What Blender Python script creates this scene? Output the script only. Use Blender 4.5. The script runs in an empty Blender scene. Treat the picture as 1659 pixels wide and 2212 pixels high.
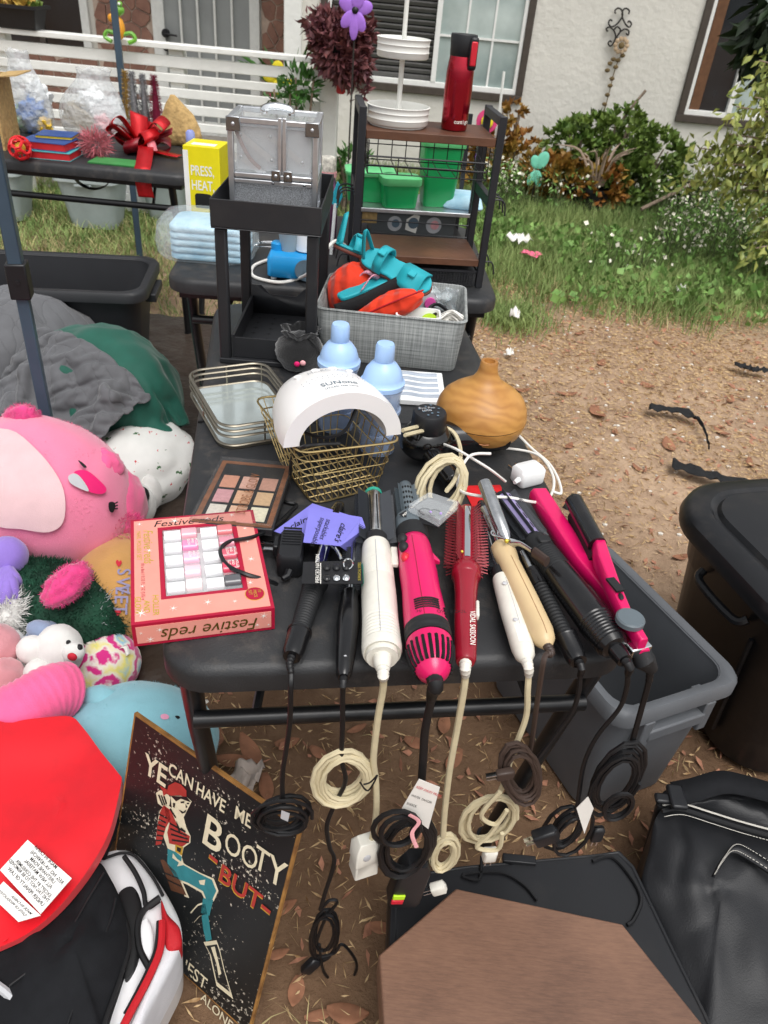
import bpy, bmesh, math, random
import numpy as np
from math import sin, cos, pi, radians, sqrt, atan2
from mathutils import Vector as V, Matrix, noise
random.seed(7); rng = np.random.default_rng(7)
SC = bpy.context.scene; COL = SC.collection
# ---------------------------------------------------------------- camera, sky, sun, exposure
CH, PITCH, ROLL, FPX = 1.4363, .6151, .096, 1660.0     # camera height (m), tilt, roll, focal length in 1659-px frame units
_f = V((0, cos(PITCH), -sin(PITCH))); _r0 = V((1, 0, 0)); _u0 = _r0.cross(_f)
CR = cos(ROLL)*_r0 + sin(ROLL)*_u0; CU = -sin(ROLL)*_r0 + cos(ROLL)*_u0; CF = _f; CP = V((0, 0, CH))
cam = bpy.data.objects.new('camera', bpy.data.cameras.new('camera')); COL.objects.link(cam)
cam.matrix_world = Matrix(((CR.x, CU.x, -CF.x, 0), (CR.y, CU.y, -CF.y, 0), (CR.z, CU.z, -CF.z, CH), (0, 0, 0, 1)))
cam.data.sensor_fit = 'HORIZONTAL'; cam.data.sensor_width = 36; cam.data.lens = 36*FPX/1659
cam.data.clip_start = .02; cam.data.clip_end = 500
cam.data.dof.use_dof = True; cam.data.dof.focus_distance = 1.22; cam.data.dof.aperture_fstop = cam.data.lens/1000/.0026
SC.camera = cam
W = bpy.data.worlds.new('World'); SC.world = W; W.use_nodes = True
wn = W.node_tree.nodes; wl = W.node_tree.links
SUN_EL, SUN_AZ = radians(66), radians(155)      # soft overcast sun behind the camera, a little to its left
sky = wn.new('ShaderNodeTexSky'); sky.sky_type = 'NISHITA'; sky.sun_disc = False
sky.sun_elevation = SUN_EL; sky.sun_rotation = SUN_AZ; sky.air_density = 1.0; sky.dust_density = 4.0; sky.ozone_density = 1.0
hs = wn.new('ShaderNodeHueSaturation'); hs.inputs['Saturation'].default_value = .12   # overcast: the same sky, greyed by cloud
wl.new(sky.outputs[0], hs.inputs['Color']); wl.new(hs.outputs[0], wn['Background'].inputs['Color'])
wn['Background'].inputs['Strength'].default_value = .15
sl = bpy.data.lights.new('sun', 'SUN'); sl.energy = 1.0; sl.angle = radians(40); sl.color = (1, .965, .92)
so = bpy.data.objects.new('sun', sl); COL.objects.link(so)
so.rotation_euler = (pi/2-SUN_EL, 0, pi-SUN_AZ)
SC.view_settings.view_transform = 'Standard'; SC.view_settings.look = 'None'; SC.view_settings.gamma = 1
SC.view_settings.exposure = .42
# ---------------------------------------------------------------- helpers
def ray(x, y): return CF + CR*((x-829.5)/FPX) - CU*((y-1106)/FPX)
def at(x, y, z): d = ray(x, y); return CP + d*((z-CH)/d.z)          # the point at height z seen at frame unit (x, y)
def aty(x, y, Y): d = ray(x, y); return CP + d*(Y/d.y)              # the point at distance Y
def onv(x, y, P, ang):                                              # the point on a vertical plane through P
    n = V((-sin(ang), cos(ang), 0)); d = ray(x, y); return CP + d*((P-CP).dot(n)/d.dot(n))
def dep(P): return (P-CP).dot(CF)
def lin(h):
    h = h.lstrip('#'); c = [int(h[i:i+2], 16)/255 for i in (0, 2, 4)]
    return tuple(x/12.92 if x <= .04045 else ((x+.055)/1.055)**2.4 for x in c)
MATS = {}
def mat(name, col, rough=.5, metal=0, var=.12, vs=25, bump=0, bs=200, trans=0, alpha=1, coat=0, sheen=0, ior=1.45, sp=.5, col2=None, dirt=0):
    if name in MATS: return MATS[name]
    m = bpy.data.materials.new(name); MATS[name] = m; m.use_nodes = True
    nt = m.node_tree; N = nt.nodes; L = nt.links; b = N['Principled BSDF']
    c = lin(col) if isinstance(col, str) else col
    b.inputs['Roughness'].default_value = rough; b.inputs['Metallic'].default_value = metal
    b.inputs['Transmission Weight'].default_value = trans; b.inputs['Alpha'].default_value = alpha
    b.inputs['Coat Weight'].default_value = coat; b.inputs['Sheen Weight'].default_value = sheen
    b.inputs['IOR'].default_value = ior; b.inputs['Specular IOR Level'].default_value = sp
    tc = N.new('ShaderNodeTexCoord')
    if var or col2:
        n = N.new('ShaderNodeTexNoise'); n.inputs['Scale'].default_value = vs; n.inputs['Detail'].default_value = 5
        L.new(tc.outputs['Object'], n.inputs['Vector'])
        r = N.new('ShaderNodeValToRGB'); r.color_ramp.elements[0].position = .3; r.color_ramp.elements[1].position = .7
        c2 = (lin(col2) if isinstance(col2, str) else col2) if col2 else tuple(min(1, x*(1+var)) for x in c)
        c1 = c if col2 else tuple(x*(1-var) for x in c)
        r.color_ramp.elements[0].color = (*c1, 1); r.color_ramp.elements[1].color = (*c2, 1)
        L.new(n.outputs['Fac'], r.inputs['Fac']); out = r.outputs['Color']
        if dirt:
            n2 = N.new('ShaderNodeTexNoise'); n2.inputs['Scale'].default_value = vs*.35; n2.inputs['Detail'].default_value = 8; n2.inputs['Roughness'].default_value = .75
            L.new(tc.outputs['Object'], n2.inputs['Vector'])
            r2 = N.new('ShaderNodeMapRange'); r2.inputs['From Min'].default_value = .52; r2.inputs['From Max'].default_value = .75; r2.inputs['To Max'].default_value = dirt
            L.new(n2.outputs['Fac'], r2.inputs['Value'])
            mx = N.new('ShaderNodeMixRGB'); mx.inputs['Color2'].default_value = (.23, .19, .15, 1)
            L.new(r2.outputs[0], mx.inputs['Fac']); L.new(out, mx.inputs['Color1']); out = mx.outputs[0]
            mr = N.new('ShaderNodeMath'); mr.operation = 'MULTIPLY_ADD'; mr.inputs[1].default_value = .5; mr.inputs[2].default_value = rough
            L.new(r2.outputs[0], mr.inputs[0]); L.new(mr.outputs[0], b.inputs['Roughness'])
        L.new(out, b.inputs['Base Color'])
    else: b.inputs['Base Color'].default_value = (*c, 1)
    if bump:
        n = N.new('ShaderNodeTexNoise'); n.inputs['Scale'].default_value = bs; n.inputs['Detail'].default_value = 4
        L.new(tc.outputs['Object'], n.inputs['Vector'])
        bp = N.new('ShaderNodeBump'); bp.inputs['Strength'].default_value = bump; bp.inputs['Distance'].default_value = min(.05, .6/bs)
        L.new(n.outputs['Fac'], bp.inputs['Height']); L.new(bp.outputs[0], b.inputs['Normal'])
    return m
def cr(pts, k=8, closed=False):                                     # Catmull-Rom through points
    P = [V(p) for p in pts]; n = len(P); out = []
    for i in range(n if closed else n-1):
        if closed: a, b, c, d = P[i-1], P[i], P[(i+1) % n], P[(i+2) % n]
        else: a, b, c, d = P[max(i-1, 0)], P[i], P[i+1], P[min(i+2, n-1)]
        for j in range(k):
            t = j/k; out.append(.5*((2*b)+(c-a)*t+(2*a-5*b+4*c-d)*t*t+(3*b-3*c+d-a)*t**3))
    if not closed: out.append(P[-1])
    return out
class B:                                                            # collects geometry for one mesh object
    def __init__(s): s.v = []; s.f = []
    def add(s, vs, fs, M=None):
        o = len(s.v); s.v += [(M @ V(p)) if M is not None else V(p) for p in vs]; s.f += [tuple(i+o for i in f) for f in fs]; return s
    def bx(s, x0, x1, y0, y1, z0, z1, M=None):
        return s.add([(x0,y0,z0),(x1,y0,z0),(x1,y1,z0),(x0,y1,z0),(x0,y0,z1),(x1,y0,z1),(x1,y1,z1),(x0,y1,z1)],
            [(3,2,1,0),(4,5,6,7),(0,1,5,4),(1,2,6,5),(2,3,7,6),(3,0,4,7)], M)
    def box(s, c, d, M=None): return s.bx(c[0]-d[0]/2, c[0]+d[0]/2, c[1]-d[1]/2, c[1]+d[1]/2, c[2]-d[2]/2, c[2]+d[2]/2, M)
    def loft(s, rings, cap=True, closed=False, M=None):
        n = len(rings[0]); vs = [p for r in rings for p in r]; fs = []; m = len(rings)
        for i in range(m if closed else m-1):
            a = i*n; b = ((i+1) % m)*n
            for j in range(n): k = (j+1) % n; fs.append((a+j, a+k, b+k, b+j))
        if cap and not closed: fs.append(tuple(range(n-1, -1, -1))); fs.append(tuple((m-1)*n+i for i in range(n)))
        return s.add(vs, fs, M)
    def tube(s, pts, r, n=6, closed=False, sx=1, cap=True, M=None):
        P = [V(p) for p in pts]; m = len(P); rs = r if isinstance(r, (list, tuple)) else [r]*m
        T = [((P[(i+1) % m]-P[i-1]) if closed else (P[min(i+1, m-1)]-P[max(i-1, 0)])).normalized() for i in range(m)]
        t = T[0]; a = V((0, 0, 1)) if abs(t.z) < .9 else V((1, 0, 0)); x = t.cross(a).normalized(); rings = []
        for i in range(m):
            x = (x - T[i]*x.dot(T[i])); x = x.normalized() if x.length > 1e-6 else T[i].orthogonal().normalized(); y = T[i].cross(x)
            rings.append([P[i]+x*(rs[i]*sx*cos(2*pi*k/n))+y*(rs[i]*sin(2*pi*k/n)) for k in range(n)])
        return s.loft(rings, cap, closed, M)
    def cyl(s, p0, p1, r0, r1=None, n=12, M=None): return s.tube([p0, p1], [r0, r0 if r1 is None else r1], n, M=M)
    def lathe(s, prof, n=24, M=None, sy=1):                         # profile of (radius, z)
        return s.loft([[V((max(r, 1e-5)*cos(2*pi*k/n), max(r, 1e-5)*sy*sin(2*pi*k/n), z)) for k in range(n)] for r, z in prof], True, M=M)
    def ell(s, c, r, n=16, m=10, M=None, fn=None):
        r = r if hasattr(r, "__len__") else (r, r, r); rings = []
        for i in range(m+1):
            a = -pi/2+pi*i/m; rr = max(cos(a), 1e-3)
            ring = [V((rr*cos(2*pi*k/n), rr*sin(2*pi*k/n), sin(a))) for k in range(n)]
            if fn: ring = [p*fn(p) for p in ring]
            rings.append([V((c[0]+p.x*r[0], c[1]+p.y*r[1], c[2]+p.z*r[2])) for p in ring])
        return s.loft(rings, True, M=M)
    def prism(s, pts, z0, z1, M=None):
        n = len(pts); vs = [(p[0], p[1], z0) for p in pts]+[(p[0], p[1], z1) for p in pts]
        return s.add(vs, [tuple(range(n-1, -1, -1)), tuple(range(n, 2*n))]+[(i, (i+1) % n, n+(i+1) % n, n+i) for i in range(n)], M)
    def grid(s, nu, nv, fn, M=None, cu=False):
        vs = [fn(i/(nu-(0 if cu else 1)), j/(nv-1)) for j in range(nv) for i in range(nu)]
        fs = [(j*nu+i, j*nu+(i+1) % nu, (j+1)*nu+(i+1) % nu, (j+1)*nu+i) for j in range(nv-1) for i in range(nu if cu else nu-1)]
        return s.add(vs, fs, M)
    def quad(s, a, b, c, d, M=None): return s.add([a, b, c, d], [(0, 1, 2, 3)], M)
def rr(w, d, r, k=5):                                               # rounded rectangle outline centred on 0
    o = []
    for cx, cy, a0 in ((w/2-r, d/2-r, 0), (-w/2+r, d/2-r, pi/2), (-w/2+r, -d/2+r, pi), (w/2-r, -d/2+r, 1.5*pi)):
        for i in range(k+1): a = a0+i*pi/2/k; o.append((cx+r*cos(a), cy+r*sin(a)))
    return o
def tag(o, label=None, cat=None, group=None, kind=None):
    if label: o['label'] = label
    if cat: o['category'] = cat
    if group: o['group'] = group
    if kind: o['kind'] = kind
    return o
def link(name, me, m, parent=None):
    o = bpy.data.objects.new(name, me); COL.objects.link(o)
    if m is not None and len(me.materials) == 0: me.materials.append(MATS[m] if isinstance(m, str) else m)
    if parent is not None: o.parent = parent
    return o
XF = {}
def O(name, b, m, parent=None, smooth=38, bev=0, seg=2, world=False, solid=0, sub=0, label=None, cat=None, group=None, kind=None):
    vs = b.v
    if world and parent is not None:
        q = parent
        while q.parent is not None: q = q.parent
        Mi = XF[q.name].inverted(); vs = [Mi @ p for p in vs]
    me = bpy.data.meshes.new(name); me.from_pydata([tuple(p) for p in vs], [], b.f)
    if smooth: me.shade_smooth(); me.set_sharp_from_angle(angle=radians(smooth))
    o = link(name, me, m, parent)
    if solid: md = o.modifiers.new('thick', 'SOLIDIFY'); md.thickness = solid; md.offset = 0
    if bev: md = o.modifiers.new('bevel', 'BEVEL'); md.width = bev; md.segments = seg; md.limit_method = 'ANGLE'; md.angle_limit = radians(40)
    if sub: md = o.modifiers.new('sub', 'SUBSURF'); md.levels = sub; md.render_levels = sub
    return tag(o, label, cat, group, kind)
def T(name, label, cat, loc=(0, 0, 0), rz=0, group=None, M=None):   # a thing: an Empty at its base
    o = bpy.data.objects.new(name, None); COL.objects.link(o); o.empty_display_size = .02
    if M is None: o.location = loc; o.rotation_euler = (0, 0, rz); M = Matrix.Translation(V(loc)) @ Matrix.Rotation(rz, 4, 'Z')
    else: o.location = M.to_translation(); o.rotation_euler = M.to_euler()
    XF[o.name] = M; return tag(o, label, cat, group)
def frame(p, x, up=V((0, 0, 1))):                                   # matrix with X along x, Z near up
    x = V(x).normalized(); y = V(up).cross(x).normalized(); z = x.cross(y)
    return Matrix(((x.x, y.x, z.x, p[0]), (x.y, y.y, z.y, p[1]), (x.z, y.z, z.z, p[2]), (0, 0, 0, 1)))
def rot(ax, a, p=(0, 0, 0)): return Matrix.Translation(V(p)) @ Matrix.Rotation(a, 4, ax)
TXT = {}
def txt(s, size, m, parent, p, x=(1, 0, 0), y=(0, 1, 0), al='LEFT', shear=0, sx=1, bold=0, name='lettering', space=1, arc=0):
    key = (s, al, shear, bold, space)
    if key not in TXT:
        c = bpy.data.curves.new('t', 'FONT'); c.body = s; c.align_x = al; c.shear = shear; c.resolution_u = 3; c.offset = bold; c.space_character = space
        o = bpy.data.objects.new('t', c); COL.objects.link(o); bpy.context.view_layer.update() if not TXT else None
        me = bpy.data.meshes.new_from_object(o); TXT[key] = ([V(v.co) for v in me.vertices], [tuple(q.vertices) for q in me.polygons])
        bpy.data.objects.remove(o)
    vs, fs = TXT[key]; x = V(x).normalized()*size*sx; y = V(y).normalized()*size; b = B()
    if arc: vs = [V(((arc-q.y)*sin(q.x/arc), arc-(arc-q.y)*cos(q.x/arc), 0)) for q in vs]
    b.add([V(p)+x*q.x+y*q.y for q in vs], fs); return O(name, b, m, parent, smooth=0)
def leaves(pts, size, tilt=.6, wide=.45, fold=.2, updir=None, jit=.35, seed=1):
    """two-triangle folded leaves at pts; each grows roughly along updir (array or vector)"""
    r = np.random.default_rng(seed); P = np.asarray(pts, float); n = len(P)
    d = r.normal(size=(n, 3))*tilt + (np.asarray(updir, float) if updir is not None else 0); d /= np.linalg.norm(d, axis=1)[:, None]+1e-9
    s = np.cross(d, r.normal(size=(n, 3))); s /= np.linalg.norm(s, axis=1)[:, None]+1e-9
    u = np.cross(s, d); L = size*(1+jit*r.uniform(-1, 1, size=(n, 1)))
    m = P+d*L*.45; w = L*wide*.5
    vs = np.stack([P, m+s*w+u*w*fold*2, P+d*L, m-s*w+u*w*fold*2], 1).reshape(-1, 3)
    i = np.arange(n)*4; fs = np.stack([i, i+1, i+2, i, i+2, i+3], 1).reshape(-1, 3)
    return vs, fs
def fast(name, vs, fs, m, parent=None, smooth=False, **k):
    me = bpy.data.meshes.new(name); vs = np.asarray(vs, np.float32); fs = np.asarray(fs, np.int32); n = fs.shape[1]
    me.vertices.add(len(vs)); me.vertices.foreach_set('co', vs.ravel()); me.loops.add(fs.size); me.loops.foreach_set('vertex_index', fs.ravel())
    me.polygons.add(len(fs)); me.polygons.foreach_set('loop_start', np.arange(0, fs.size, n, dtype=np.int32))
    me.update(calc_edges=True)
    if smooth: me.shade_smooth()
    return tag(link(name, me, m, parent), **k)
def nz(p, s=1., o=0): return noise.noise(V(p)*s+V((o, o*1.7, o*.3)))
# ---------------------------------------------------------------- ground
def ground_mat():
    m = bpy.data.materials.new('dirt'); m.use_nodes = True; nt = m.node_tree; N = nt.nodes; L = nt.links; b = N['Principled BSDF']
    b.inputs['Roughness'].default_value = .95; b.inputs['Specular IOR Level'].default_value = .15
    tc = N.new('ShaderNodeTexCoord')
    def ns(s, d=6, r=.6): n = N.new('ShaderNodeTexNoise'); n.inputs['Scale'].default_value = s; n.inputs['Detail'].default_value = d; n.inputs['Roughness'].default_value = r; L.new(tc.outputs['Object'], n.inputs['Vector']); return n
    a = ns(1.3); c = ns(14, 8, .7); e = ns(90, 4)
    r = N.new('ShaderNodeValToRGB'); cs = [(.25, '#7d6753'), (.48, '#a08770'), (.62, '#b99f85'), (.8, '#ccb69b')]
    r.color_ramp.elements[0].position = cs[0][0]; r.color_ramp.elements[0].color = (*lin(cs[0][1]), 1); r.color_ramp.elements[1].position = cs[3][0]; r.color_ramp.elements[1].color = (*lin(cs[3][1]), 1)
    for p, h in cs[1:3]: q = r.color_ramp.elements.new(p); q.color = (*lin(h), 1)
    mx = N.new('ShaderNodeMixRGB'); mx.inputs['Fac'].default_value = .5; L.new(a.outputs['Fac'], mx.inputs['Color1']); L.new(c.outputs['Fac'], mx.inputs['Color2'])
    L.new(mx.outputs[0], r.inputs['Fac'])
    # soil round the tables is multiplied darker than the straw-covered yard, with a noisy edge
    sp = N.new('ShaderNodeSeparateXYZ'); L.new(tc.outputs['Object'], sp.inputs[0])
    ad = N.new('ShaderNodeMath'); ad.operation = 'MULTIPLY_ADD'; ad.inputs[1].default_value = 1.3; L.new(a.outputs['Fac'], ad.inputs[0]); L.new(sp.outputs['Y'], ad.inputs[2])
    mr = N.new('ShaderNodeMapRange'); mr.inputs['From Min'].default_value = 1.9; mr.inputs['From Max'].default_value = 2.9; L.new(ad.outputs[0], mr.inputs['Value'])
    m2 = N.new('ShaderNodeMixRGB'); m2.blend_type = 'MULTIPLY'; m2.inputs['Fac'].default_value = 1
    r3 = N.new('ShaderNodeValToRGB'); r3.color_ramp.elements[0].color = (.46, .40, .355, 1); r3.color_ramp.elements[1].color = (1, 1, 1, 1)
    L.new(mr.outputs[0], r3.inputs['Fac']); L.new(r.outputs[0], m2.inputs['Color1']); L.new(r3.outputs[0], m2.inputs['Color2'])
    # dead thatch below the lawn
    ml = N.new('ShaderNodeMapRange'); ml.inputs['From Min'].default_value = 4.55; ml.inputs['From Max'].default_value = 5.3; L.new(ad.outputs[0], ml.inputs['Value']); m3 = N.new('ShaderNodeMixRGB'); m3.inputs['Color2'].default_value = (*lin('#5f5f3c'), 1); L.new(ml.outputs[0], m3.inputs['Fac']); L.new(m2.outputs[0], m3.inputs['Color1']); L.new(m3.outputs[0], b.inputs['Base Color'])
    bp = N.new('ShaderNodeBump'); bp.inputs['Strength'].default_value = .9; bp.inputs['Distance'].default_value = .012
    h = N.new('ShaderNodeMath'); h.operation = 'MULTIPLY_ADD'; h.inputs[1].default_value = .35; L.new(e.outputs['Fac'], h.inputs[0]); L.new(c.outputs['Fac'], h.inputs[2])
    L.new(h.outputs[0], bp.inputs['Height']); L.new(bp.outputs[0], b.inputs['Normal']); MATS['dirt'] = m
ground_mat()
def gz(x, y): return .012*nz((x, y, 0), 2.2)+.006*nz((x, y, 3), 7)-.014
b = B()
gx = [-80, -30, -12]+[i*.14 for i in range(-45, 46)]+[12, 30, 80]; gy = [-40, -12, -4]+[i*.14 for i in range(-3, 72)]+[14, 30, 120]
b.grid(len(gx), len(gy), lambda u, v: V((gx[round(u*(len(gx)-1))], gy[round(v*(len(gy)-1))], gz(gx[round(u*(len(gx)-1))], gy[round(v*(len(gy)-1))]))))
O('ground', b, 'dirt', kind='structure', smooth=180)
for n, c, *k in (('straw', '#d6bc90'), ('bark', '#a5745c'), ('pebble', '#d8d2c8'), ('dryleaf', '#96684e'), ('blackfab', '#17181a')): mat(n, c, .85, var=.35, vs=60 if n != 'dryleaf' else 18, col2='#8f6a44' if n == 'straw' else None)
def scatter(n, x0, x1, y0, y1, keep, seed):
    r = np.random.default_rng(seed); P = np.stack([r.uniform(x0, x1, n), r.uniform(y0, y1, n), np.zeros(n)], 1)
    P = np.array([p for p in P if keep(p[0], p[1])]); P[:, 2] = [gz(p[0], p[1]) for p in P]; return P, r
def flakes(name, n, area, keep, L, w, m, seed, label, cat, up=.06, lift=.004):
    P, r = scatter(n, *area, keep, seed); n = len(P); a = r.uniform(0, 2*pi, n); l = L*r.uniform(.4, 1.3, n); ww = w*r.uniform(.6, 1.4, n)
    d = np.stack([np.cos(a), np.sin(a), r.normal(0, up, n)], 1); s = np.stack([-np.sin(a), np.cos(a), r.normal(0, up*3, n)], 1); P[:, 2] += lift
    e1 = d*(l/2)[:, None]; e2 = s*(ww/2)[:, None]; k = r.uniform(-.4, .4, (n, 1))
    vs = np.stack([P-e1-e2*.5, P+e2*-1+e1*k, P+e1, P+e2+e1*k], 1); vs[:, 1:3, 2] += np.abs(r.normal(0, l*.08+.001, n))[:, None]
    i = np.arange(n)*4
    return fast(name, vs.reshape(-1, 3), np.stack([i, i+1, i+2, i+3], 1), m, label=label, cat=cat, kind='stuff')
grassline = lambda x: 4.02+.25*nz((x, 0, 1), 1.7)+.12*nz((x, 4, 1), 6)+(.25 if x < -.4 else 0)
yard = lambda x, y: y < grassline(x)+.4 and not (x < -.45 and y < 3.6)
def inview(x, y):
    v = V((x, y, 0))-CP; z = v.dot(CF); return z > .3 and abs(v.dot(CR)/z) < .56 and abs(v.dot(CU)/z) < .74
yv = lambda x, y: yard(x, y) and inview(x, y)
dry = lambda x, y: yv(x, y) and random.random() < min(1, max(.22, (y-1.6)/.9))*(.35+.9*max(0, .5+nz((x, y, 0), 1.6)))
flakes('straw_litter', 120000, (-.6, 3.2, .3, 4.6), dry, .030, .0028, 'straw', 3, 'dry straw and grass clippings scattered over the bare dirt', 'straw', up=.12, lift=.006)
flakes('bark_litter', 9500, (-.6, 3.2, .3, 4.6), lambda x, y: yv(x, y) and random.random() < .25+max(0, nz((x, y, 7), 1.8))*1.6, .034, .011, 'bark', 5, 'reddish bark chips strewn over the dirt', 'bark', up=.15, lift=.006)
P, r = scatter(1100, -.4, 3.2, .4, 4.2, lambda x, y: yv(x, y) and nz((x, y, 9), 1.3) > .02, 11)
b = B(); [b.ell(p+np.array([0, 0, .002]), (.007*k, .006*k, .004*k), 5, 3) for p, k in zip(P, r.uniform(.5, 1.6, len(P)))]
O('pebbles', b, 'pebble', label='small pale pebbles scattered on the dirt', cat='gravel', kind='stuff')
# larger fallen leaves and chips one can pick out
lb = B(); lb.grid(4, 7, lambda u, v: V(((v-.5)*.1, (u-.5)*.036*sin(pi*min(1, v*.9+.08))**.8, .004+.012*(v-.5)**2*4+.008*abs(u-.5))))
O_leaf = None
lp = [(1292, 890, 1.6), (1130, 838, .9), (1225, 847, 1.3), (1445, 960, 1.3), (540, 1618, 1.3), (500, 1640, 1), (575, 1700, 1), (610, 1960, .8), (820, 2000, .7), (600, 2060, .6), (640, 2140, .7), (690, 2190, .7), (1490, 1275, .8), (1545, 1330, .8), (1470, 1200, .8), (1100, 1240, .7), (1300, 780, 1), (1400, 830, 1), (1500, 760, .9), (1250, 720, 1), (1580, 860, 1), (1620, 1000, 1.2), (1380, 1010, .9), (1330, 930, .7), (960, 1560, .9), (900, 1600, .8), (770, 1570, .7), (1230, 960, .8), (1560, 930, 1.2), (620, 1600, .8), (470, 1590, .8), (750, 2190, 1), (1420, 740, .8), (1180, 900, .8), (690, 1620, .7), (980, 1640, 1)]
for i, (x, y, s) in enumerate(lp):
    p = at(x, y, 0); p.z = gz(p.x, p.y)+.001
    if O_leaf is None: o = O_leaf = O('dry_leaf', lb, 'dryleaf', smooth=180, solid=.0008)
    else: o = O_leaf.copy(); COL.objects.link(o)
    o.location = p; s *= .72; o.scale = (s, s*random.uniform(.8, 1.6), s); o.rotation_euler = (random.uniform(-.15, .15), random.uniform(-.1, .1), random.uniform(0, 6.3))
    tag(o, 'reddish brown dry leaf lying flat on the dirt', 'leaf', 'fallen leaves on the dirt')
# ---------------------------------------------------------------- grass and weeds
mat('grass', '#5a773a', .7, var=.4, vs=4, col2='#98a866'); mat('grassdry', '#b5a878', .8, var=.3, vs=8); mat('clover', '#56803a', .6, var=.3, vs=12, col2='#8aad5c'); mat('wflower', '#ebe6d2', .7, var=.05); mat('dkstem', '#53613a', .8, var=.3)
def blades(name, P, h, w, m, seed, lean=.5, **k):
    r = np.random.default_rng(seed); n = len(P); a = r.uniform(0, 2*pi, n); H = h*r.uniform(.45, 1.35, n); q = r.uniform(0, 2*pi, n)
    s = np.stack([np.cos(a), np.sin(a), 0*a], 1)*(w/2); t = np.stack([np.cos(q)*lean*H*r.uniform(.2, 1.3, n), np.sin(q)*lean*H*r.uniform(.2, 1.3, n), H], 1)
    mid = P+t*np.array([.35, .35, .6]); vs = np.stack([P-s, P+s, mid+s*.8, mid-s*.8, P+t], 1).reshape(-1, 3); i = np.arange(n)*5
    fs = np.concatenate([np.stack([i, i+1, i+2], 1), np.stack([i, i+2, i+3], 1), np.stack([i+3, i+2, i+4], 1)])
    return fast(name, vs, fs, m, **k)
def gk(x, y):
    g = grassline(x); d = y-g
    return inview(x, y) and y < 7.15 and random.random() < min(1, max(0, d/.5+.12))*(.55+.6*max(0, .55+nz((x, y, 2), 1.2)))
P, r = scatter(140000, -3.4, 4.4, 3.6, 7.2, lambda x, y: gk(x, y) and (x > -.45), 21); blades('grass', P, .11, .0045, 'grass', 22, .7, label='green overgrown lawn grass in front of the house', cat='grass', kind='stuff')
P, r = scatter(40000, -4.2, -.3, 3.4, 6.4, lambda x, y: inview(x, y) and y > 3.5 and random.random() < min(1, .35+(y-3.6)*.5), 23); blades('trampled_grass', P, .06, .005, 'grass', 24, 1.1, label='trampled yellowish grass behind the far folding table', cat='grass', kind='stuff')
P, r = scatter(22000, -4.2, 4, 3.4, 6.4, lambda x, y: gk(x, y) or (x < -.3 and inview(x, y)), 25); blades('dry_grass', P, .06, .004, 'grassdry', 26, 1.4, label='dry straw coloured grass blades mixed through the lawn', cat='grass', kind='stuff')
P, r = scatter(1500, -.6, .9, .25, 1.3, lambda x, y: inview(x, y) and nz((x, y, 2), 4) > -.02 and (y < .62 or random.random() < .12), 27); blades('dry_tufts', P, .035, .003, 'grassdry', 28, 1.5, label='sparse dry grass tufts beside the sign and under the table', cat='grass', kind='stuff')
P, r = scatter(6500, .3, 3.4, 3.9, 6.2, lambda x, y: gk(x, y) and nz((x, y, 5), 1.5) > -.05 and y < 5.9, 31); P[:, 2] += r.uniform(.02, .09, len(P))
v_, f_ = leaves(P, .045, 1.0, .9, .15, updir=(0, -.5, .35), seed=32); fast('clover_patch', v_, f_, 'clover', label='broad leaved clover and mallow weeds spreading over the lawn edge', cat='weeds', kind='stuff')
P1, r = scatter(1900, .5, 3.8, 4.7, 7.0, lambda x, y: inview(x, y) and nz((x, y, 8), 1.1) > .0-.12*(y > 5.6), 33)
blades('weed_stems', np.repeat(P1, 3, 0), .30, .006, 'dkstem', 35, .35, label='tall thin weed stems in front of the succulent bed', cat='weeds', kind='stuff')
P2 = np.repeat(P1[:480], 3, 0); P2[:, 2] += rng.uniform(.12, .34, len(P2)); P2[:, :2] += rng.normal(0, .05, (len(P2), 2))
v_, f_ = leaves(P2, .026, 1, .9, .1, seed=36); fast('white_wildflowers', v_, f_, 'wflower', label='small white wildflowers dotted over tall weeds near the house', cat='flowers', kind='stuff')
P3 = np.repeat(P1, 7, 0); P3[:, 2] += rng.uniform(.02, .3, len(P3)); P3[:, :2] += rng.normal(0, .06, (len(P3), 2))
v_, f_ = leaves(P3, .04, 1, .35, .1, seed=37); fast('weed_foliage', v_, f_, 'clover', label='feathery green weed leaves below the white wildflowers', cat='weeds', kind='stuff')
c0 = at(1105, 690, 0); P = np.array([(c0.x+random.gauss(0, .09), c0.y+random.gauss(0, .12), 0) for _ in range(1300)]); blades('grass_tuft', P, .07, .005, 'grass', 39, .8, label='small green grass tuft growing alone beside the table leg', cat='grass', kind='stuff')
# ---------------------------------------------------------------- house
mat('stucco', '#dcd9d0', .9, var=.05, vs=3, bump=.25, bs=22, dirt=.12); mat('trim', '#4a423b', .6, var=.15); mat('vinyl', '#eeeeea', .45, var=.04)
mat('glass', '#7f8f8c', .04, var=.5, vs=2.2, sp=1, col2='#c9d6d2'); mat('glassdk', '#22262a', .06, var=.5, vs=3, sp=1); mat('blind', '#5c5b59', .5, var=.1); mat('stone', '#7d5a4e', .8, var=.25, vs=9, bump=.4, bs=40, col2='#96705f'); mat('mortar', '#b9a596', .9, var=.15)  # glass: grey-to-pale noise painted into its colour stands in for reflected sky
mat('screen', '#8e9190', .6, var=.15, vs=3); mat('doorwhite', '#d9dad6', .5, var=.06); mat('blackmetal', '#1b1c1f', .45, var=.2); mat('whitepaint', '#e9e9e4', .55, var=.05, vs=8, bump=.15, bs=30, dirt=.12); mat('conc', '#9a948b', .9, var=.15); mat('roof', '#55504a', .9, var=.2); mat('curtain', '#6b4a33', .8, var=.2)
HY = 7.2
house = T('house', 'white stucco house with dark trimmed windows and stone clad porch', 'house', (0, HY, 0))
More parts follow.
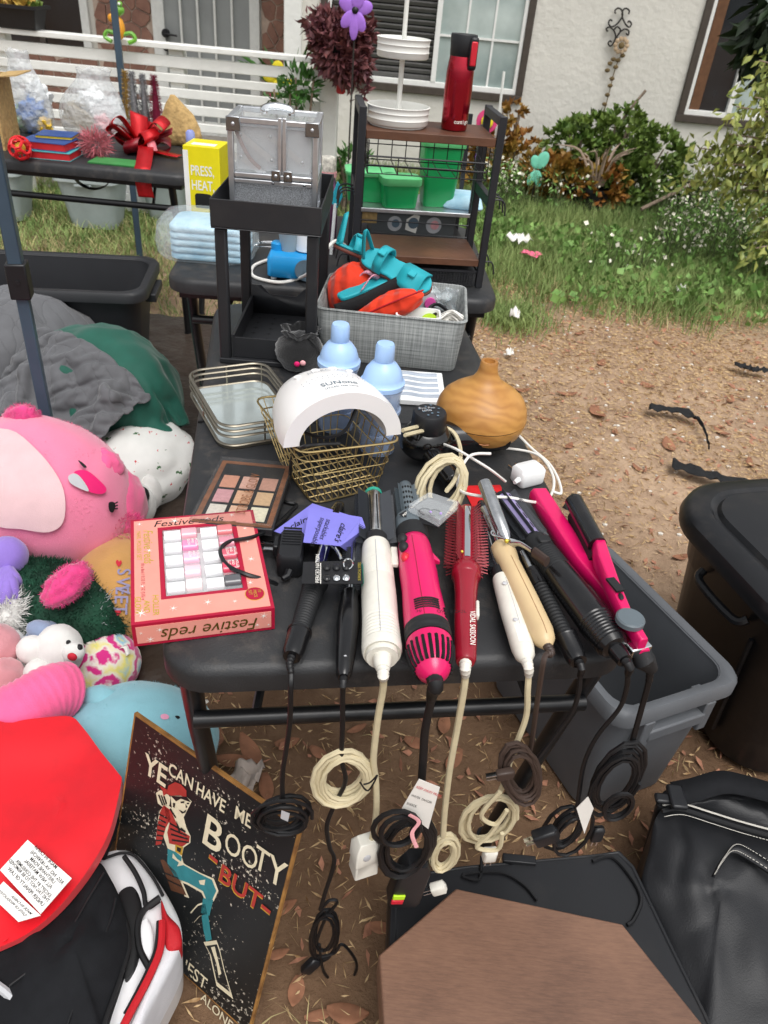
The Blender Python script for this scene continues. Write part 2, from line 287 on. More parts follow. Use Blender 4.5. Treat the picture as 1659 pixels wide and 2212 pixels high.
def win(x0, x1, z0, z1, split, kinds, mu):
    w = T0 = O('window', B().bx(x0-.055, x1+.055, -.03, .02, z0-.055, z0).bx(x0-.055, x1+.055, -.03, .02, z1, z1+.055).bx(x0-.055, x0, -.03, .02, z0, z1).bx(x1, x1+.055, -.03, .02, z0, z1), 'trim', house, bev=.004)
    t = .03
    O('frame', B().bx(x0, x1, -.014, .05, z0, z0+t*1.3).bx(x0, x1, -.014, .05, z1-t, z1).bx(x0, x0+t, -.014, .05, z0+t*1.3, z1-t).bx(x1-t, x1, -.014, .05, z0+t*1.3, z1-t).bx(split-t*.7, split+t*.7, -.018, .05, z0+t*1.3, z1-t), 'vinyl', w, bev=.003)
    for (a, c), k in zip(((x0+t, split-t*.7), (split+t*.7, x1-t)), kinds):
        zz0 = z0+t*1.3; zz1 = z1-t
        if k == 'blind':
            O('backing', B().bx(a, c, .08, .09, zz0, zz1), 'glassdk', w)
            for i in range(int((zz1-zz0)/.042)): z = zz0+.02+i*.042; O('slat', B().bx(a+.004, c-.004, .028, .05, z-.013, z+.013, M=rot('X', .5, (0, .035, z)) @ Matrix.Translation((0, -.035, -z))), 'blind', w)
        else:
            nx, nzv = mu; dx = (c-a)/nx; dz = .33
            k0 = 'glassdk' if k == 'dark' else 'glass'
            O('pane', B().bx(a, c, .02, .024, zz0, zz1), k0, w)
            if k == 'lite':
                m = B(); [m.bx(a+i*dx-.008, a+i*dx+.008, .008, .019, zz0, zz1) for i in range(1, nx)]; [m.bx(a, c, .006, .017, zz0+j*dz-.008, zz0+j*dz+.008) for j in range(1, int((zz1-zz0)/dz)+1)]
                O('muntins', m, 'vinyl', w)
            else: O('curtain', B().bx(a+.01, a+.09, .004, .014, zz0, zz1), 'curtain', w)
MW = (-.82, .745, .66, 1.9); RW = (2.14, 3.2, .64, 1.9); x0h, x1h = -.9, 4.6
win(MW[0], MW[1], MW[2], MW[3], .06, ('blind', 'lite'), (3, 2)); win(RW[0], RW[1], RW[2], RW[3], 2.5, ('dark', 'lite'), (3, 2))
e = .003
b = B().bx(x0h, MW[0]-e, 0, .18, -.1, 2.62).bx(MW[1]+e, RW[0]-e, 0, .18, -.1, 2.62).bx(RW[1]+e, x1h, 0, .18, -.1, 2.62)
for w_ in (MW, RW): b.bx(w_[0]-e, w_[1]+e, 0, .18, -.1, w_[2]-e).bx(w_[0]-e, w_[1]+e, 0, .18, w_[3]+e, 2.62)
O('wall', b, 'stucco', house, smooth=0); O('wall', B().bx(x0h-.16, x0h-.002, .002, 1.0, -.1, 2.62), 'stucco', house)
O('interior', B().bx(x0h, x1h, .6, .62, -.1, 2.6), 'glassdk', house)
O('wall', B().bx(-7, x0h-.17, .84, .98, -.1, 2.62), 'stucco', house); O('porch_floor', B().bx(-7, x0h-.17, -1.6, .83, -.1, -.005), 'conc', house)
O('roof', B().bx(-7.3, 5, -.35, 6, 2.64, 2.8), 'roof', house)
PY = .84
def stones(x0, x1, z0, z1, n, seed):
    pn = O('stone_cladding', B().bx(x0, x1, PY-.03, PY-.002, z0, z1), 'mortar', house); rd = random.Random(seed)
    pts = []; nx = max(2, round((x1-x0)/.13)); nzz = max(2, round((z1-z0)/.13))
    for i in range(-1, nx+1):
        for j in range(-1, nzz+1): pts.append((x0+(i+.5+rd.uniform(-.42, .42))*(x1-x0)/nx, z0+(j+.5+rd.uniform(-.42, .42))*(z1-z0)/nzz))
    for i, (px, pz) in enumerate(pts):
        if not (x0 < px < x1 and z0 < pz < z1): continue
        poly = [(x0+.003, z0+.003), (x1-.003, z0+.003), (x1-.003, z1-.003), (x0+.003, z1-.003)]
        for j, (qx, qz) in enumerate(pts):
            if j == i or abs(qx-px)+abs(qz-pz) > .7: continue
            mx, mz = (px+qx)/2, (pz+qz)/2; nx_, nz_ = qx-px, qz-pz; l = sqrt(nx_**2+nz_**2); nx_ /= l; nz_ /= l; mx -= nx_*.005; mz -= nz_*.005
            out = []
            for k in range(len(poly)):
                a, c = poly[k], poly[(k+1) % len(poly)]; da = (a[0]-mx)*nx_+(a[1]-mz)*nz_; dc = (c[0]-mx)*nx_+(c[1]-mz)*nz_
                if da <= 0: out.append(a)
                if da*dc < 0: t = da/(da-dc); out.append((a[0]+(c[0]-a[0])*t, a[1]+(c[1]-a[1])*t))
            poly = out
            if len(poly) < 3: break
        if len(poly) >= 3:
            d = rd.uniform(.038, .052); O('stone', B().prism(poly, -PY+.031, -PY+d, M=Matrix.Rotation(pi/2, 4, 'X')), 'stone', pn, bev=.004, seg=1)
stones(-3.0, -2.48, -.09, 1.5, 0, 1); stones(-1.5, -1.16, -.09, 1.5, 0, 2); stones(-4.6, -3.02, -.09, .55, 0, 3)
# porch window and screen door
w = O('window', B().bx(-4.6, -3.06, PY-.05, PY-.003, .56, .62).bx(-3.12, -3.05, PY-.05, PY-.003, .621, 2.1), 'doorwhite', house)
O('pane', B().bx(-4.6, -3.12, PY-.02, PY-.004, .62, 2.1), 'glassdk', w)
for x in (-3.5, -3.95): O('mullion', B().bx(x-.025, x+.025, PY-.04, PY-.021, .62, 2.1), 'trim', w)
d = O('door', B().bx(-2.41, -1.55, PY-.05, PY-.004, -.09, 2.1), 'screen', house)
fr = B().bx(-2.47, -2.36, PY-.075, PY-.051, -.09, 2.12).bx(-1.60, -1.51, PY-.075, PY-.051, -.09, 2.12).bx(-2.36, -1.60, PY-.075, PY-.051, -.09, .02).bx(-2.36, -1.60, PY-.075, PY-.051, 1.95, 2.12)
O('frame', fr, 'doorwhite', d, bev=.005)
for i in range(1, 5): O('bar', B().bx(-2.36+i*.152-.010, -2.36+i*.152+.010, PY-.09, PY-.066, .02, 1.95), 'doorwhite', d, bev=.003)
for z in (.62, .1): O('bar', B().bx(-2.36, -1.60, PY-.066, PY-.052, z-.01, z+.01), 'doorwhite', d)
for z, r in ((.80, .035), (.69, .03)): O('lock', B().cyl((-2.35, PY-.10, z), (-2.35, PY-.075, z), r, n=16).cyl((-2.35, PY-.12, z), (-2.35, PY-.10, z), r*.5, n=12), 'blackmetal', d)
O('handle', B().tube([(-2.35, PY-.12, .80), (-2.3, PY-.125, .795), (-2.24, PY-.12, .79)], .009), 'blackmetal', d)
O('porch_post', B().bx(-1.16, -1.02, PY-.9, PY-.78, -.1, 2.62), 'whitepaint', house, bev=.006)
# rusty scalloped edging along the wall base
ed = T('garden_edging', 'rusty scalloped metal garden edging along the house wall', 'edging', (1.5, 6.98, 0))
mat('rust', '#7d4a2c', .85, var=.35, vs=14)
for i in range(14): O('scallop', B().prism([(-.085, 0), (.085, 0), (.085, .06)]+[(.085*cos(a*pi/8), .06+.045*sin(a*pi/8)) for a in range(1, 8)]+[(-.085, .06)], 0, .012, M=Matrix.Translation((i*.172, 0, -.02)) @ Matrix.Rotation(pi/2, 4, 'X')), 'rust', ed)
# wall scroll and vine
sc = aty(1335, 62, HY-.03); ws = T('wall_scroll', 'black wrought iron scroll ornament hanging on the stucco wall', 'ornament', sc)
mat('wrought', '#2b2723', .6, var=.2)
for nm, pl_ in (('scroll', [(715, 85), (712, 65), (733, 50), (755, 66), (756, 105), (722, 150), (690, 165), (672, 145), (682, 122), (695, 130)]), ('scroll', [(796, 88), (800, 66), (780, 52), (760, 66), (757, 105), (778, 150), (800, 168), (813, 148), (800, 130), (790, 140)]), ('scroll', [(668, 195), (658, 178), (680, 168), (706, 192), (716, 230), (700, 270), (682, 285), (670, 268), (682, 252), (690, 262)]), ('scroll', [(780, 205), (793, 218), (797, 192), (775, 180), (746, 196), (722, 232), (716, 270)]), ('scroll', [(705, 185), (725, 165), (745, 185), (735, 215)])):
    O(nm, B().tube(cr([aty(1080+.349*x, .349*y, HY-.03)-sc for x, y in pl_], 5), .0065, 6), 'wrought', ws)
mat('daisy', '#b9a184', .8, var=.2); mat('rustleaf', '#6b5a3a', .8, var=.3)
dz = T('metal_daisy', 'tan metal daisy hanging below the iron wall scroll', 'ornament', aty(1342, 98, HY-.05)); O('petals', B().add(*[x for x in zip()] or ([], [])) if 0 else (lambda bb: [bb.ell((.045*cos(i*pi/5), 0, .045*sin(i*pi/5)), (.018, .006, .018), 8, 5) for i in range(10)] and bb)(B()), 'daisy', dz); O('disc', B().ell((0, -.01, 0), (.025, .01, .025), 10, 6), 'rustleaf', dz)
vn = T('hanging_vine_chain', 'thin rusty chain with small leaves hanging down the stucco wall', 'ornament', aty(1318, 180, HY-.03)); o_ = XF[vn.name].translation
vp = [aty(x, y, HY-.03)-o_ for x, y in ((1345, 112), (1330, 145), (1322, 175), (1312, 215), (1302, 250))]; O('chain', B().tube(cr(vp, 6), .004, 4), 'rustleaf', vn)
for i, (x, y) in enumerate(((1325, 128), (1345, 120), (1318, 137), (1330, 145), (1312, 152), (1322, 170), (1318, 185), (1312, 205), (1306, 225), (1300, 245), (1335, 130))): q = aty(x, y, HY-.035)-o_; O('leaf', B().ell(q, (.022, .006, .016), 6, 4), 'rustleaf', vn)
# ---------------------------------------------------------------- porch fence
FY = 5.35
def fx(x, y): return aty(x, y, FY)
f0 = fx(705, 200); fence = T('porch_fence', 'white painted wooden porch fence with horizontal rails', 'fence', (f0.x, FY, 0))
zt = .925; xl = -3.4
for z, h in ((.945, .03), (.862, .062), (.775, .048), (.695, .052), (.605, .055), (.51, .05), (.41, .05), (.31, .05)):
    tl = fx(0, 73).z-fx(594, 125).z
    O('rail', B().bx(xl-f0.x, -.035, -.02 if h > .04 else -.05, .01 if h > .04 else .05, z-h/2, z+h/2), 'whitepaint', fence, bev=.004)
for px in (.0, -.93, -2.02): O('post', B().bx(px-.045, px+.045, .012, .10, -.02, .925), 'whitepaint', fence, bev=.005)
O('post', B().bx(-.032, .075, -.055, .055, -.02, .97), 'whitepaint', fence, bev=.006)
# ---------------------------------------------------------------- plants and garden ornaments
mat('jade', '#4a682b', .5, var=.35, vs=9, col2='#7e9246'); mat('redsucc', '#8a7c30', .55, var=.4, vs=5, col2='#9a5a2c'); mat('burg', '#4a2430', .55, var=.4, vs=22, col2='#84504e'); mat('bark2', '#8d7c6c', .9, var=.3, vs=30, bump=.5, bs=60)
mat('varieg', '#5d7230', .45, var=.3, vs=14, col2='#a9ac5c'); mat('dkleaf', '#24331d', .5, var=.4, vs=12); mat('aloe', '#7f8f6a', .6, var=.2, vs=10, col2='#a9957c'); mat('greenleaf', '#3f6a2b', .5, var=.3, vs=14); mat('potblk', '#1d1e20', .5, var=.2)
def lumps(cs, n, seed, shell=.55):
    r = np.random.default_rng(seed); P = []; D = []
    tot = sum(c[3]*c[4]*c[5] for c in cs)
    for x, y, z, rx, ry, rz in cs:
        k = int(n*rx*ry*rz/tot); d = r.normal(size=(k, 3)); d /= np.linalg.norm(d, axis=1)[:, None]; q = r.uniform(shell, 1, (k, 1))
        P.append(np.array([x, y, z])+d*q*np.array([rx, ry, rz])); D.append(d)
    return np.concatenate(P), np.concatenate(D)
def bush(name, label, loc, cs, n, size, m, seed, wide=.6, cat='plant', stems=5, tilt=.5, ros=0):
    t = T(name, label, cat, loc); P, D = lumps(cs, n, seed)
    if ros: P = np.repeat(P, ros, 0); D = np.repeat(D, ros, 0); tilt = .75
    v_, f_ = leaves(P, size, tilt, wide, .25, updir=D+np.array([0, 0, .35]), seed=seed+1); fast('foliage', v_, f_, m, t)
    st = B(); rd = random.Random(seed)
    for c in cs:
        for _ in range(max(1, stems//len(cs))): x, y = rd.uniform(-.05, .05), rd.uniform(-.05, .05); st.tube(cr([(c[0]*.6+x, c[1]*.6+y, -.02), (c[0]*.8+x, c[1]*.8, c[2]*.5), (c[0]+x*2, c[1]+y*2, c[2]+c[5]*.4)], 4), [.014-.001*i for i in range(9)], 5)
    O('stem', st, 'bark2', t); return t
bp = V((1.45, 6.62, 0))
bush('succulent_bush', 'large dark green succulent bush against the stucco wall', bp, [(-.22, 0, .4, .30, .22, .22), (.1, .05, .48, .32, .25, .25), (.42, 0, .36, .26, .22, .22), (.6, -.02, .22, .18, .15, .15), (.1, -.12, .2, .4, .2, .18)], 640, .058, 'jade', 41, .62, stems=20, ros=9)
bush('red_succulent', 'reddish brown succulents growing low beside the dark green bush', (1.12, 6.45, 0), [(0, 0, .22, .22, .2, .16), (.3, -.05, .2, .22, .18, .16), (-.14, .05, .2, .18, .2, .15)], 260, .06, 'redsucc', 43, .65, stems=9, ros=8)
bush('red_succulent', 'tall yellowish red succulents growing behind the black metal rack', (.68, 6.75, 0), [(-.1, 0, .35, .2, .2, .18), (.12, -.05, .28, .2, .18, .2), (.02, 0, .56, .12, .1, .12), (-.25, 0, .2, .2, .15, .16), (-.05, -.1, .12, .3, .15, .12)], 300, .055, 'redsucc', 45, .6, stems=15, ros=7)
O('stick', B().tube([(0, 0, 0), (.02, 0, .5), (.01, 0, .8)], .011, 6), 'vinyl', None, label='thin white garden stake standing among the yellowish succulents', cat='stake').location = aty(1072, 250, 6.7)*1.0-V((0, 0, .5))
# dried agave in a black pot
ag = aty(1280, 440, 6.35); ag.z = 0; t = T('potted_agave', 'dried agave with long pale leaves in a black nursery pot', 'plant', ag)
O('pot', B().lathe([(.09, 0), (.11, .16), (.12, .16), (.12, .18), (.105, .18), (.10, .15)], 20), 'potblk', t)
mat('dryagave', '#a99482', .7, var=.25, vs=10)
for i in range(17):
    a = i*2.4; l = random.uniform(.25, .42); k = random.uniform(.3, .9); p = [V((cos(a)*.04, sin(a)*.04, .2)), V((cos(a)*l*k*.6, sin(a)*l*k*.6, .2+l*.6)), V((cos(a)*l*k*1.25, sin(a)*l*k*1.25, .2+l*(1-.4*k)))]
    O('leaf', B().tube(cr(p, 4), [.012, .012, .011, .010, .009, .007, .005, .003, .001], 5, sx=.5), 'dryagave', t)
for px, py, Y in ((1245, 420, 6.5), (1480, 440, 6.6)):
    q = aty(px, py, Y); q.z = 0; t = T('nursery_pot', 'empty black nursery pot tipped in the weeds '+('by the agave' if px < 1300 else 'beside the rusty edging'), 'pot', q); O('body', B().lathe([(.09, 0), (.12, .2), (.13, .2), (.13, .225), (.115, .225), (.105, .02), (0, .02)], 20, M=rot('X', .35)), 'potblk', t)
# teal butterfly stake
def flower_stake(name, label, cat, p, m, petals, h, centre=None):
    t = T(name, label, cat, (p.x, p.y, 0)); z = p.z
    O('stake', B().cyl((0, 0, 0), (0, 0, z), .005, n=6), 'wrought', t)
    for a, l, w in petals: O('petal', B().ell((0, 0, 0), (l/2, .006, w/2), 12, 8, M=Matrix.Translation((cos(a)*l*.55, -.01-.01*abs(sin(a)), z+sin(a)*l*.55)) @ Matrix.Rotation(-a, 4, 'Y')), m, t)
    if centre: O('centre', B().ell((0, -.02, z), (.018, .012, .018), 10, 6), centre, t)
    return t
mat('tealorn', '#7fd8bb', .5, var=.1); mat('purporn', '#a673d8', .5, var=.1, vs=30); mat('yelorn', '#e8d62e', .5, var=.1); mat('pinkflw', '#d8447e', .6, var=.15); mat('blkplastic', '#1a1b1e', .4, var=.15)
flower_stake('butterfly_stake', 'mint green butterfly ornament on a stake in the weeds', 'ornament', aty(1160, 365, 6.3), 'tealorn', [(1.2, .13, .09), (2.0, .10, .07), (4.3, .12, .06), (5.0, .12, .06)], 0)
flower_stake('purple_flower_ornament', 'large purple flower ornament above the burgundy plant', 'ornament', aty(768, 22, 4.85), 'purporn', [(1.35, .09, .065), (2.7, .09, .065), (.3, .09, .065), (4.0, .10, .06), (5.2, .10, .06), (-1.6, .13, .05)], 0, 'blkplastic')
flower_stake('yellow_flower_ornament', 'yellow butterfly ornament behind the porch fence', 'ornament', aty(600, 170, 5.6), 'yelorn', [(1.5, .1, .08), (3.0, .09, .07), (-.2, .09, .07), (4.6, .09, .06)], 0)
flower_stake('pink_flower_ornament', 'small pink flower ornament low behind the porch fence', 'ornament', aty(586, 220, 5.55), 'pinkflw', [(i*1.25+.3, .05, .03) for i in range(5)], 0)
flower_stake('purple_stake', 'small lilac disc ornament on a stake right of the rack', 'ornament', aty(995, 345, 6.2)+V((.12, 0, 0)), 'purporn', [(1.5, .06, .05)], 0)
t = T('gnome_stake', 'small yellow and pink ornament hanging beyond the rack handle', 'ornament', V((*aty(1052, 262, 5.6).xy, 0))); zz = aty(1052, 262, 5.6).z
O('stake', B().cyl((0, 0, 0), (0, 0, zz), .005, n=6), 'wrought', t); O('disc', B().ell((0, -.02, zz), (.04, .012, .045), 14, 8), 'yelorn', t); O('rim', B().lathe([(.045, -.006), (.07, -.004), (.07, .004), (.045, .006)], 18, M=rot('X', pi/2, (0, 0, zz))), 'pinkflw', t)
# burgundy hanging plant
bc = aty(735, 100, 5.15); t = T('burgundy_plant', 'round burgundy leaved plant hanging over the fence post', 'plant', bc)
P, D = lumps([(0, 0, 0, .17, .15, .16), (.05, 0, -.09, .14, .12, .1), (-.06, 0, .06, .12, .12, .1), (.07, -.02, .07, .1, .1, .09)], 2600, 51, .5); P2_, D2_ = lumps([(.12, 0, -.2, .07, .06, .08), (-.14, 0, .1, .08, .06, .08), (.1, 0, .1, .1, .08, .1)], 260, 52); v_, f_ = leaves(np.concatenate([P, P2_]), .055, .9, .42, .25, updir=np.concatenate([D, D2_])+np.array([0, 0, .1]), seed=53)
fast('foliage', v_, f_, 'burg', t); O('pot', B().lathe([(.06, -.14), (.09, 0), (.095, .01), (.08, .01)], 16), 'potblk', t)
O('hanger', B().tube([(-.085, 0, 0), (0, 0, .55)], .003, 4).tube([(.085, 0, 0), (0, 0, .55)], .003, 4).cyl((0, 0, .54), (0, 0, 1.2), .003, n=4), 'wrought', t)
# green plants by the fence
t = T('yucca_plant', 'green yucca with long pointed leaves beside the porch door', 'plant', (*aty(630, 160, 6.0).xy, 0))
for i in range(26):
    a = i*2.4; l = random.uniform(.4, .65); k = random.uniform(.2, .75); O('leaf', B().tube(cr([(0, 0, .45), (cos(a)*l*k*.5, sin(a)*l*k*.5, .45+l*.55), (cos(a)*l*k*1.1, sin(a)*l*k*1.1, .45+l*(1-.35*k))], 4), [.016, .017, .017, .016, .014, .012, .009, .006, .001], 4, sx=.3), 'greenleaf', t)
O('trunk', B().cyl((0, 0, 0), (0, 0, .47), .05, .04, 8), 'bark2', t)
for px, py, Y, lab in ((650, 185, 5.2, 'small green leafy plant growing through the fence rails'), (600, 245, 5.5, 'low green plant in the shade behind the fence'), (760, 350, 5.7, 'dark green shrub growing beyond the fence post')):
    q = aty(px, py, Y); bush('leafy_plant', lab, (q.x, q.y, 0), [(0, 0, q.z, .13, .08, .09), (-.1, 0, q.z-.07, .08, .06, .07), (0, 0, q.z*.5, .06, .05, q.z*.4)], 320, .06, 'greenleaf', int(px), .35, stems=6)
# planter on the top rail with succulents; frog
pl = fx(52, 86); t = T('planter_box', 'black plastic planter box sitting on the fence rail', 'planter', (pl.x, FY, .962))
def trough(w, d, h, tp, th=.008): return [[V((sx*(w-tp*(1-k))/2, sy*(d-tp*(1-k))/2, k*h)) for sx, sy in ((-1, -1), (1, -1), (1, 1), (-1, 1))] for k in (0, 1)]+[[V((sx*(w/2-th), sy*(d/2-th), h)) for sx, sy in ((-1, -1), (1, -1), (1, 1), (-1, 1))], [V((sx*(w/2-th-tp/2), sy*(d/2-th-tp/2), h*.8)) for sx, sy in ((-1, -1), (1, -1), (1, 1), (-1, 1))]]
O('body', B().loft(trough(.27, .18, .12, .05)), 'blkplastic', t, bev=.004, smooth=30); O('rim', B().loft([[V((sx*w/2, sy*d/2, z)) for sx, sy in ((-1, -1), (1, -1), (1, 1), (-1, 1))] for w, d, z in ((.275, .185, .105), (.30, .21, .105), (.30, .21, .123), (.262, .172, .123))], cap=False), 'blkplastic', t)
mat('orsucc', '#b88a3a', .55, var=.4, vs=12, col2='#c9b35c'); q = V((pl.x, FY, 1.07)); t = T('potted_succulents', 'orange and green rosette succulents in the rail planter', 'plant', q)
for i, (dx, s, m) in enumerate(((-.1, .05, 'orsucc'), (-.03, .07, 'orsucc'), (.045, .075, 'orsucc'), (.1, .05, 'jade'), (.0, .05, 'jade'), (-.12, .04, 'pinkflw'))):
    P = np.repeat(np.array([[dx, random.uniform(-.05, .05), .0]]), 26, 0); a = rng.uniform(0, 6.28, 26); D = np.stack([np.cos(a), np.sin(a), rng.uniform(.2, 1.6, 26)], 1)
    v_, f_ = leaves(P, s, .15, .6, .25, updir=D, seed=60+i); fast('rosette', v_, f_, m, t)
mat('frog', '#6fae3a', .35, var=.2, coat=.4); mat('frogor', '#e09a2e', .4, var=.15); mat('eye', '#f0efe6', .3, var=.02)
q = aty(256, 48, 5.25); t = T('frog_stake', 'green and orange frog ornament on a stake behind the tent pole', 'ornament', (q.x, q.y, 0)); z = q.z
O('stake', B().cyl((0, 0, 0), (0, 0, z-.1), .006, n=6), 'wrought', t); O('head', B().ell((0, 0, z+.06), (.042, .03, .03), 14, 8), 'frog', t)
for s in (-1, 1): O('eye', B().ell((s*.022, -.01, z+.092), .015, 10, 6), 'frog', t); O('pupil', B().ell((s*.022, -.024, z+.093), .008, 8, 5), 'eye', t); O('leg', B().tube(cr([(s*.02, 0, z-.06), (s*.07, 0, z-.05), (s*.09, 0, z-.08), (s*.05, -.01, z-.1)], 5), .012, 6), 'frog', t)
O('body', B().ell((0, 0, z-.03), (.035, .028, .06), 14, 8), 'frogor', t); O('flower', B().ell((-.03, -.03, z+.02), (.022, .01, .022), 10, 6), 'frogor', t)
# variegated tree reaching in from the right, dark leafed tree behind it
tp = V((2.75, 5.0, 0)); t = T('variegated_tree', 'small tree with drooping yellow green variegated leaves', 'tree', tp)
tips = []; br = B(); rd = random.Random(5)
br.tube(cr([(0, 0, 0), (.02, 0, .5), (-.03, 0, 1.0), (.0, 0, 1.7)], 5), [.05-.002*i for i in range(16)], 7)
for x, y, Y in ((1475, 390, 4.9), (1520, 350, 4.8), (1510, 320, 4.85), (1575, 290, 4.8), (1590, 230, 4.75), (1640, 130, 4.8), (1620, 330, 4.9), (1600, 410, 4.9), (1640, 470, 4.9), (1610, 540, 4.8), (1650, 250, 4.8), (1650, 360, 4.9), (1540, 380, 4.9), (1655, 180, 4.85), (1630, 210, 4.8), (1585, 330, 4.9), (1640, 500, 4.9), (1560, 310, 4.8)):
    e_ = aty(x, y, Y)-tp; z0 = max(.2, e_.z*.75); p = cr([(0, 0, z0), e_*.5+V((0, 0, z0*.5+.06)), e_], 8); br.tube(p, [.016-.0008*i for i in range(len(p))], 5)
    for k in range(4, len(p)): tips += [(p[k], .5+.1*k)]*6
O('trunk', br, 'bark2', t)
P = np.array([tuple(p+V((rd.gauss(0, .05), rd.gauss(0, .05), rd.gauss(0, .05)))) for p, _ in tips for _ in range(2)]); v_, f_ = leaves(P, .06, .6, .45, .3, updir=(-.2, -.15, -.75), seed=71); fast('foliage', v_, f_, 'varieg', t)
# bigger solid branch lying across
O('stick', B().tube(cr([aty(1500, 395, 6.3), aty(1440, 425, 6.2), aty(1385, 452, 6.1)], 5), [.016]*5+[.014]*6, 6), 'bark2', label='bare grey branch leaning in the weeds beside the wall', cat='branch'); O('stick', B().tube(cr([aty(1345, 258, 6.7), aty(1370, 225, 6.7), aty(1395, 195, 6.7)], 4), .011, 5), 'bark2', label='bare tan twig rising out of the dark green bush', cat='branch')
tp2 = V((3.05, 5.9, 0)); t = T('dark_tree', 'dark green broad leaved tree at the corner of the house', 'tree', tp2)
P, D = lumps([(x-tp2.x, y-tp2.y, z-tp2.z, .16, .16, .15) for x, y, z in (aty(1665, 40, 5.7), aty(1655, 95, 5.7), aty(1690, 120, 5.7), aty(1700, 20, 5.6), aty(1720, 80, 5.8))], 420, 73); v_, f_ = leaves(P, .15, .5, .4, .2, updir=D*.4+np.array([-.2, 0, -.8]), seed=74); fast('crown', v_, f_, 'dkleaf', t)
O('trunk', B().tube(cr([(0, 0, 0), (.03, 0, .7), (.1, 0, 1.4), (.15, 0, 2)], 5), [.06-.002*i for i in range(16)], 7), 'bark2', t)
# things lying on the lawn and yard
mat('paper', '#e9e6df', .8, var=.05); mat('pinkpl', '#ee6f8e', .5, var=.05)
def scrap(label, p, s, m, seed, h=.03):
    rd = random.Random(seed); o = O('scrap', B().grid(8, 8, lambda u, v: V(((u-.5)*s*(1+.3*nz((u*3, v*3, seed))), (v-.5)*s*.7, .004+h*abs(nz((u*4, v*4, seed+2)))+h*.4*nz((u*9, v*9, seed+5))+h*.4))), m, None, smooth=60, solid=.001, label=label, cat='litter'); o.location = p; o.rotation_euler = (0, 0, rd.uniform(0, 6)); return o
scrap('crumpled white paper lying in the green lawn', at(1120, 530, .05), .16, 'paper', 1, .07); scrap('bright pink plastic scrap lying in the lawn', at(1145, 555, .05), .12, 'pinkpl', 2, .03); scrap('white tissue scrap on the lone grass tuft', at(1110, 690, .05), .07, 'paper', 3, .05); scrap('small white tissue at the near edge of the lawn', at(1468, 634, .04), .07, 'paper', 4, .04); scrap('crumpled white rag on the dirt behind the tin sign', at(528, 1700, .0), .085, mat('rag', '#b9aca2', .9, var=.1), 8, .05); scrap('small white scrap on the dirt beside the table leg', at(1100, 770, .01), .05, 'paper', 6, .03)
for i, (pts, w, lab) in enumerate(((((1400, 885), (1450, 890), (1500, 905), (1520, 935), (1530, 970)), .05, 'torn black weed fabric strip curling out of the dirt'), (((1450, 1005), (1510, 1025), (1580, 1045), (1650, 1055)), .06, 'long torn black weed fabric strip half buried beside the trash can'), (((1585, 790), (1620, 800), (1659, 805)), .05, 'short torn black weed fabric strip far out in the yard'))):
    c = cr([at(x, y, .015) for x, y in pts], 6); bb = B(); n = len(c)
    bb.grid(n, 5, lambda u, v: c[round(u*(n-1))]+V((.3*(v-.5)*w, (v-.5)*w*(1+.8*nz((u*9, i, 0))), .012+.02*nz((u*11, v*3, i))))); O('weed_fabric', bb, 'blackfab', None, smooth=60, solid=.002, label=lab, cat='fabric')
# ---------------------------------------------------------------- brown tarp under the left-hand things
mat('tarp', '#3b312a', .42, var=.2, vs=3, bump=.35, bs=14)
tb = B(); tb.grid(60, 70, lambda u, v: V((-2.3+u*1.86+.05*nz((v*4, 0, 2)), .82+v*2.6+.04*nz((u*4, 5, 2)), .012+.022*abs(nz((u*9, v*13, 4)))+.012*nz((u*25, v*33, 1))+.012)))
O('tarp', tb, 'tarp', None, smooth=180, solid=.002, label='crumpled brown plastic tarp spread under the plush toys and totes', cat='tarp')

q = aty(737, 178, 5.2); t = T('red_lantern', 'small red lantern hanging beside the white fence post', 'lantern', (q.x, q.y, q.z-.06)); O('body', B().lathe([(.02, 0), (.028, .01), (.028, .08), (.02, .09), (.01, .1)], 14), mat('lantred', '#c03038', .5), t); O('hook', B().cyl((0, 0, .1), (0, 0, .25), .002, n=5), 'wrought', t)
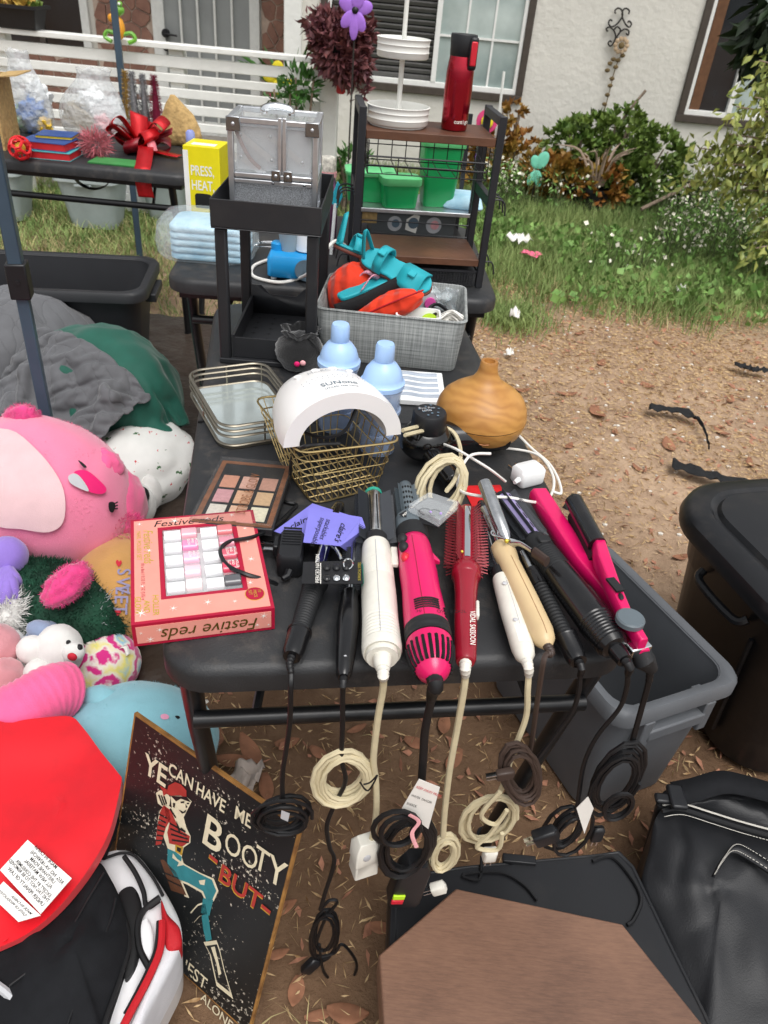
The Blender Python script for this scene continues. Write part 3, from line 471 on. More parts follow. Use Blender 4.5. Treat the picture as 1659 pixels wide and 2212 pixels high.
# ---------------------------------------------------------------- folding tables, tent legs
def tabletop_mat():
    m = mat('tableplastic', '#28292b', .45, var=.12, vs=30, bump=.35, bs=420, dirt=.3); return m
tabletop_mat(); mat('tubeblack', '#17181a', .35, var=.2, vs=20, dirt=.1); mat('tentblue', '#3d4f5e', .4, var=.12, vs=8, coat=.2)
def ftable(label, o, rz, w, d, zt=.735, r=.06, t=.042, lx=.032, fy=.04, bar=.135, seam=True, rear=True, tie=True):
    tt = T('folding_table', label, 'table', (o[0], o[1], 0), rz); c = (w/2, d/2)
    def ring(k, z, rad): return [V((c[0]+x*1.0, c[1]+y, z)) for x, y in rr(w-2*k, d-2*k, rad, 7)]
    O('tabletop', B().loft([ring(.012, zt-t, r), ring(0, zt-t+.003, r), ring(0, zt-.014, r), ring(.004, zt-.005, r), ring(.013, zt, r)]), 'tableplastic', tt, smooth=50)
    if seam: O('hinge_seam', B().bx(.004, w-.004, d/2-.002, d/2+.002, zt-.002, zt+.0012), 'tubeblack', tt)
    O('apron', B().bx(.03, w-.03, .035, .05, zt-t-.02, zt-t-.001).bx(.03, w-.03, d-.05, d-.035, zt-t-.02, zt-t-.001).bx(.03, .045, .05, d-.05, zt-t-.02, zt-t-.001).bx(w-.045, w-.03, .05, d-.05, zt-t-.02, zt-t-.001), 'tubeblack', tt)
    for y0, s in ((fy, 1), (d-fy, -1)):
        for x in (lx, w-lx):
            g = w/2-x; g = g/abs(g)*.02; O('leg', B().tube([(x, y0, zt-t-.012), (x, y0+s*.035, .55), (x+g, y0+s*.15, .014)], .0145, 10), 'tubeblack', tt); O('rubber_foot', B().cyl((x+g, y0+s*.15, 0), (x+g, y0+s*.15, .03), .018, n=10), 'blkplastic', tt)
        O('crossbar', B().tube([(lx, y0, zt-bar), (w-lx, y0, zt-bar)], .012, 10), 'tubeblack', tt)
        if rear or s == 1:
            for q in (-1, 1): O('brace', B().tube([(w/2+q*(w/2-lx-.08), y0, zt-bar), (w/2+q*(w/2-lx-.12), y0+s*.2, zt-t-.015)], .0065, 6), 'tubeblack', tt)
    return tt
YA = .1764; TO = V((-.2502, .6193, .735)); TU = V((cos(YA), sin(YA), 0)); TV = V((-sin(YA), cos(YA), 0)); ZT = .735
def tp_(s, t, h=0): return TO+TU*s+TV*t+V((0, 0, h))
ftable('black folding table covered with hair styling tools', TO, YA, .61, 1.22)
Y2 = radians(4.4); T2 = V((-.628, 1.945, 0))
ftable('black folding table holding the metal rack and blue pads', T2, Y2, .885, .74, r=.07, seam=False, lx=.055, fy=.07)
t3 = at(-60, 345, ZT); ftable('black folding table far back with clear bags and a red bow', (at(402, 380, ZT).x-1.22, at(402, 380, ZT).y, 0), 0, 1.22, .61, r=.05, lx=.07)
def sqpole(name, label, p, w, z1, clampz, M='tentblue'):
    t = T(name, label, 'pole', (p.x, p.y, 0), .25)
    O('foot', B().bx(-w, w, -w, w, 0, .006), 'blackmetal', t)
    O('inner_leg', B().bx(-w*.44, w*.44, -w*.44, w*.44, .006, clampz), M, t, bev=.003); O('outer_leg', B().bx(-w*.5, w*.5, -w*.5, w*.5, clampz, z1), M, t, bev=.003)
    O('clamp', B().bx(-w*.72, w*.72, -w*.72, w*.72, clampz-.055, clampz+.035), 'blkplastic', t, bev=.004); O('button', B().cyl((.0, -w*.72, clampz-.01), (0, -w*.80, clampz-.01), .006, n=10), 'blackmetal', t)
sqpole('tent_leg', 'blue grey tent leg standing among the grey jacket and plush', at(142, 1110, 0), .034, 2.3, .735)
sqpole('tent_leg', 'blue grey tent leg behind the far table with bags', at(303, 560, 0), .036, 2.3, 1.9)
# ---------------------------------------------------------------- far table goods
Z = ZT+.001
def bagmat():
    m = mat('clearbag', '#e4e8ea', .15, var=.05, trans=0, alpha=.42, bump=1, bs=28, sp=.9)
    return m
bagmat()
def soft(b, c, r, amp, fr, seed, n=26, m=18, M=None, flat=True, ridge=0):
    def fn(p):
        k = 1+amp*nz(p, fr, seed)+amp*.5*nz(p, fr*2.3, seed+5)
        if ridge: k += ridge*abs(nz(p, fr*3, seed+9))
        return k
    b.ell(c, r, n, m, M=M, fn=fn)
    return b
def bag(label, px, w, h, seed, contents, tip):
    p = at(px[0], px[1], Z); t = T('plastic_bag', label, 'bag', p); b = B(); n = 28
    prof = [(0, 0), (.85, .0), (1, .12), (.97, .35), (.8, .6), (.55, .78), (.42, .9), (.5, 1.0)]
    rings = [[V((w/2*r*cos(2*pi*k/n)*(1+.18*nz((k*.9, z*4, seed)))+tip*z*z, w/2.6*r*sin(2*pi*k/n)*(1+.2*nz((k*.9, z*4, seed+3))), h*z*(1+.12*nz((k*.5, z*2, seed+8)))+.002)) for k in range(n)] for r, z in [(max(r, .02), z) for r, z in prof]]
    b.loft(rings, cap=False); O('film', b, 'clearbag', t, smooth=180, sub=1)
    for nm, bb, m in contents: O(nm, bb, m, t, smooth=40)
for n, c in (('bagblue', '#2f78c8'), ('bagyel', '#e0b93c'), ('bagred', '#b8322e'), ('bagtan', '#a89a80'), ('bagwhite', '#dfe2e2'), ('baggreen', '#4a8a4e'), ('bagpink', '#e7a7ac')): mat(n, c, .6, var=.2, vs=30)
bag('tall clear plastic bag with blue and green contents on the far table', (75, 285), .19, .30, 1, [('bundle', soft(B(), (.01, 0, .07), (.055, .05, .065), .5, 2, 3), 'bagblue'), ('bundle', soft(B(), (-.05, -.01, .05), (.035, .04, .045), .5, 2, 5), 'baggreen'), ('bundle', soft(B(), (.06, -.02, .035), (.03, .03, .035), .5, 2, 6), 'bagyel'), ('bundle', soft(B(), (.03, .02, .14), (.05, .04, .05), .5, 2, 8), 'bagwhite')], -.02)
bag('wide clear plastic bag with folded tan and pink contents', (205, 290), .30, .25, 2, [('folded_box', B().bx(-.07, .07, -.05, .05, -.035, .035, M=rot('Y', .45, (-.04, 0, .06))), 'bagtan'), ('folded_box', B().bx(-.05, .05, -.04, .04, -.05, .05, M=rot('Y', -.5, (.07, 0, .09))), 'bagwhite'), ('bundle', soft(B(), (.06, -.02, .05), (.05, .05, .04), .5, 2, 5), 'bagpink'), ('bundle', soft(B(), (0, .02, .13), (.06, .05, .04), .5, 2, 15), 'bagwhite')], .03)
def tinsel(label, px, h, r, m, seed):
    p = at(px[0], px[1], Z); t = T('tinsel_tree', label, 'decoration', p, group=None); rd = np.random.default_rng(seed)
    O('core', B().lathe([(.0, 0), (r*.85, .0), (r*.5, h*.5), (.004, h), (0, h)], 14), m, t)
    n = 1500; z = rd.uniform(0, 1, n)**.9; a = rd.uniform(0, 6.28, n); R = r*(.85*(1-z))+.003; P = np.stack([np.cos(a)*R, np.sin(a)*R, z*h], 1); D = np.stack([np.cos(a), np.sin(a), 0*a+.3], 1)
    v_, f_ = leaves(P, .014, .35, .12, 0, updir=D, seed=seed); fast('tinsel', v_, f_, m, t, kind='stuff')
mat('silvert', '#9a9a9c', .35, .7, var=.3, vs=200); mat('goldt', '#a8894a', .4, .6, var=.3, vs=200); mat('burgt', '#7a1838', .45, .3, var=.3, vs=200)
tinsel('gold tinsel cone tree behind the silver ones', (281, 268), .22, .022, 'goldt', 1); tinsel('silver tinsel cone tree beside the gold one', (296, 285), .24, .03, 'silvert', 2); tinsel('silver tinsel cone tree beside the burgundy one', (318, 287), .235, .028, 'silvert', 3); tinsel('burgundy tinsel cone tree on the far table', (342, 290), .235, .03, 'burgt', 4)
mat('burlap', '#b99a66', .9, var=.2, vs=60, bump=.7, bs=40)
p = at(393, 312, Z); t = T('burlap_sack', 'tan burlap sack standing behind the red bow', 'sack', p); bb = B()
bb.loft([[V((w*.5*cos(a)*(1+.25*nz((a*1.5, z*16, 2)))+(z/.19)**2*-.03+.02*nz((z*20, 3, 1)), .05*k*sin(a)*(1+.3*nz((a*2, z*14, 6))), z)) for a in [2*pi*i/20 for i in range(20)]] for w, k, z in ((.19, .8, .001), (.2, 1, .02), (.18, .9, .07), (.13, .7, .12), (.08, .5, .155), (.035, .3, .18), (.02, .2, .19))]); O('body', bb, 'burlap', t, smooth=180)
# big red glitter bow
mat('redglit', '#b8141c', .35, .35, var=.5, vs=500, bump=.9, bs=600); mat('redsatin', '#7c0f1c', .4, var=.2); mat('pinksatin', '#d2757e', .4, var=.15)
p = at(305, 330, Z); t = T('gift_bow', 'big red glitter bow with trailing ribbon on the far table', 'bow', p)
def ribbon(pts, w, side, k=6): c = cr(pts, k); n = len(c); bb = B(); bb.grid(n, 2, lambda u, v: c[round(u*(n-1))]+V(side)*(v-.5)*w); return bb
for i in range(9):
    a = i*.72+.3; r0 = .125; d = V((cos(a), sin(a)*.7, 0)); up = .04+.035*(i % 3)
    O('loop', ribbon([(0, 0, .02), d*r0*.6+V((0, 0, up+.02)), d*r0+V((0, 0, up)), d*r0*.7+V((0, 0, up-.028)), (0, 0, .012)], .07, V((-d.y, d.x, .25)).normalized()), 'redglit' if i % 3 else 'redsatin', t, smooth=180, solid=.001)
O('tail', ribbon([(.02, 0, .04), (.06, -.12, .04), (.085, -.235, .012), (.09, -.272, .0), (.092, -.285, -.04), (.10, -.287, -.10)], .06, (1, .1, 0)), 'redglit', t, smooth=180, solid=.001); O('tail', ribbon([(.02, -.02, .06), (.06, -.06, .06), (.08, -.09, .03)], .04, (.8, .3, 0)), 'pinksatin', t, smooth=180, solid=.001); O('tail', ribbon([(0, 0, .05), (.08, .01, .07), (.13, .02, .09)], .03, (0, .5, .8)), 'redsatin', t, smooth=180, solid=.001); O('tail', ribbon([(.03, 0, .02), (.12, -.03, .012), (.17, -.04, .01)], .05, (.2, 1, 0)), 'redglit', t, smooth=180, solid=.001)
t = T('tinsel_pompom', 'white and red tinsel pompom beside the stack of books', 'decoration', at(210, 338, Z)); P, D = lumps([(0, 0, .045, .055, .045, .045)], 900, 81, .3); v_, f_ = leaves(P, .035, .5, .08, 0, updir=D, seed=82); fast('tinsel', v_[:len(v_)//8*4], f_[f_[:, 2] < len(v_)//8*4], mat('tinw', '#e6dedd', .4, var=.1), t); fast('tinsel', v_, f_, mat('tinr', '#c9727c', .4, var=.2), t)
# books
mat('page', '#dcd6c6', .8, var=.1, vs=90)
def book(label, px, w, d, h, z, rz, cover, side):
    p = at(px[0], px[1], Z); t = T('book', label, 'book', (p.x, p.y, Z+z), rz); O('pages', B().bx(-w/2+.003, w/2-.003, -d/2+.003, d/2, .002, h-.002), side, t); O('cover', B().bx(-w/2, w/2, -d/2, d/2+.003, h-.002, h).bx(-w/2, w/2, -d/2, d/2+.003, 0, .002).bx(-w/2, w/2, d/2+.001, d/2+.003, .002, h-.002), cover, t); return t
for n, c in (('bkred', '#c1272d'), ('bkteal', '#4aa3a8'), ('bkblue', '#2c4a86'), ('bkyel', '#e3c62a'), ('bkgrn', '#3f8a4a')): mat(n, c, .45, var=.15, vs=20)
book('teal covered book with red page edges at the bottom of the stack', (118, 338), .17, .13, .028, 0, .03, 'bkteal', 'bkred'); book('dark blue book with red page edges in the middle of the stack', (110, 336), .18, .12, .028, .029, -.04, 'bkblue', 'bkred'); book('yellow edged thin book on top of the red edged books', (130, 330), .14, .11, .012, .058, .1, 'bkblue', 'bkyel'); book('flat green thin book lying under the red bow', (255, 352), .2, .1, .005, 0, .0, 'bkgrn', 'bkgrn')
t = T('small_box', 'small red printed box lying behind the books', 'box', at(60, 322, Z), .2); O('carton', B().bx(-.04, .04, -.03, .03, 0, .03), 'bkred', t, bev=.001); O('flap', B().bx(-.03, .045, -.02, .02, .0302, .034, M=rot('Y', -.05)), 'bagtan', t)
# red lattice ball toy
t = T('lattice_ball', 'red openwork lattice ball toy with a yellow core', 'toy', at(48, 345, Z)); R = .04; bb = B()
for i in range(14):
    zc = 1-2*(i+.5)/14; a = i*2.4; c = V((cos(a)*sqrt(1-zc*zc), sin(a)*sqrt(1-zc*zc), zc)); u = c.orthogonal().normalized(); v = c.cross(u); bb.tube([V((0, 0, R))+(c*.86+(u*cos(k*pi/5)+v*sin(k*pi/5))*.5).normalized()*R for k in range(10)], .0045, 5, closed=True)
O('lattice', bb, mat('redpl', '#d8252c', .4, var=.08), t); O('core', B().ell((0, 0, R), .02, 12, 8), 'bagyel', t)
O('bag_strap', B().tube(cr([at(150, 372, ZT-.05), at(175, 398, ZT-.12), at(205, 408, ZT-.13), at(232, 398, ZT-.1), at(236, 375, ZT-.05)], 8), .008, 6, sx=.3), 'tubeblack', None, label='thin black strap hanging below the far table edge', cat='strap')
q = at(-45, 322, ZT); t = T('cardboard_box', 'tan cardboard box with one open flap at the end of the far table', 'box', (q.x, q.y, Z), .1)
O('carton', B().bx(-.1, .1, 0, .18, 0, .004).bx(-.1, .1, 0, .004, .004, .25).bx(-.1, .1, .176, .18, .004, .25).bx(-.1, -.096, .004, .176, .004, .25).bx(.096, .1, .004, .176, .004, .25), 'burlap', t); O('flap', B().bx(0, .09, .002, .178, -.002, .002, M=Matrix.Translation((.098, 0, .252)) @ Matrix.Rotation(-.12, 4, 'Y')), 'burlap', t)
# translucent storage bins under the far table
mat('binclear', '#b4bfbf', .35, var=.08, vs=10, alpha=.8, sp=.6); mat('binlid', '#c3cccd', .3, var=.06)
def tote(name, label, p, rz, w, d, h, taper, m, rim=.022, cat='bin', th=.006, ribs=0, rimh=.03, r=.05):
    t = T(name, label, cat, p, rz)
    def ring(k, z, e=0): return [V((x, y, z)) for x, y in rr(w-2*taper*(1-k)+2*e, d-2*taper*(1-k)+2*e, r, 5)]
    O('body', B().loft([ring(0, 0), ring(.03, .008), ring(1, h), ring(1, h, -th), ring(.05, .02, -th), ring(.0, .02, -th-.06)]), m, t, smooth=50)
    O('rim', B().loft([ring(1, h-rimh, .003), ring(1, h-rimh, rim), ring(1, h-.006, rim), ring(1, h+.004, rim-.006), ring(1, h+.004, -.002), ring(1, h-.004, -th-.002)], cap=False), m, t, smooth=50)
    return t
for px, w, lab in (((195, 497), .36, 'large translucent grey storage bin under the far table'), ((352, 478), .30, 'translucent storage bin under the far table end'), ((0, 480), .30, 'translucent storage bin beside the tall grass at the table end')):
    p = at(px[0], px[1], 0); t = tote('storage_bin', lab, (p.x, p.y+.14, 0), 0, w, .3, .3, .045, 'binclear', .012)
    O('lid', B().loft([[V((x, y, z)) for x, y in rr(w+.03+k, .33+k, .05)] for k, z in ((0, .306), (.004, .312), (.004, .325), (-.01, .332))]), 'binlid', t, smooth=50)
    O('handle', B().bx(-.05, .05, -.17, -.155, .25, .262), 'binclear', t, bev=.003)
for q, lab in (((275, 455), 'white folded towels stacked on the grass between the bins'),): 
    p = at(q[0], q[1]+20, 0); t = T('towel_stack', lab, 'towels', (p.x, p.y+.3, 0))
    for i in range(4): O('towel', B().loft([[V((x, y, z+i*.06)) for x, y in rr(.2, .2, .03)] for z in (0, .0, .05, .055)]), 'bagwhite', t, smooth=50, bev=.01)
# ---------------------------------------------------------------- big totes, trash can
mat('toteblack', '#292a2d', .5, var=.1, vs=10, bump=.08, bs=300, dirt=.12); mat('totegrey', '#5a5d61', .55, var=.12, vs=6, bump=.06, bs=200, dirt=.15); mat('trashblk', '#141518', .36, var=.1, dirt=.1)
pa = at(330, 770, 0); tk = tote('storage_tote', 'large black plastic tote holding toys beside the green cushion', (-1.333, 2.656, 0), .15, .80, .37, .46, .05, 'toteblack', .025, 'tote', r=.07)
O('handle', B().bx(.40, .44, -.08, .08, .39, .42), 'toteblack', tk, bev=.004)
q = V((-1.5, 2.52, .33)); t = T('toy_car', 'blue toy vehicle with white and yellow details inside the black tote', 'toy', q, .25)
O('body', B().loft([[V((x, y, z)) for y, z in ((-.03, 0), (.03, 0), (.03, .03), (.02, .045), (-.02, .045), (-.03, .03))] for x in (-.09, .09)]), mat('toyblue', '#26337e', .35, var=.1), t, bev=.006)
for x in (-.05, .05): O('wheel', B().cyl((x, -.034, .005), (x, .034, .005), .022, n=14), 'bagyel', t)
O('lamp', B().ell((.045, -.03, .035), .016, 10, 6), 'eye', t)
O('toy_tray', B().ell((0, 0, 0), (.13, .09, .03), 20, 8), mat('toyorange', '#f0603a', .45, var=.08), None, label='orange toy lying under the blue toy vehicle in the tote', cat='toy').location = (-1.42, 2.52, .305)
O('toy_base', B().bx(-.33, .33, -.12, .12, .03, .30), 'toteblack', tk)
# grey recycling tote beside the front table
A_, B_, C_ = at(1300, 1165, .35), at(1612, 1470, .35), at(1340, 1560, .35); ctr = (A_+C_)/2; ang = atan2(A_.y-B_.y, A_.x-B_.x); L_ = (A_-B_).length; W_ = (C_-B_).length
tg = tote('recycling_tote', 'open grey plastic tote standing under the table corner', (ctr.x, ctr.y, 0), ang, L_-.03, W_-.03, .35, .022, 'totegrey', .018, 'tote', r=.045)
hx = -(L_-.03)/2
O('handle', B().bx(hx-.022, hx+.004, -.07, .07, .262, .292), 'totegrey', tg, bev=.004)
for s in (-1, 1): O('handle_bracket', B().loft([[V((hx-.02+.0*k, s*.075-.012, z)), V((hx-.02, s*.075+.012, z)), V((hx+.03, s*.075+.012, z)), V((hx+.03, s*.075-.012, z))] for k, z in ((0, .32), (1, .24))]), 'totegrey', tg, bev=.003)
tc_ = V((.985, 1.36, 0)); t = T('trash_can', 'tall black plastic trash can with closed lid', 'trash can', tc_, .3)
def tring(w, z, r): return [V((x, y, z)) for x, y in rr(w, w, r, 9)]
O('body', B().loft([tring(.38, 0, .1), tring(.40, .01, .11), tring(.47, .36, .13), tring(.485, .37, .135), tring(.50, .44, .14), tring(.515, .45, .145)]), 'trashblk', t, smooth=35, bev=.003)
O('lid', B().loft([tring(.53, .451, .15), tring(.565, .454, .165), tring(.572, .47, .168), tring(.56, .492, .165), tring(.53, .502, .15), tring(.46, .504, .12), tring(.445, .497, .115), tring(.43, .497, .11), tring(.415, .507, .10), tring(.2, .514, .05)]), 'trashblk', t, smooth=40)
for k in range(4): a = k*pi/2; O('side_rib', B().tube([(-.24*cos(a)+.1*sin(a), -.24*sin(a)-.1*cos(a), .36), (-.215*cos(a)+.09*sin(a), -.215*sin(a)-.09*cos(a), .06)], .006, 6), 'trashblk', t)
O('grip', B().tube(cr([(-.252, -.08, .40), (-.268, -.06, .385), (-.27, .06, .385), (-.252, .08, .40)], 5), .010, 8), 'trashblk', t)
def foldmat(name, base, waves, rough=.8):
    m = mat(name, base, rough, var=.12, vs=14, sheen=.2); nt = m.node_tree; N = nt.nodes; L = nt.links; b = N['Principled BSDF']; tc = N.new('ShaderNodeTexCoord'); prev = None
    for sc_, dist, rotz, st, dd, prof in waves:
        mp = N.new('ShaderNodeMapping'); mp.inputs['Rotation'].default_value = (.3, .4, rotz); w = N.new('ShaderNodeTexWave'); w.wave_profile = prof; w.inputs['Scale'].default_value = sc_; w.inputs['Distortion'].default_value = dist; w.inputs['Detail'].default_value = 2; w.inputs['Detail Scale'].default_value = .9
        L.new(tc.outputs['Object'], mp.inputs[0]); L.new(mp.outputs[0], w.inputs['Vector']); pw = N.new('ShaderNodeMath'); pw.operation = 'POWER'; pw.inputs[1].default_value = .35 if prof == 'TRI' else 1; L.new(w.outputs['Fac'], pw.inputs[0]); bp = N.new('ShaderNodeBump'); bp.inputs['Strength'].default_value = st; bp.inputs['Distance'].default_value = dd; L.new(pw.outputs[0], bp.inputs['Height'])
        if prev: L.new(prev, bp.inputs['Normal'])
        prev = bp.outputs[0]
    L.new(prev, b.inputs['Normal'])
# ---------------------------------------------------------------- left-hand pile: clothes, plush toys, cushion, backpack, sign
mat('greenfab', '#0b4034', .75, var=.2, vs=8, bump=.3, bs=60, sheen=.3); mat('greyfab', '#5c5d60', .8, var=.12, vs=20, bump=.3, bs=300, sheen=.2); mat('pinkplush', '#e67f9f', .9, var=.07, vs=5, bump=.6, bs=420, sheen=.5); mat('palepink', '#d8b6b9', .9, var=.1, vs=9, bump=.6, bs=420, sheen=.4, dirt=.25)
mat('hotpink', '#d43a7c', .8, var=.2, vs=40, sheen=.4); mat('whiteplush', '#d9d8d4', .9, var=.06, bump=.3, bs=250, sheen=.4); mat('bluegrey', '#8492ae', .9, var=.12, bump=.3, bs=250, sheen=.4); mat('tanfab', '#b98a4e', .9, var=.1, vs=14, bump=.3, bs=250, sheen=.3); mat('furgreen', '#0f3d2a', .8, var=.4, vs=25); mat('purpl', '#8a70c4', .8, var=.1, bump=.2, bs=250, sheen=.4); mat('aqua', '#86bcc8', .9, var=.05, bump=.25, bs=250, sheen=.4); mat('ribpink', '#ee5f92', .85, var=.08, bump=.3, bs=200, sheen=.4); mat('dustpink', '#c98a90', .9, var=.1, bump=.3, bs=200, sheen=.4); mat('brownfur', '#5a3020', .85, var=.3, vs=30)
mat('inkblack', '#101012', .6, var=.1); mat('inkwhite', '#efece4', .6, var=.03); mat('inkgrey', '#b9babd', .5, var=.05); mat('mouth', '#e0186c', .7, var=.05)
foldmat('quilt', '#5e5f62', [(5.5, 6, .4, .5, .012, 'TRI'), (6, 6, 1.9, .45, .012, 'TRI')]); foldmat('greenfold', '#0d5445', [(2.2, 5, .6, .3, .02, 'SIN')], .7)
class Ell:                                                          # an ellipsoid body that features are sewn onto
    def __init__(s, c, r, R): s.c = V(c); s.r = V(r); s.R = R.to_3x3(); s.Ri = s.R.inverted()
    def M(s): return Matrix.Translation(s.c) @ s.R.to_4x4()
    def hit(s, x, y, k=1.0):
        d = s.Ri @ ray(x, y); o = s.Ri @ (CP-s.c); q = V((d.x/s.r.x, d.y/s.r.y, d.z/s.r.z))/k; e = V((o.x/s.r.x, o.y/s.r.y, o.z/s.r.z))/k
        a = q.dot(q); b = q.dot(e); c = e.dot(e)-1; D = b*b-a*c
        t = (-b-sqrt(max(0, D)))/a; return CP+ray(x, y)*t
    def patch(s, pts, k, rings=6, sub=4):
        P = [V((*p, 0)) for p in pts]; P = cr(P, sub, True); c = sum(P, V())/len(P); b = B(); n = len(P); vs = [s.hit(c.x, c.y, k)]
        for i in range(1, rings+1): vs += [s.hit(*(c+(p-c)*(i/rings)).xy, k) for p in P]
        fs = [(0, 1+j, 1+(j+1) % n) for j in range(n)]
        for i in range(rings-1):
            for j in range(n): q = 1+i*n; fs.append((q+j, q+n+j, q+n+(j+1) % n, q+(j+1) % n))
        return b.add(vs, fs)
def ellbody(e, amp, fr, seed, n=40, m=26): return soft(B(), (0, 0, 0), e.r, amp, fr, seed, n, m, M=e.M())
def fur(name, e, n, l, m, parent, seed, keep=None, down=0):
    r = np.random.default_rng(seed); d = r.normal(size=(n, 3)); d /= np.linalg.norm(d, axis=1)[:, None]; R = np.array(e.R); rr_ = np.array(e.r)
    P = (d*rr_*.97) @ R.T+np.array(e.c); D = (d/rr_) @ R.T; D /= np.linalg.norm(D, axis=1)[:, None]
    if parent is not None: P = P-np.array(XF[parent.name].translation)
    v_, f_ = leaves(P, l, .55, .10, 0, updir=D+np.array([.3, 0, down]), seed=seed+1); return fast(name, v_, f_, m, parent)
def ED(c, r, rx=0, ry=0, rz=0): return Ell(c, r, Matrix.Rotation(rz, 4, 'Z') @ Matrix.Rotation(ry, 4, 'Y') @ Matrix.Rotation(rx, 4, 'X'))
# sheets let fall by the cloth solver, then frozen
def drape(name, m, parent, nu, nv, fn, cols, frames=34, solid=.006, mass=.25, bend=.4, grow=.13, sub=1, mesh=None, selfc=True):
    b = mesh or B()
    if mesh is None: b.grid(nu, nv, fn)
    me = bpy.data.meshes.new(name); me.from_pydata([tuple(p) for p in b.v], [], b.f); o = bpy.data.objects.new(name, me); COL.objects.link(o); tmp = []
    for bb in cols: cm_ = bpy.data.meshes.new('c'); cm_.from_pydata([tuple(p) for p in bb.v], [], bb.f); c = bpy.data.objects.new('c', cm_); COL.objects.link(c); c.modifiers.new('col', 'COLLISION'); c.collision.thickness_outer = .006; c.collision.cloth_friction = 25; tmp.append(c)
    cl = o.modifiers.new('cloth', 'CLOTH'); st = cl.settings; st.quality = 5; st.mass = mass; st.bending_stiffness = bend; st.tension_stiffness = 25; st.compression_stiffness = 25; st.shear_stiffness = 12; st.air_damping = 2; st.shrink_min = -grow; cl.collision_settings.distance_min = .006; cl.collision_settings.use_self_collision = selfc; cl.collision_settings.self_distance_min = .006; cl.point_cache.frame_start = 1; cl.point_cache.frame_end = frames
    for f in range(1, frames+1): SC.frame_set(f)
    dg = bpy.context.evaluated_depsgraph_get(); m2 = bpy.data.meshes.new_from_object(o.evaluated_get(dg)); vs = [V(v.co) for v in m2.vertices]; fs = [tuple(q.vertices) for q in m2.polygons]
    for c in tmp+[o]: bpy.data.objects.remove(c)
    SC.frame_set(1); bb = B(); bb.add(vs, fs); return O(name, bb, m, parent, smooth=180, world=True, solid=solid, sub=sub)
# green puffy cushion
e = ED(at(222, 850, .22), (.27, .22, .215), 0, .1, -.35); t = T('green_cushion', 'large dark green quilted fabric bundle in front of the black tote', 'cushion', V((e.c.x, e.c.y, 0)))
bb = B(); bb.ell((0, 0, 0), e.r, 72, 44, M=e.M(), fn=lambda p: 1+.12*nz(p, 1.7, 3)+.06*nz(p, 4, 1)-.15*abs(nz(V((p.x, p.y*2.5, p.z)), 2.2, 6))**.8+.05*abs(sin(7*(p.x+.6*p.z+.5*nz(p, 1.6, 9))))**.7*(.6+.6*nz(p, 2, 4))); GB = bb; sh_ = B(); sh_.ell((0, 0, 0), e.r*.93, 40, 26, M=e.M(), fn=lambda p: 1+.22*nz(p, 1.9, 3)-.1*abs(nz(p, 3, 8))); O('stuffing', sh_, 'greenfold', t, smooth=180, world=True)
gc = e.c; sw = B(); sw.ell((0, 0, 0), e.r*.95, 40, 26, M=e.M(), fn=lambda p: 1+.22*nz(p, 1.9, 3)-.1*abs(nz(p, 3, 8)))
def gsheet(u, v): x, y = (u-.5)*.70, (v-.5)*.66; a = -.35; return V((gc.x+.0+x*cos(a)-y*sin(a), gc.y-.02+x*sin(a)+y*cos(a), gc.z+.27+.05*nz((u*4, v*4, 22))+.03*nz((u*8, v*8, 25))))
drape('cover', 'greenfold', t, 46, 44, gsheet, [sw, B().bx(-3, 0, .5, 4, -.05, .0)], 24, solid=.004, bend=.2, grow=.2)
# grey quilted jacket over it: a sheet let fall over the bundle by the cloth solver, then frozen
jc = at(80, 790, .45); t = T('quilted_jacket', 'crumpled grey quilted jacket draped over the dark green bundle', 'jacket', V((jc.x, jc.y, 0))); e2 = ED(at(40, 800, .20), (.30, .27, .27)); bb2 = ellbody(e2, .12, 2, 4); floor = B().bx(-3, 0, .5, 4, -.05, .0)
def jsheet(u, v): x, y = (u-.5)*.50, (v-.5)*.54; a = -.55; return V((jc.x-.05+x*cos(a)-y*sin(a), jc.y+.04+x*sin(a)+y*cos(a), .56+.05*nz((u*4, v*4, 2))+.03*nz((u*8, v*8, 5))))
drape('shell', 'quilt', t, 54, 54, lambda u, v: jsheet(u, v), [GB, bb2, floor], 26); O('filling', bb2, 'quilt', t, smooth=180, world=True)
# christmas blanket
def xmas():
    m = mat('xmas', '#dcdcd8', .95, var=.04, bump=.3, bs=300); nt = m.node_tree; N = nt.nodes; L = nt.links; b = N['Principled BSDF']; tc = N.new('ShaderNodeTexCoord')
    src = b.inputs['Base Color'].links[0].from_socket
    for sc_, th, c in ((22, .17, (.05, .14, .05, 1)), (30, .12, (.55, .03, .04, 1))):
        v = N.new('ShaderNodeTexVoronoi'); v.inputs['Scale'].default_value = sc_; nn = N.new('ShaderNodeTexNoise'); nn.inputs['Scale'].default_value = 90; mp = N.new('ShaderNodeVectorMath'); mp.operation = 'MULTIPLY_ADD'; mp.inputs[1].default_value = (.03, .03, .03)
        L.new(tc.outputs['Object'], nn.inputs['Vector']); L.new(nn.outputs['Color'], mp.inputs[0]); L.new(tc.outputs['Object'], mp.inputs[2]); L.new(mp.outputs[0], v.inputs['Vector'])
        lt = N.new('ShaderNodeMath'); lt.operation = 'LESS_THAN'; lt.inputs[1].default_value = th; L.new(v.outputs['Distance'], lt.inputs[0]); mx = N.new('ShaderNodeMixRGB'); mx.inputs['Color2'].default_value = c; L.new(lt.outputs[0], mx.inputs['Fac']); L.new(src, mx.inputs['Color1']); src = mx.outputs[0]
    L.new(src, b.inputs['Base Color'])
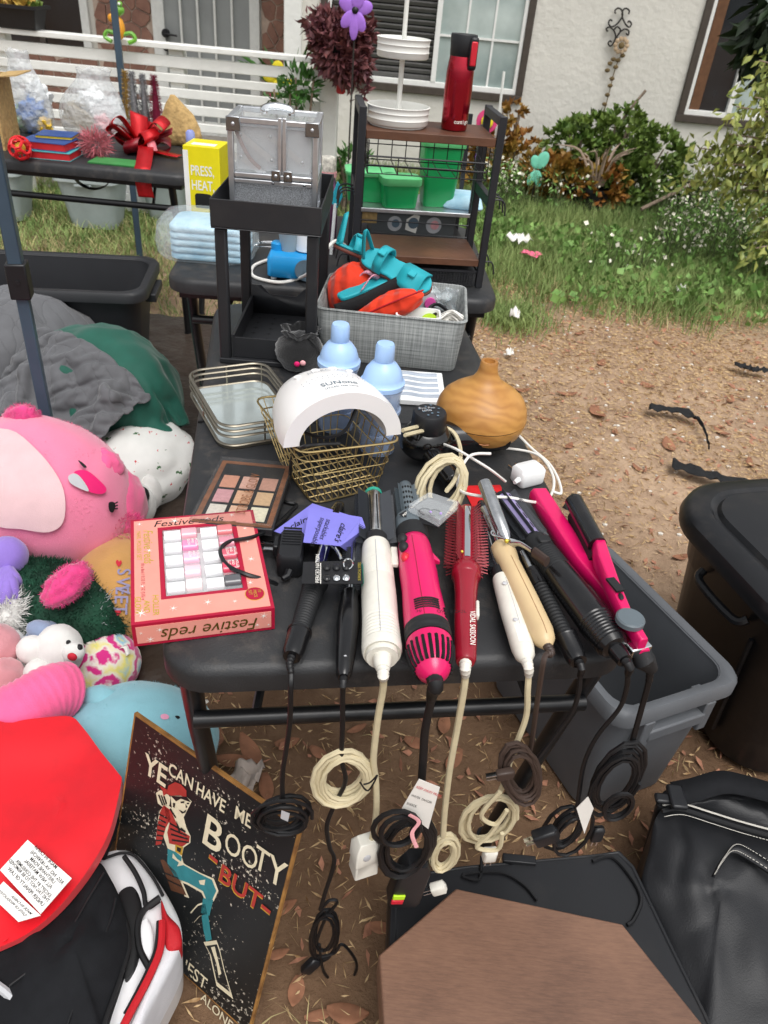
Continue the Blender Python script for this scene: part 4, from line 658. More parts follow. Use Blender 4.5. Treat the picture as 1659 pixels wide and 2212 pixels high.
xmas(); e = ED(at(285, 1010, .10), (.22, .17, .13), 0, 0, .9); t = T('christmas_blanket', 'white blanket with holly print and red trim under the green bundle', 'blanket', V((e.c.x, e.c.y, 0))); bb = B(); bb.ell((0, 0, 0), e.r, 50, 30, M=e.M(), fn=lambda p: 1+.12*nz(p, 2, 3)-.08*abs(nz(p, 3.5, 8))); O('folds', bb, 'xmas', t, smooth=180, world=True)
O('trim', B().tube(cr([at(352, 860, .2), at(364, 900, .17), at(362, 950, .14), at(350, 1010, .11), at(332, 1075, .08)], 6), .008, 7), mat('redtrim', '#b01c34', .9, bump=.5, bs=200), t, world=True); O('lining', soft(B(), at(345, 1000, .10), (.045, .12, .10), .15, 3, 2), 'whiteplush', t, smooth=180, world=True)
t = T('penguin_plush', 'black and white plush toy half hidden beside the pink plush', 'plush toy', at(300, 1110, 0)); O('body', soft(B(), at(300, 1090, .09), (.05, .05, .07), .05, 2, 1), 'whiteplush', t, smooth=180, world=True); O('wing', soft(B(), at(296, 1070, .15), (.035, .03, .03), .05, 2, 4), 'inkblack', t, smooth=180, world=True); O('foot', soft(B(), at(312, 1140, .03), (.03, .035, .02), .05, 2, 4), 'tanfab', t, smooth=180, world=True); O('arm', soft(B(), at(325, 1065, .10), (.035, .03, .06), .05, 2, 7), 'whiteplush', t, smooth=180, world=True)
# big pink plush
xd = (at(300, 1130, .27)-at(-60, 980, .33)).normalized(); e = Ell(at(92, 1070, .27), (.235, .2, .2), frame((0, 0, 0), xd)); t = T('pink_plush', 'big round pink plush toy with pale belly and heart mouth', 'plush toy', V((e.c.x, e.c.y, 0))); O('body', ellbody(e, .04, 1.6, 7, 56, 36), 'pinkplush', t, smooth=180, world=True)
z6 = lambda pts: [(x*.3174, 864+y*.3174) for x, y in pts]               # outlines read off an enlargement of the photograph
fur('pile', e, 26000, .008, 'pinkplush', t, 77); O('belly', e.patch(z6([(-170, 250), (60, 200), (240, 330), (380, 500), (440, 650), (430, 830), (330, 900), (150, 880), (-50, 840), (-170, 600)]), 1.045, 8), 'palepink', t, smooth=180, world=True)
O('mouth', e.patch(z6([(505, 490), (590, 480), (690, 560), (725, 610), (690, 640), (600, 620), (545, 540)]), 1.05), 'mouth', t, smooth=180, world=True); O('tooth', e.patch(z6([(465, 520), (510, 500), (560, 540), (605, 620), (540, 600), (480, 565)]), 1.055), 'inkgrey', t, smooth=180, world=True)
O('eye', e.patch(z6([(740, 700), (775, 695), (785, 725), (770, 765), (745, 755)]), 1.055), 'inkblack', t, smooth=180, world=True); O('eye', e.patch(z6([(530, 410), (560, 425), (590, 455), (570, 460)]), 1.06), 'inkblack', t, smooth=180, world=True)
for i in range(3): O('eyelash', B().tube([e.hit(*z6([(782, 705+i*18)])[0], 1.055), e.hit(*z6([(800, 695+i*22)])[0], 1.055)], .002, 4), 'inkblack', t, world=True)
hp = ED(at(250, 1100, .23), (.075, .11, .11)); O('head_cap', ellbody(hp, .12, 2.2, 2), 'ribpink', t, smooth=180, world=True); fur('tuft', ED(at(268, 1165, .20), (.06, .06, .07)), 2600, .016, 'hotpink', t, 3); O('cheek', soft(B(), at(215, 1010, .36), (.06, .05, .05), .15, 3, 5), 'ribpink', t, smooth=180, world=True)
for px, py, z in ((145, 1262, .30), (45, 905, .45)):
    q = ED(at(px, py, z), (.06, .034, .034), 0, -.5, .75 if px > 100 else -.4); O('hand', ellbody(q, .25, 2.2, 2, 24, 16), 'hotpink', t, smooth=180, world=True); fur('hand_fur', q, 1500, .009, 'hotpink', t, px)
# green furry plush
e = ED(at(100, 1330, .13), (.21, .13, .13), 0, 0, -.1); t = T('green_plush', 'fuzzy dark green plush with white fur edges under the pink plush', 'plush toy', V((e.c.x, e.c.y, 0))); O('body', ellbody(e, .05, 2, 3), 'furgreen', t, smooth=180, world=True); fur('fur', e, 26000, .017, 'furgreen', t, 5)
q = ED(at(222, 1345, .14), (.025, .05, .07)); O('cuff', ellbody(q, .1, 3, 2), 'whiteplush', t, smooth=180, world=True); fur('fur', q, 1500, .03, 'inkgrey', t, 15)
t = T('brown_plush', 'brown and white furry plush at the end of the green one', 'plush toy', at(5, 1390, 0)); q = ED(at(5, 1340, .16), (.07, .07, .08)); O('body', ellbody(q, .1, 2, 3), 'brownfur', t, smooth=180, world=True); fur('fur', q, 3000, .025, 'brownfur', t, 25); q = ED(at(35, 1330, .2), (.03, .05, .05)); O('muzzle', ellbody(q, .1, 2, 6), 'whiteplush', t, smooth=180, world=True); fur('fur', q, 1500, .025, 'whiteplush', t, 27)
# SWEET pillow
e = ED(at(262, 1275, .13), (.12, .17, .12), 0, 0, .1); t = T('sweet_pillow', 'tan plush pillow embroidered with the word SWEET and hearts', 'pillow', V((e.c.x, e.c.y, 0))); O('body', ellbody(e, .03, 2, 3), 'tanfab', t, smooth=180, world=True)
mat('embro', '#8d86a4', .7, var=.1); mat('heart', '#c02034', .7, var=.05)
for i, ch in enumerate('SWEET'):
    zx, zy = 860-i*9, 1215+i*33; p = e.hit(zx*.3077, 864+zy*.3174, 1.03); p2 = e.hit((zx-2)*.3077, 864+(zy+30)*.3174, 1.03); q = e.hit((zx+40)*.3077, 864+(zy)*.3174, 1.03); o = txt(ch, .03, 'embro', None, (0, 0, 0), name='letter', bold=.01)
    pos = V((250+(2-i)*2, 1228+i*19, 0)); P_ = [e.hit(pos.x+dx, pos.y+dy, 1.03) for dx, dy in ((0, 0), (0, 1), (1, 0))]; xd_ = (P_[1]-P_[0]).normalized(); yd_ = (P_[2]-P_[0]).normalized(); nv_ = xd_.cross(yd_).normalized(); w2 = XF[t.name].inverted(); bpy.data.objects.remove(o); txt(ch, .042, 'embro', t, w2 @ P_[0], xd_, yd_, name='letter', bold=.01)
for hx_, hy_ in ((256, 1216), (254, 1322)): O('heart', e.patch([(hx_-6, hy_-2), (hx_-2, hy_-7), (hx_+1, hy_-3), (hx_+5, hy_-6), (hx_+7, hy_), (hx_, hy_+8)], 1.035, 3), 'heart', t, world=True)
# tie-dye ball plush
def tiedye():
    m = mat('tiedye', '#d8d4c8', .9, var=0, bump=.25, bs=250, sheen=.4); nt = m.node_tree; N = nt.nodes; L = nt.links; b = N['Principled BSDF']; tc = N.new('ShaderNodeTexCoord')
    v = N.new('ShaderNodeTexVoronoi'); v.inputs['Scale'].default_value = 17; nn = N.new('ShaderNodeTexNoise'); nn.inputs['Scale'].default_value = 45; mp = N.new('ShaderNodeVectorMath'); mp.operation = 'MULTIPLY_ADD'; mp.inputs[1].default_value = (.03, .03, .03)
    L.new(tc.outputs['Object'], nn.inputs['Vector']); L.new(nn.outputs['Color'], mp.inputs[0]); L.new(tc.outputs['Object'], mp.inputs[2]); L.new(mp.outputs[0], v.inputs['Vector'])
    r = N.new('ShaderNodeValToRGB'); cs = [(0, '#e8dc7a'), (.16, '#8fc3d8'), (.3, '#e9e6da'), (.38, '#d12a80'), (.52, '#d12a80'), (.58, '#e6dfd6'), (.75, '#e3d873'), (.95, '#7fb6d6')]
    r.color_ramp.elements[0].color = (*lin(cs[0][1]), 1); r.color_ramp.elements[1].position = cs[-1][0]; r.color_ramp.elements[1].color = (*lin(cs[-1][1]), 1)
    for p, h in cs[1:-1]: q = r.color_ramp.elements.new(p); q.color = (*lin(h), 1)
    L.new(v.outputs['Distance'], r.inputs['Fac']); L.new(r.outputs[0], b.inputs['Base Color'])
tiedye(); e = ED(at(222, 1432, .09), (.085, .085, .075), 0, .2, .3); t = T('tie_dye_plush', 'small round tie dyed plush ball with a white tag', 'plush toy', V((e.c.x, e.c.y, 0))); O('body', ellbody(e, .04, 2, 3), 'tiedye', t, smooth=180, world=True); O('belly', soft(B(), e.c+V((.01, -.045, -.045)), (.05, .035, .03), .03, 2, 1), 'palepink', t, smooth=180, world=True)
b_ = at(262, 1398, .15); O('tag', ribbon([b_, b_+V((.012, -.004, .006)), b_+V((.02, -.015, -.006))], .012, (.5, .8, 0)), 'paper', t, world=True, solid=.0008)
# white and blue dog plush
t = T('dog_plush', 'white plush puppy with blue grey ears lying on its side', 'plush toy', at(95, 1470, 0))
def pb(name, px, py, z, r, m, rx=0, ry=0, rz=0, amp=.04): O(name, ellbody(ED(at(px, py, z), r, rx, ry, rz), amp, 2.2, px, 26, 18), m, t, smooth=180, world=True)
pb('body', 60, 1430, .15, (.075, .055, .055), 'whiteplush'); pb('head', 128, 1405, .20, (.05, .052, .06), 'whiteplush'); pb('muzzle', 158, 1408, .225, (.024, .022, .022), 'whiteplush'); pb('nose', 171, 1399, .238, (.007, .008, .007), 'inkblack'); pb('mouth', 156, 1419, .243, (.010, .006, .010), 'heart', ry=.5); pb('eye', 148, 1388, .245, (.005, .005, .006), 'inkblack'); pb('ear', 88, 1362, .22, (.03, .022, .022), 'bluegrey', ry=.4); pb('back_patch', 100, 1390, .165, (.045, .05, .055), 'bluegrey')
for x, y, z in ((20, 1390, .2), (70, 1404, .215), (85, 1455, .19), (48, 1475, .16)): pb('paw', x, y, z, (.032, .03, .032), 'whiteplush')
t = T('dusty_pink_plush', 'dusty pink plush toy lying next to the white puppy', 'plush toy', at(10, 1560, 0)); pb('body', 5, 1490, .17, (.05, .06, .07), 'dustpink', amp=.1); pb('head', -5, 1400, .21, (.045, .05, .05), 'dustpink', amp=.1)
t = T('ribbed_pink_plush', 'bright pink ribbed plush arm lying above the red cushion', 'plush toy', at(80, 1560, 0)); bb = B(); c = cr([at(-40, 1570, .22), at(40, 1535, .24), at(110, 1497, .24), at(150, 1490, .22)], 14); bb.tube(c, [(.055+.0016*sin(i*2.1))*(1 if i < len(c)-6 else sqrt(max(.02, 1-((i-len(c)+6)/6.2)**2))) for i in range(len(c))], 24); O('body', bb, 'ribpink', t, smooth=180, world=True)
t = T('purple_octopus', 'small purple plush octopus beside the big pink plush', 'plush toy', at(15, 1280, 0)); pb('head', 15, 1205, .27, (.045, .05, .05), 'purpl')
for dx, dy in ((30, 1285), (12, 1295), (-8, 1290), (38, 1262), (-20, 1265)): O('arm', B().tube(cr([at(15, 1230, .27), at((15+dx)/2+3, (1235+dy)/2, .27), at(dx, dy, .25), at(dx+10, dy-2, .25)], 6), [.014]*14+[.012]*4+[.006], 9), 'purpl', t, smooth=180, world=True)
# aqua whale
e = ED(at(300, 1600, .12), (.16, .12, .115), 0, 0, .15); t = T('aqua_plush', 'pale aqua plush whale with pink cheek lying behind the sign', 'plush toy', V((e.c.x, e.c.y, 0))); O('body', ellbody(e, .03, 2, 3), 'aqua', t, smooth=180, world=True)
fur('pile', e, 9000, .006, 'aqua', t, 79); q = ED(at(225, 1515, .2), (.045, .03, .028), 0, .15, -.3); O('fin', ellbody(q, .06, 2, 5), 'aqua', t, smooth=180, world=True); O('cheek', e.patch([(347, 1545), (357, 1542), (365, 1547), (362, 1553), (350, 1553)], 1.02, 3), mat('cheek', '#e8a0bd', .8), t, world=True); O('eye', e.patch([(378, 1547), (385, 1546), (389, 1550), (384, 1553)], 1.02, 3), 'inkblack', t, world=True)
# ---------------------------------------------------------------- red cushion, backpack
def pad(name, pts, z, bulge, m, parent, wr=.01, fr=7, seed=1, zb=0, inset=.88, rings=16, sub=6, zf=None, edge=.012):
    P = cr([at(x, y, zf(x, y) if zf else z) for x, y in pts], sub, True); n = len(P); c = sum(P, V())/n; vs = [c+V((0, 0, bulge))]; b = B()
    for i in range(1, rings+1):
        k = i/rings
        for p in P: q = c.lerp(p, k); q.z += bulge*(1-k**2.2)+wr*nz(q, fr, seed)*(1-k**6)+wr*.7*abs(nz(V((q.x*2.2, q.y, q.z)), fr*1.6, seed+3))*(1-k**6); vs.append(q)
    for kk, dz in ((1.004, -edge), (inset, None)):
        for p in P: q = c.lerp(p, kk); q.z = p.z+dz if dz is not None else zb; vs.append(q)
    fs = [(0, 1+j, 1+(j+1) % n) for j in range(n)]
    for i in range(rings+1):
        for j in range(n): q = 1+i*n; fs.append((q+j, q+n+j, q+n+(j+1) % n, q+(j+1) % n))
    fs.append(tuple(1+(rings+1)*n+j for j in range(n-1, -1, -1)))
    return O(name, b.add(vs, fs), m, parent, smooth=70, world=True)
foldmat('redsat', '#d60018', [(1.7, 2.5, .9, .3, .03, 'SIN')], .48); mat('canvas', '#17181b', .85, var=.12, vs=60, bump=.6, bs=900, sp=.25); mat('vinylwhite', '#e6e6e8', .25, var=.04, coat=.3); mat('meshwhite', '#d2d2d6', .8, var=.06, bump=.5, bs=500); mat('redweb', '#b3121e', .7, var=.1, bump=.5, bs=500); mat('clothtag', '#eceae6', .75, var=.03)
zr = lambda x, y: .265+.02*(1-(y-1530)/500)
t = T('red_cushion', 'shiny red fabric cushion with sewn white care labels', 'cushion', at(110, 1800, 0)); ro = [(-60, 1580), (20, 1545), (90, 1532), (150, 1530), (180, 1558), (222, 1612), (262, 1662), (267, 1672), (261, 1705), (238, 1790), (195, 1872), (130, 1955), (60, 2015), (-20, 2055), (-80, 2080)]
def rtop(k, dz, rings=16):
    P = cr([at(x, y, zr(x, y)) for x, y in ro], 5, True); n = len(P); c = sum(P, V())/n; vs = [c+V((0, 0, dz))]; fs = [(0, 1+q, 1+(q+1) % n) for q in range(n)]
    for i in range(1, rings+1): vs += [c.lerp(p, k*i/rings)+V((0, 0, dz+.006*nz(c.lerp(p, i/rings), 9, 4))) for p in P]
    for i in range(rings-1):
        for q in range(n): b0 = 1+i*n; fs.append((b0+q, b0+n+q, b0+n+(q+1) % n, b0+(q+1) % n))
    return vs, fs, n
v0, f0_, n0 = rtop(.955, -.012); core = B(); core.add(v0, f0_); core.add([V((p.x, p.y, .238)) for p in v0], [tuple(reversed(f)) for f in f0_]); m0 = len(v0); core.f += [(m0-n0+q, m0-n0+(q+1) % n0, 2*m0-n0+(q+1) % n0, 2*m0-n0+q)[::-1] for q in range(n0)]
v1, f1_, _ = rtop(1.0, .004); sheet = B(); sheet.add(v1, f1_); drape('cover', 'redsat', t, 0, 0, None, [core], 12, solid=.002, bend=.1, grow=.05, mesh=sheet, selfc=False); O('padding', core, 'redsat', t, world=True)
def label(px, lines, m='clothtag', z=.289):
    w = [at(x, y, z) for x, y in px]; o = B().loft([[p+V((0, 0, d)) for p in w] for d in (0, .0012)]); lb_ = O('care_label', o, m, t, world=True); Wi = XF[t.name].inverted(); x = (w[1]-w[0]); y = (w[3]-w[0])
    for s, a, c_, sz in lines: txt(s, sz, 'inkblack', lb_, Wi @ (w[0]+x*a+y*c_+V((0, 0, .002))), x, y, bold=.006)
lb4 = [(150, 1905), (92, 1805), (-25, 1875), (50, 1995)]
label([(0, 1862), (62, 1816), (155, 1898), (88, 1978)][::1] if 0 else [(88, 1975), (0, 1880), (60, 1815), (155, 1898)], [('UNDER PENALTY OF LAW', .05, .12, .0075), ('THIS TAG NOT TO BE REMOVED', .03, .26, .0068), ('EXCEPT BY THE CONSUMER', .06, .36, .0068), ('ALL NEW MATERIAL', .14, .50, .0075), ('URETHANE FOAM', .16, .62, .0075), ('REG. NO. VA-18749(CN)', .05, .74, .0075), ('MADE IN CHINA', .3, .88, .0075)])
label([(40, 1992), (-20, 1935), (8, 1905), (88, 1978)], [('DATE OF PRODUCTION: 2020', .1, .4, .006), ('MADE IN CHINA', .1, .65, .006)], z=.287)
t = T('backpack', 'black and white backpack with red zip under the red cushion', 'backpack', at(150, 2150, 0))
pad('main_pocket', [(-60, 2040), (60, 1985), (140, 1930), (205, 1862), (240, 1900), (272, 1975), (280, 2040), (258, 2110), (225, 2200), (200, 2300), (-60, 2330)], .222, .03, 'canvas', t, .03, 7, 5, zb=.01)
wp = [(210, 1862), (245, 1838), (292, 1845), (335, 1895), (375, 1960), (392, 2010), (385, 2060), (340, 2150), (290, 2260), (190, 2290), (230, 2190), (262, 2110), (284, 2040), (272, 1970), (245, 1905)]
pad('side_panel', wp, .17, .025, 'vinylwhite', t, .008, 9, 8, zb=.01, rings=10)
pz = .207
def strip(name, px, w, m, z, r=None): c = cr([at(x, y, z) for x, y in px], 6); O(name, B().tube(c, w, 7), m, t, world=True)
pad('window', [(255, 1935), (285, 1915), (305, 1950), (305, 2020), (295, 2080), (270, 2115), (268, 2060), (275, 2000)], pz-.006, .006, 'inkblack', t, 0, zb=.17, rings=5)
pad('mesh_side', [(350, 1990), (385, 2000), (391, 2035), (372, 2085), (330, 2165), (285, 2260), (262, 2262), (310, 2150), (345, 2070)], .192, .012, 'meshwhite', t, .006, 12, 2, zb=.1, rings=6); pad('red_web', [(348, 1945), (362, 1975), (388, 2005), (390, 2040), (362, 2052), (352, 2010)], .202, .008, 'redweb', t, .002, zb=.15, rings=4)
strip('piping', [(268, 1850), (292, 1885), (310, 1925), (318, 1960), (345, 1945)], .004, 'inkblack', .204); strip('piping', [(345, 1938), (312, 1965), (298, 2000), (302, 2050), (322, 2090)], .005, 'inkblack', .206); strip('zip', [(350, 1990), (346, 2050), (322, 2110), (280, 2190), (255, 2240)], .006, 'redweb', .212); strip('piping', [(342, 1990), (336, 2050), (312, 2110), (270, 2190)], .003, 'inkblack', .212)
strip('zip', [(-20, 2120), (20, 2150), (50, 2190), (65, 2240)], .006, 'inkgrey', .235); strip('strap', [(215, 1850), (235, 1800), (245, 1770)], .012, 'canvas', .2)
strip('seam', [(20, 2130), (90, 2075), (150, 2010), (195, 1935), (225, 1885)], .0016, 'tubeblack', .247); strip('seam', [(130, 2260), (165, 2160), (200, 2080), (238, 1990), (250, 1940)], .0016, 'tubeblack', .247); strip('binding', [(232, 1905), (262, 1968), (279, 2035), (262, 2105), (232, 2190), (215, 2240)], .0032, 'inkblack', .222)
pad('eye_print', [(300, 2000), (318, 1985), (330, 2010), (330, 2060), (312, 2085), (302, 2050)], .2035, .004, 'vinylwhite', t, 0, zb=.18, rings=4); strip('edge', [(225, 1855), (262, 1843), (292, 1850), (330, 1895), (352, 1935)], .0026, 'inkblack', .186)
# ---------------------------------------------------------------- pirate tin sign
TL, TR, BR = at(290, 1540, .42), at(650, 1790, .44), at(538, 2235, .012); BL = TL+BR-TR; BL.z = max(.005, BL.z); sx_ = (TR-TL).normalized(); sd = (BR-TR).normalized(); sn = sd.cross(sx_).normalized(); sn = sn if sn.dot(CP-TL) > 0 else -sn
def signmat():
    m = mat('signface', '#121414', .45, var=0, dirt=0); nt = m.node_tree; N = nt.nodes; L = nt.links; b = N['Principled BSDF']; tc = N.new('ShaderNodeTexCoord')
    a = N.new('ShaderNodeTexNoise'); a.inputs['Scale'].default_value = 130; a.inputs['Detail'].default_value = 6; a.inputs['Roughness'].default_value = .7; c = N.new('ShaderNodeTexNoise'); c.inputs['Scale'].default_value = 9; L.new(tc.outputs['Object'], a.inputs['Vector']); L.new(tc.outputs['Object'], c.inputs['Vector'])
    ad = N.new('ShaderNodeMath'); ad.operation = 'MULTIPLY_ADD'; ad.inputs[1].default_value = .35; L.new(c.outputs['Fac'], ad.inputs[0]); L.new(a.outputs['Fac'], ad.inputs[2])
    r = N.new('ShaderNodeValToRGB'); r.color_ramp.elements[0].position = .80; r.color_ramp.elements[0].color = (*lin('#17191a'), 1); r.color_ramp.elements[1].position = .835; r.color_ramp.elements[1].color = (*lin('#cfc6b4'), 1); L.new(ad.outputs[0], r.inputs['Fac']); L.new(r.outputs[0], b.inputs['Base Color'])
signmat(); mat('signedge', '#a87a3e', .7, var=.3, vs=40, col2='#6a4626'); mat('cream', '#ddd2b4', .6, var=.08, vs=60); mat('piratered', '#a8332c', .6, var=.12, vs=60); mat('pirateteal', '#2f7f86', .6, var=.1, vs=60); mat('piratebrown', '#5d3a26', .6, var=.15, vs=60); mat('pirategold', '#b8902c', .6, var=.2, vs=120)
t = T('tin_sign', 'worn black pirate sign leaning with cream lettering BOOTY', 'sign', (BL+BR)/2)
O('board', B().loft([[p+sn*d for p in (TL, TR, BR, BL)] for d in (-.006, 0)]), 'signedge', t, world=True); k_ = .004
O('face', B().add([p+sn*.0004 for p in (TL+sx_*k_+sd*k_, TR-sx_*k_+sd*k_, BR-sx_*k_-sd*k_, BL+sx_*k_-sd*k_)], [(0, 1, 2, 3)]), 'signface', t, world=True, smooth=0)
def sp_(zx, zy, h=.001): x, y = .4069*zx, 1485+.4069*zy; d = ray(x, y); return CP+d*((TL+sn*h-CP).dot(sn)/d.dot(sn))
def art(name, m, pts, lv=1, parent=None): q = [sp_(x, y, .0005+lv*.0004) for x, y in pts]; return O(name, B().add(q, [tuple(range(len(q)))]), m, parent or t, world=True, smooth=0)
def off(pts, k): cx_ = sum(p[0] for p in pts)/len(pts); cy_ = sum(p[1] for p in pts)/len(pts); return [(cx_+(x-cx_)*k, cy_+(y-cy_)*k) for x, y in pts]
fig = art('figure', 'cream', [(905, 575), (985, 575), (1018, 605), (1000, 640), (975, 690), (990, 745), (1012, 790), (1010, 825), (975, 850), (965, 900), (975, 935), (1065, 985), (1135, 1015), (1160, 1080), (1135, 1135), (1095, 1145), (1070, 1090), (990, 1045), (925, 1020), (880, 945), (885, 850), (860, 880), (870, 915), (825, 912), (820, 840), (830, 740), (848, 655), (880, 615), (912, 640)], 1)
art('hair', 'cream', [(828, 560), (850, 545), (885, 560), (905, 585), (900, 625), (870, 640), (838, 615)], 1, fig)
for i in range(3): art('hair', 'signface', [(838+i*14, 570+i*4), (846+i*14, 568+i*4), (868+i*10, 625-i*4), (860+i*10, 628-i*4)], 2, fig)
art('bandana', 'piratered', [(882, 565), (895, 520), (930, 503), (962, 515), (990, 548), (990, 585), (950, 572), (910, 575)], 2, fig); art('bandana', 'piratered', [(848, 522), (884, 540), (888, 560), (868, 578), (862, 550)], 2, fig); art('hair', 'signface', [(905, 575), (990, 580), (1015, 610), (985, 600), (960, 590), (935, 605)], 3, fig)
for fp in ([(958, 606), (978, 604), (978, 613), (960, 615)], [(992, 612), (1004, 612), (1003, 620), (992, 620)], [(948, 648), (972, 660), (990, 648), (984, 664), (966, 670)], [(984, 618), (996, 636), (986, 640)], [(918, 612), (930, 615), (926, 640), (918, 634)]): art('face_line', 'signface', fp, 4, fig)
for fp in ([(935, 705), (950, 742), (958, 772), (952, 774), (940, 742)], [(960, 742), (985, 762), (983, 770), (958, 752)], [(905, 640), (935, 690), (930, 694), (900, 648)]): art('outline', 'signface', fp, 4, fig)
art('shirt', 'piratered', [(872, 628), (905, 650), (930, 705), (950, 755), (985, 775), (1008, 790), (1004, 820), (968, 845), (898, 828), (888, 770), (900, 720), (880, 690)], 2, fig); art('shirt', 'piratered', [(868, 625), (896, 650), (905, 700), (880, 745), (855, 832), (826, 838), (834, 745), (850, 660)], 2, fig)
for i in range(6): art('stripe', 'signface', [(845-i*3, 668+i*28), (885-i*4, 690+i*24), (884-i*4, 698+i*24), (843-i*3, 676+i*28)], 3, fig)
for i in range(4): art('stripe', 'signface', [(900+i*4, 715+i*30), (985+i*6, 765+i*18), (984+i*6, 773+i*18), (899+i*4, 724+i*30)], 3, fig)
art('trousers', 'pirateteal', [(890, 855), (935, 875), (965, 900), (960, 935), (1060, 990), (1125, 1022), (1148, 1080), (1128, 1125), (1098, 1133), (1078, 1082), (1000, 1038), (932, 1012), (888, 940)], 2, fig); art('trousers', 'pirateteal', [(1068, 1190), (1105, 1208), (1124, 1338), (1094, 1350), (1078, 1280)], 2, fig); art('trousers', 'pirateteal', [(1078, 1118), (1132, 1128), (1112, 1212), (1066, 1196)], 2, fig); art('trousers', 'cream', [(918, 880), (940, 910), (985, 940), (940, 950), (950, 930), (915, 905)], 3, fig); art('trousers', 'cream', [(1055, 1025), (1090, 1020), (1085, 1050), (1062, 1045)], 3, fig)
art('buckle', 'pirategold', [(930, 832), (972, 848), (966, 892), (930, 872)], 3, fig); art('buckle', 'signface', [(940, 846), (962, 855), (958, 878), (938, 866)], 4, fig)
for bo in ([(985, 1300), (1005, 1200), (1050, 1150), (1098, 1135), (1112, 1200), (1060, 1215), (1020, 1260)], [(1080, 1352), (1150, 1342), (1168, 1395), (1192, 1500), (1238, 1655), (1150, 1585), (1112, 1412)]): art('boot', 'cream', bo, 1, fig); art('boot', 'signface', off(bo, .82), 2, fig)
art('boot', 'cream', [(1120, 1380), (1140, 1375), (1175, 1520), (1160, 1530), (1150, 1470)], 3, fig)
ch = art('treasure_chest', 'cream', [(785, 912), (872, 905), (945, 978), (1005, 1118), (900, 1085), (765, 980)], 1); art('plank', 'piratebrown', [(792, 920), (868, 914), (936, 982), (990, 1104), (902, 1076), (778, 978)], 2, ch)
for i in range(2): art('plank_line', 'signface', [(786+i*-6, 945+i*20), (945+i*20, 1010+i*45), (946+i*20, 1017+i*45), (784-i*6, 952+i*20)], 3, ch)
art('coins', 'pirategold', [(795, 1010), (880, 1040), (955, 1100), (978, 1250), (945, 1250), (930, 1180), (870, 1110)], 1); art('coins', 'pirategold', [(950, 1290), (975, 1300), (995, 1400), (975, 1400)], 1)
Wi = XF[t.name].inverted(); su = -sd
def stx(s, zx, zy, size, m, rot_=0, sx=1.0, bold=.015, lv=3, arc=0): x = sx_*cos(rot_)+su*sin(rot_); y = -sx_*sin(rot_)+su*cos(rot_); return txt(s, size, m, t, Wi @ sp_(zx, zy, .0005+lv*.0004), Wi.to_3x3() @ x, Wi.to_3x3() @ y, bold=bold, sx=sx)
stx('YE', 762, 448, .056, 'cream', .02, .85, .02); stx('CAN', 890, 458, .034, 'cream', .04, .78); stx('HAVE', 1036, 560, .034, 'cream', .02, .74); stx('ME', 1240, 690, .034, 'cream', .05, .8); stx('B', 1062, 812, .086, 'cream', -.0, .9, .012); stx('OO', 1185, 862, .058, 'cream', .06, .72, .004); stx('T', 1340, 945, .062, 'cream', .02, .75, .006); stx('Y', 1412, 1012, .07, 'cream', .05, .8, .006)
stx('-', 1098, 925, .06, 'pirategold', -.05, 1.1, .02, 2); stx('BUT', 1152, 1018, .05, 'pirategold', -.02, .95, .02, 2); stx('-', 1372, 1190, .06, 'pirategold', -.05, 1.1, .02, 2); stx('-', 1100, 921, .06, 'piratered', -.05, 1.1, .015); stx('BUT', 1155, 1014, .05, 'piratered', -.02, .95, .015); stx('-', 1374, 1186, .06, 'piratered', -.05, 1.1, .015)
stx('CHEST', 895, 1425, .040, 'cream', -.05, .75, .006); stx('ALONE', 1062, 1655, .03, 'cream', -.1, .75, .006)
# ---------------------------------------------------------------- two-tier black organizer and make-up case
mat('organblk', '#232427', .45, var=.1, vs=20, dirt=.06)
CA = V((-.272, 1.475, ZT)); t = T('two_tier_organizer', 'black two tier organizer stand with sliding tray on the table', 'organizer', CA, .03)
w, d = .2, .28; hw = w/2
for x in (-hw+.012, hw-.012):
    for y in (.012, d-.012): O('leg', B().bx(x-.0115, x+.0115, y-.009, y+.009, .0, .275), 'organblk', t, bev=.004)
def tray_b(x0, x1, y0, y1, z0, z1, th=.003): return B().bx(x0, x1, y0, y1, z0, z0+th).bx(x0, x1, y0, y0+th, z0+th, z1).bx(x0, x1, y1-th, y1, z0+th, z1).bx(x0, x0+th, y0+th, y1-th, z0+th, z1).bx(x1-th, x1, y0+th, y1-th, z0+th, z1)
O('upper_tray', tray_b(-hw-.004, hw+.004, -.004, d+.004, .276, .33), 'organblk', t, bev=.0015)
O('base_frame', B().bx(-hw, hw, 0, d, .001, .012), 'organblk', t, bev=.002)
dt = O('drawer', B().bx(-hw+.03, hw-.03, .015, d-.03, .014, .018).bx(-hw+.03, hw-.03, .012, .015, .014, .055).bx(-hw+.026, -hw+.03, .012, d-.03, .014, .06).bx(hw-.03, hw-.026, .012, d-.03, .014, .06).add([(-hw+.026, d-.03, .014), (hw-.026, d-.03, .014), (hw-.026, d-.03, .085), (hw-.05, d-.03, .085), (hw-.07, d-.03, .065), (-hw+.07, d-.03, .065), (-hw+.05, d-.03, .085), (-hw+.026, d-.03, .085)], [(0, 1, 2, 3, 4, 5, 6, 7)]), 'organblk', t, solid=.002)
for i in range(4):
    for j in range(7):
        x, y = -hw+.05+i*(w-.1)/3, .04+j*.03; O('hole', B().prism([(x+.0065*cos(a*pi/4)*(1 if a % 2 == 0 else .35), y+.0065*sin(a*pi/4)*(1 if a % 2 == 0 else .35)) for a in range(8)], .0185, .0189), 'inkblack', dt)
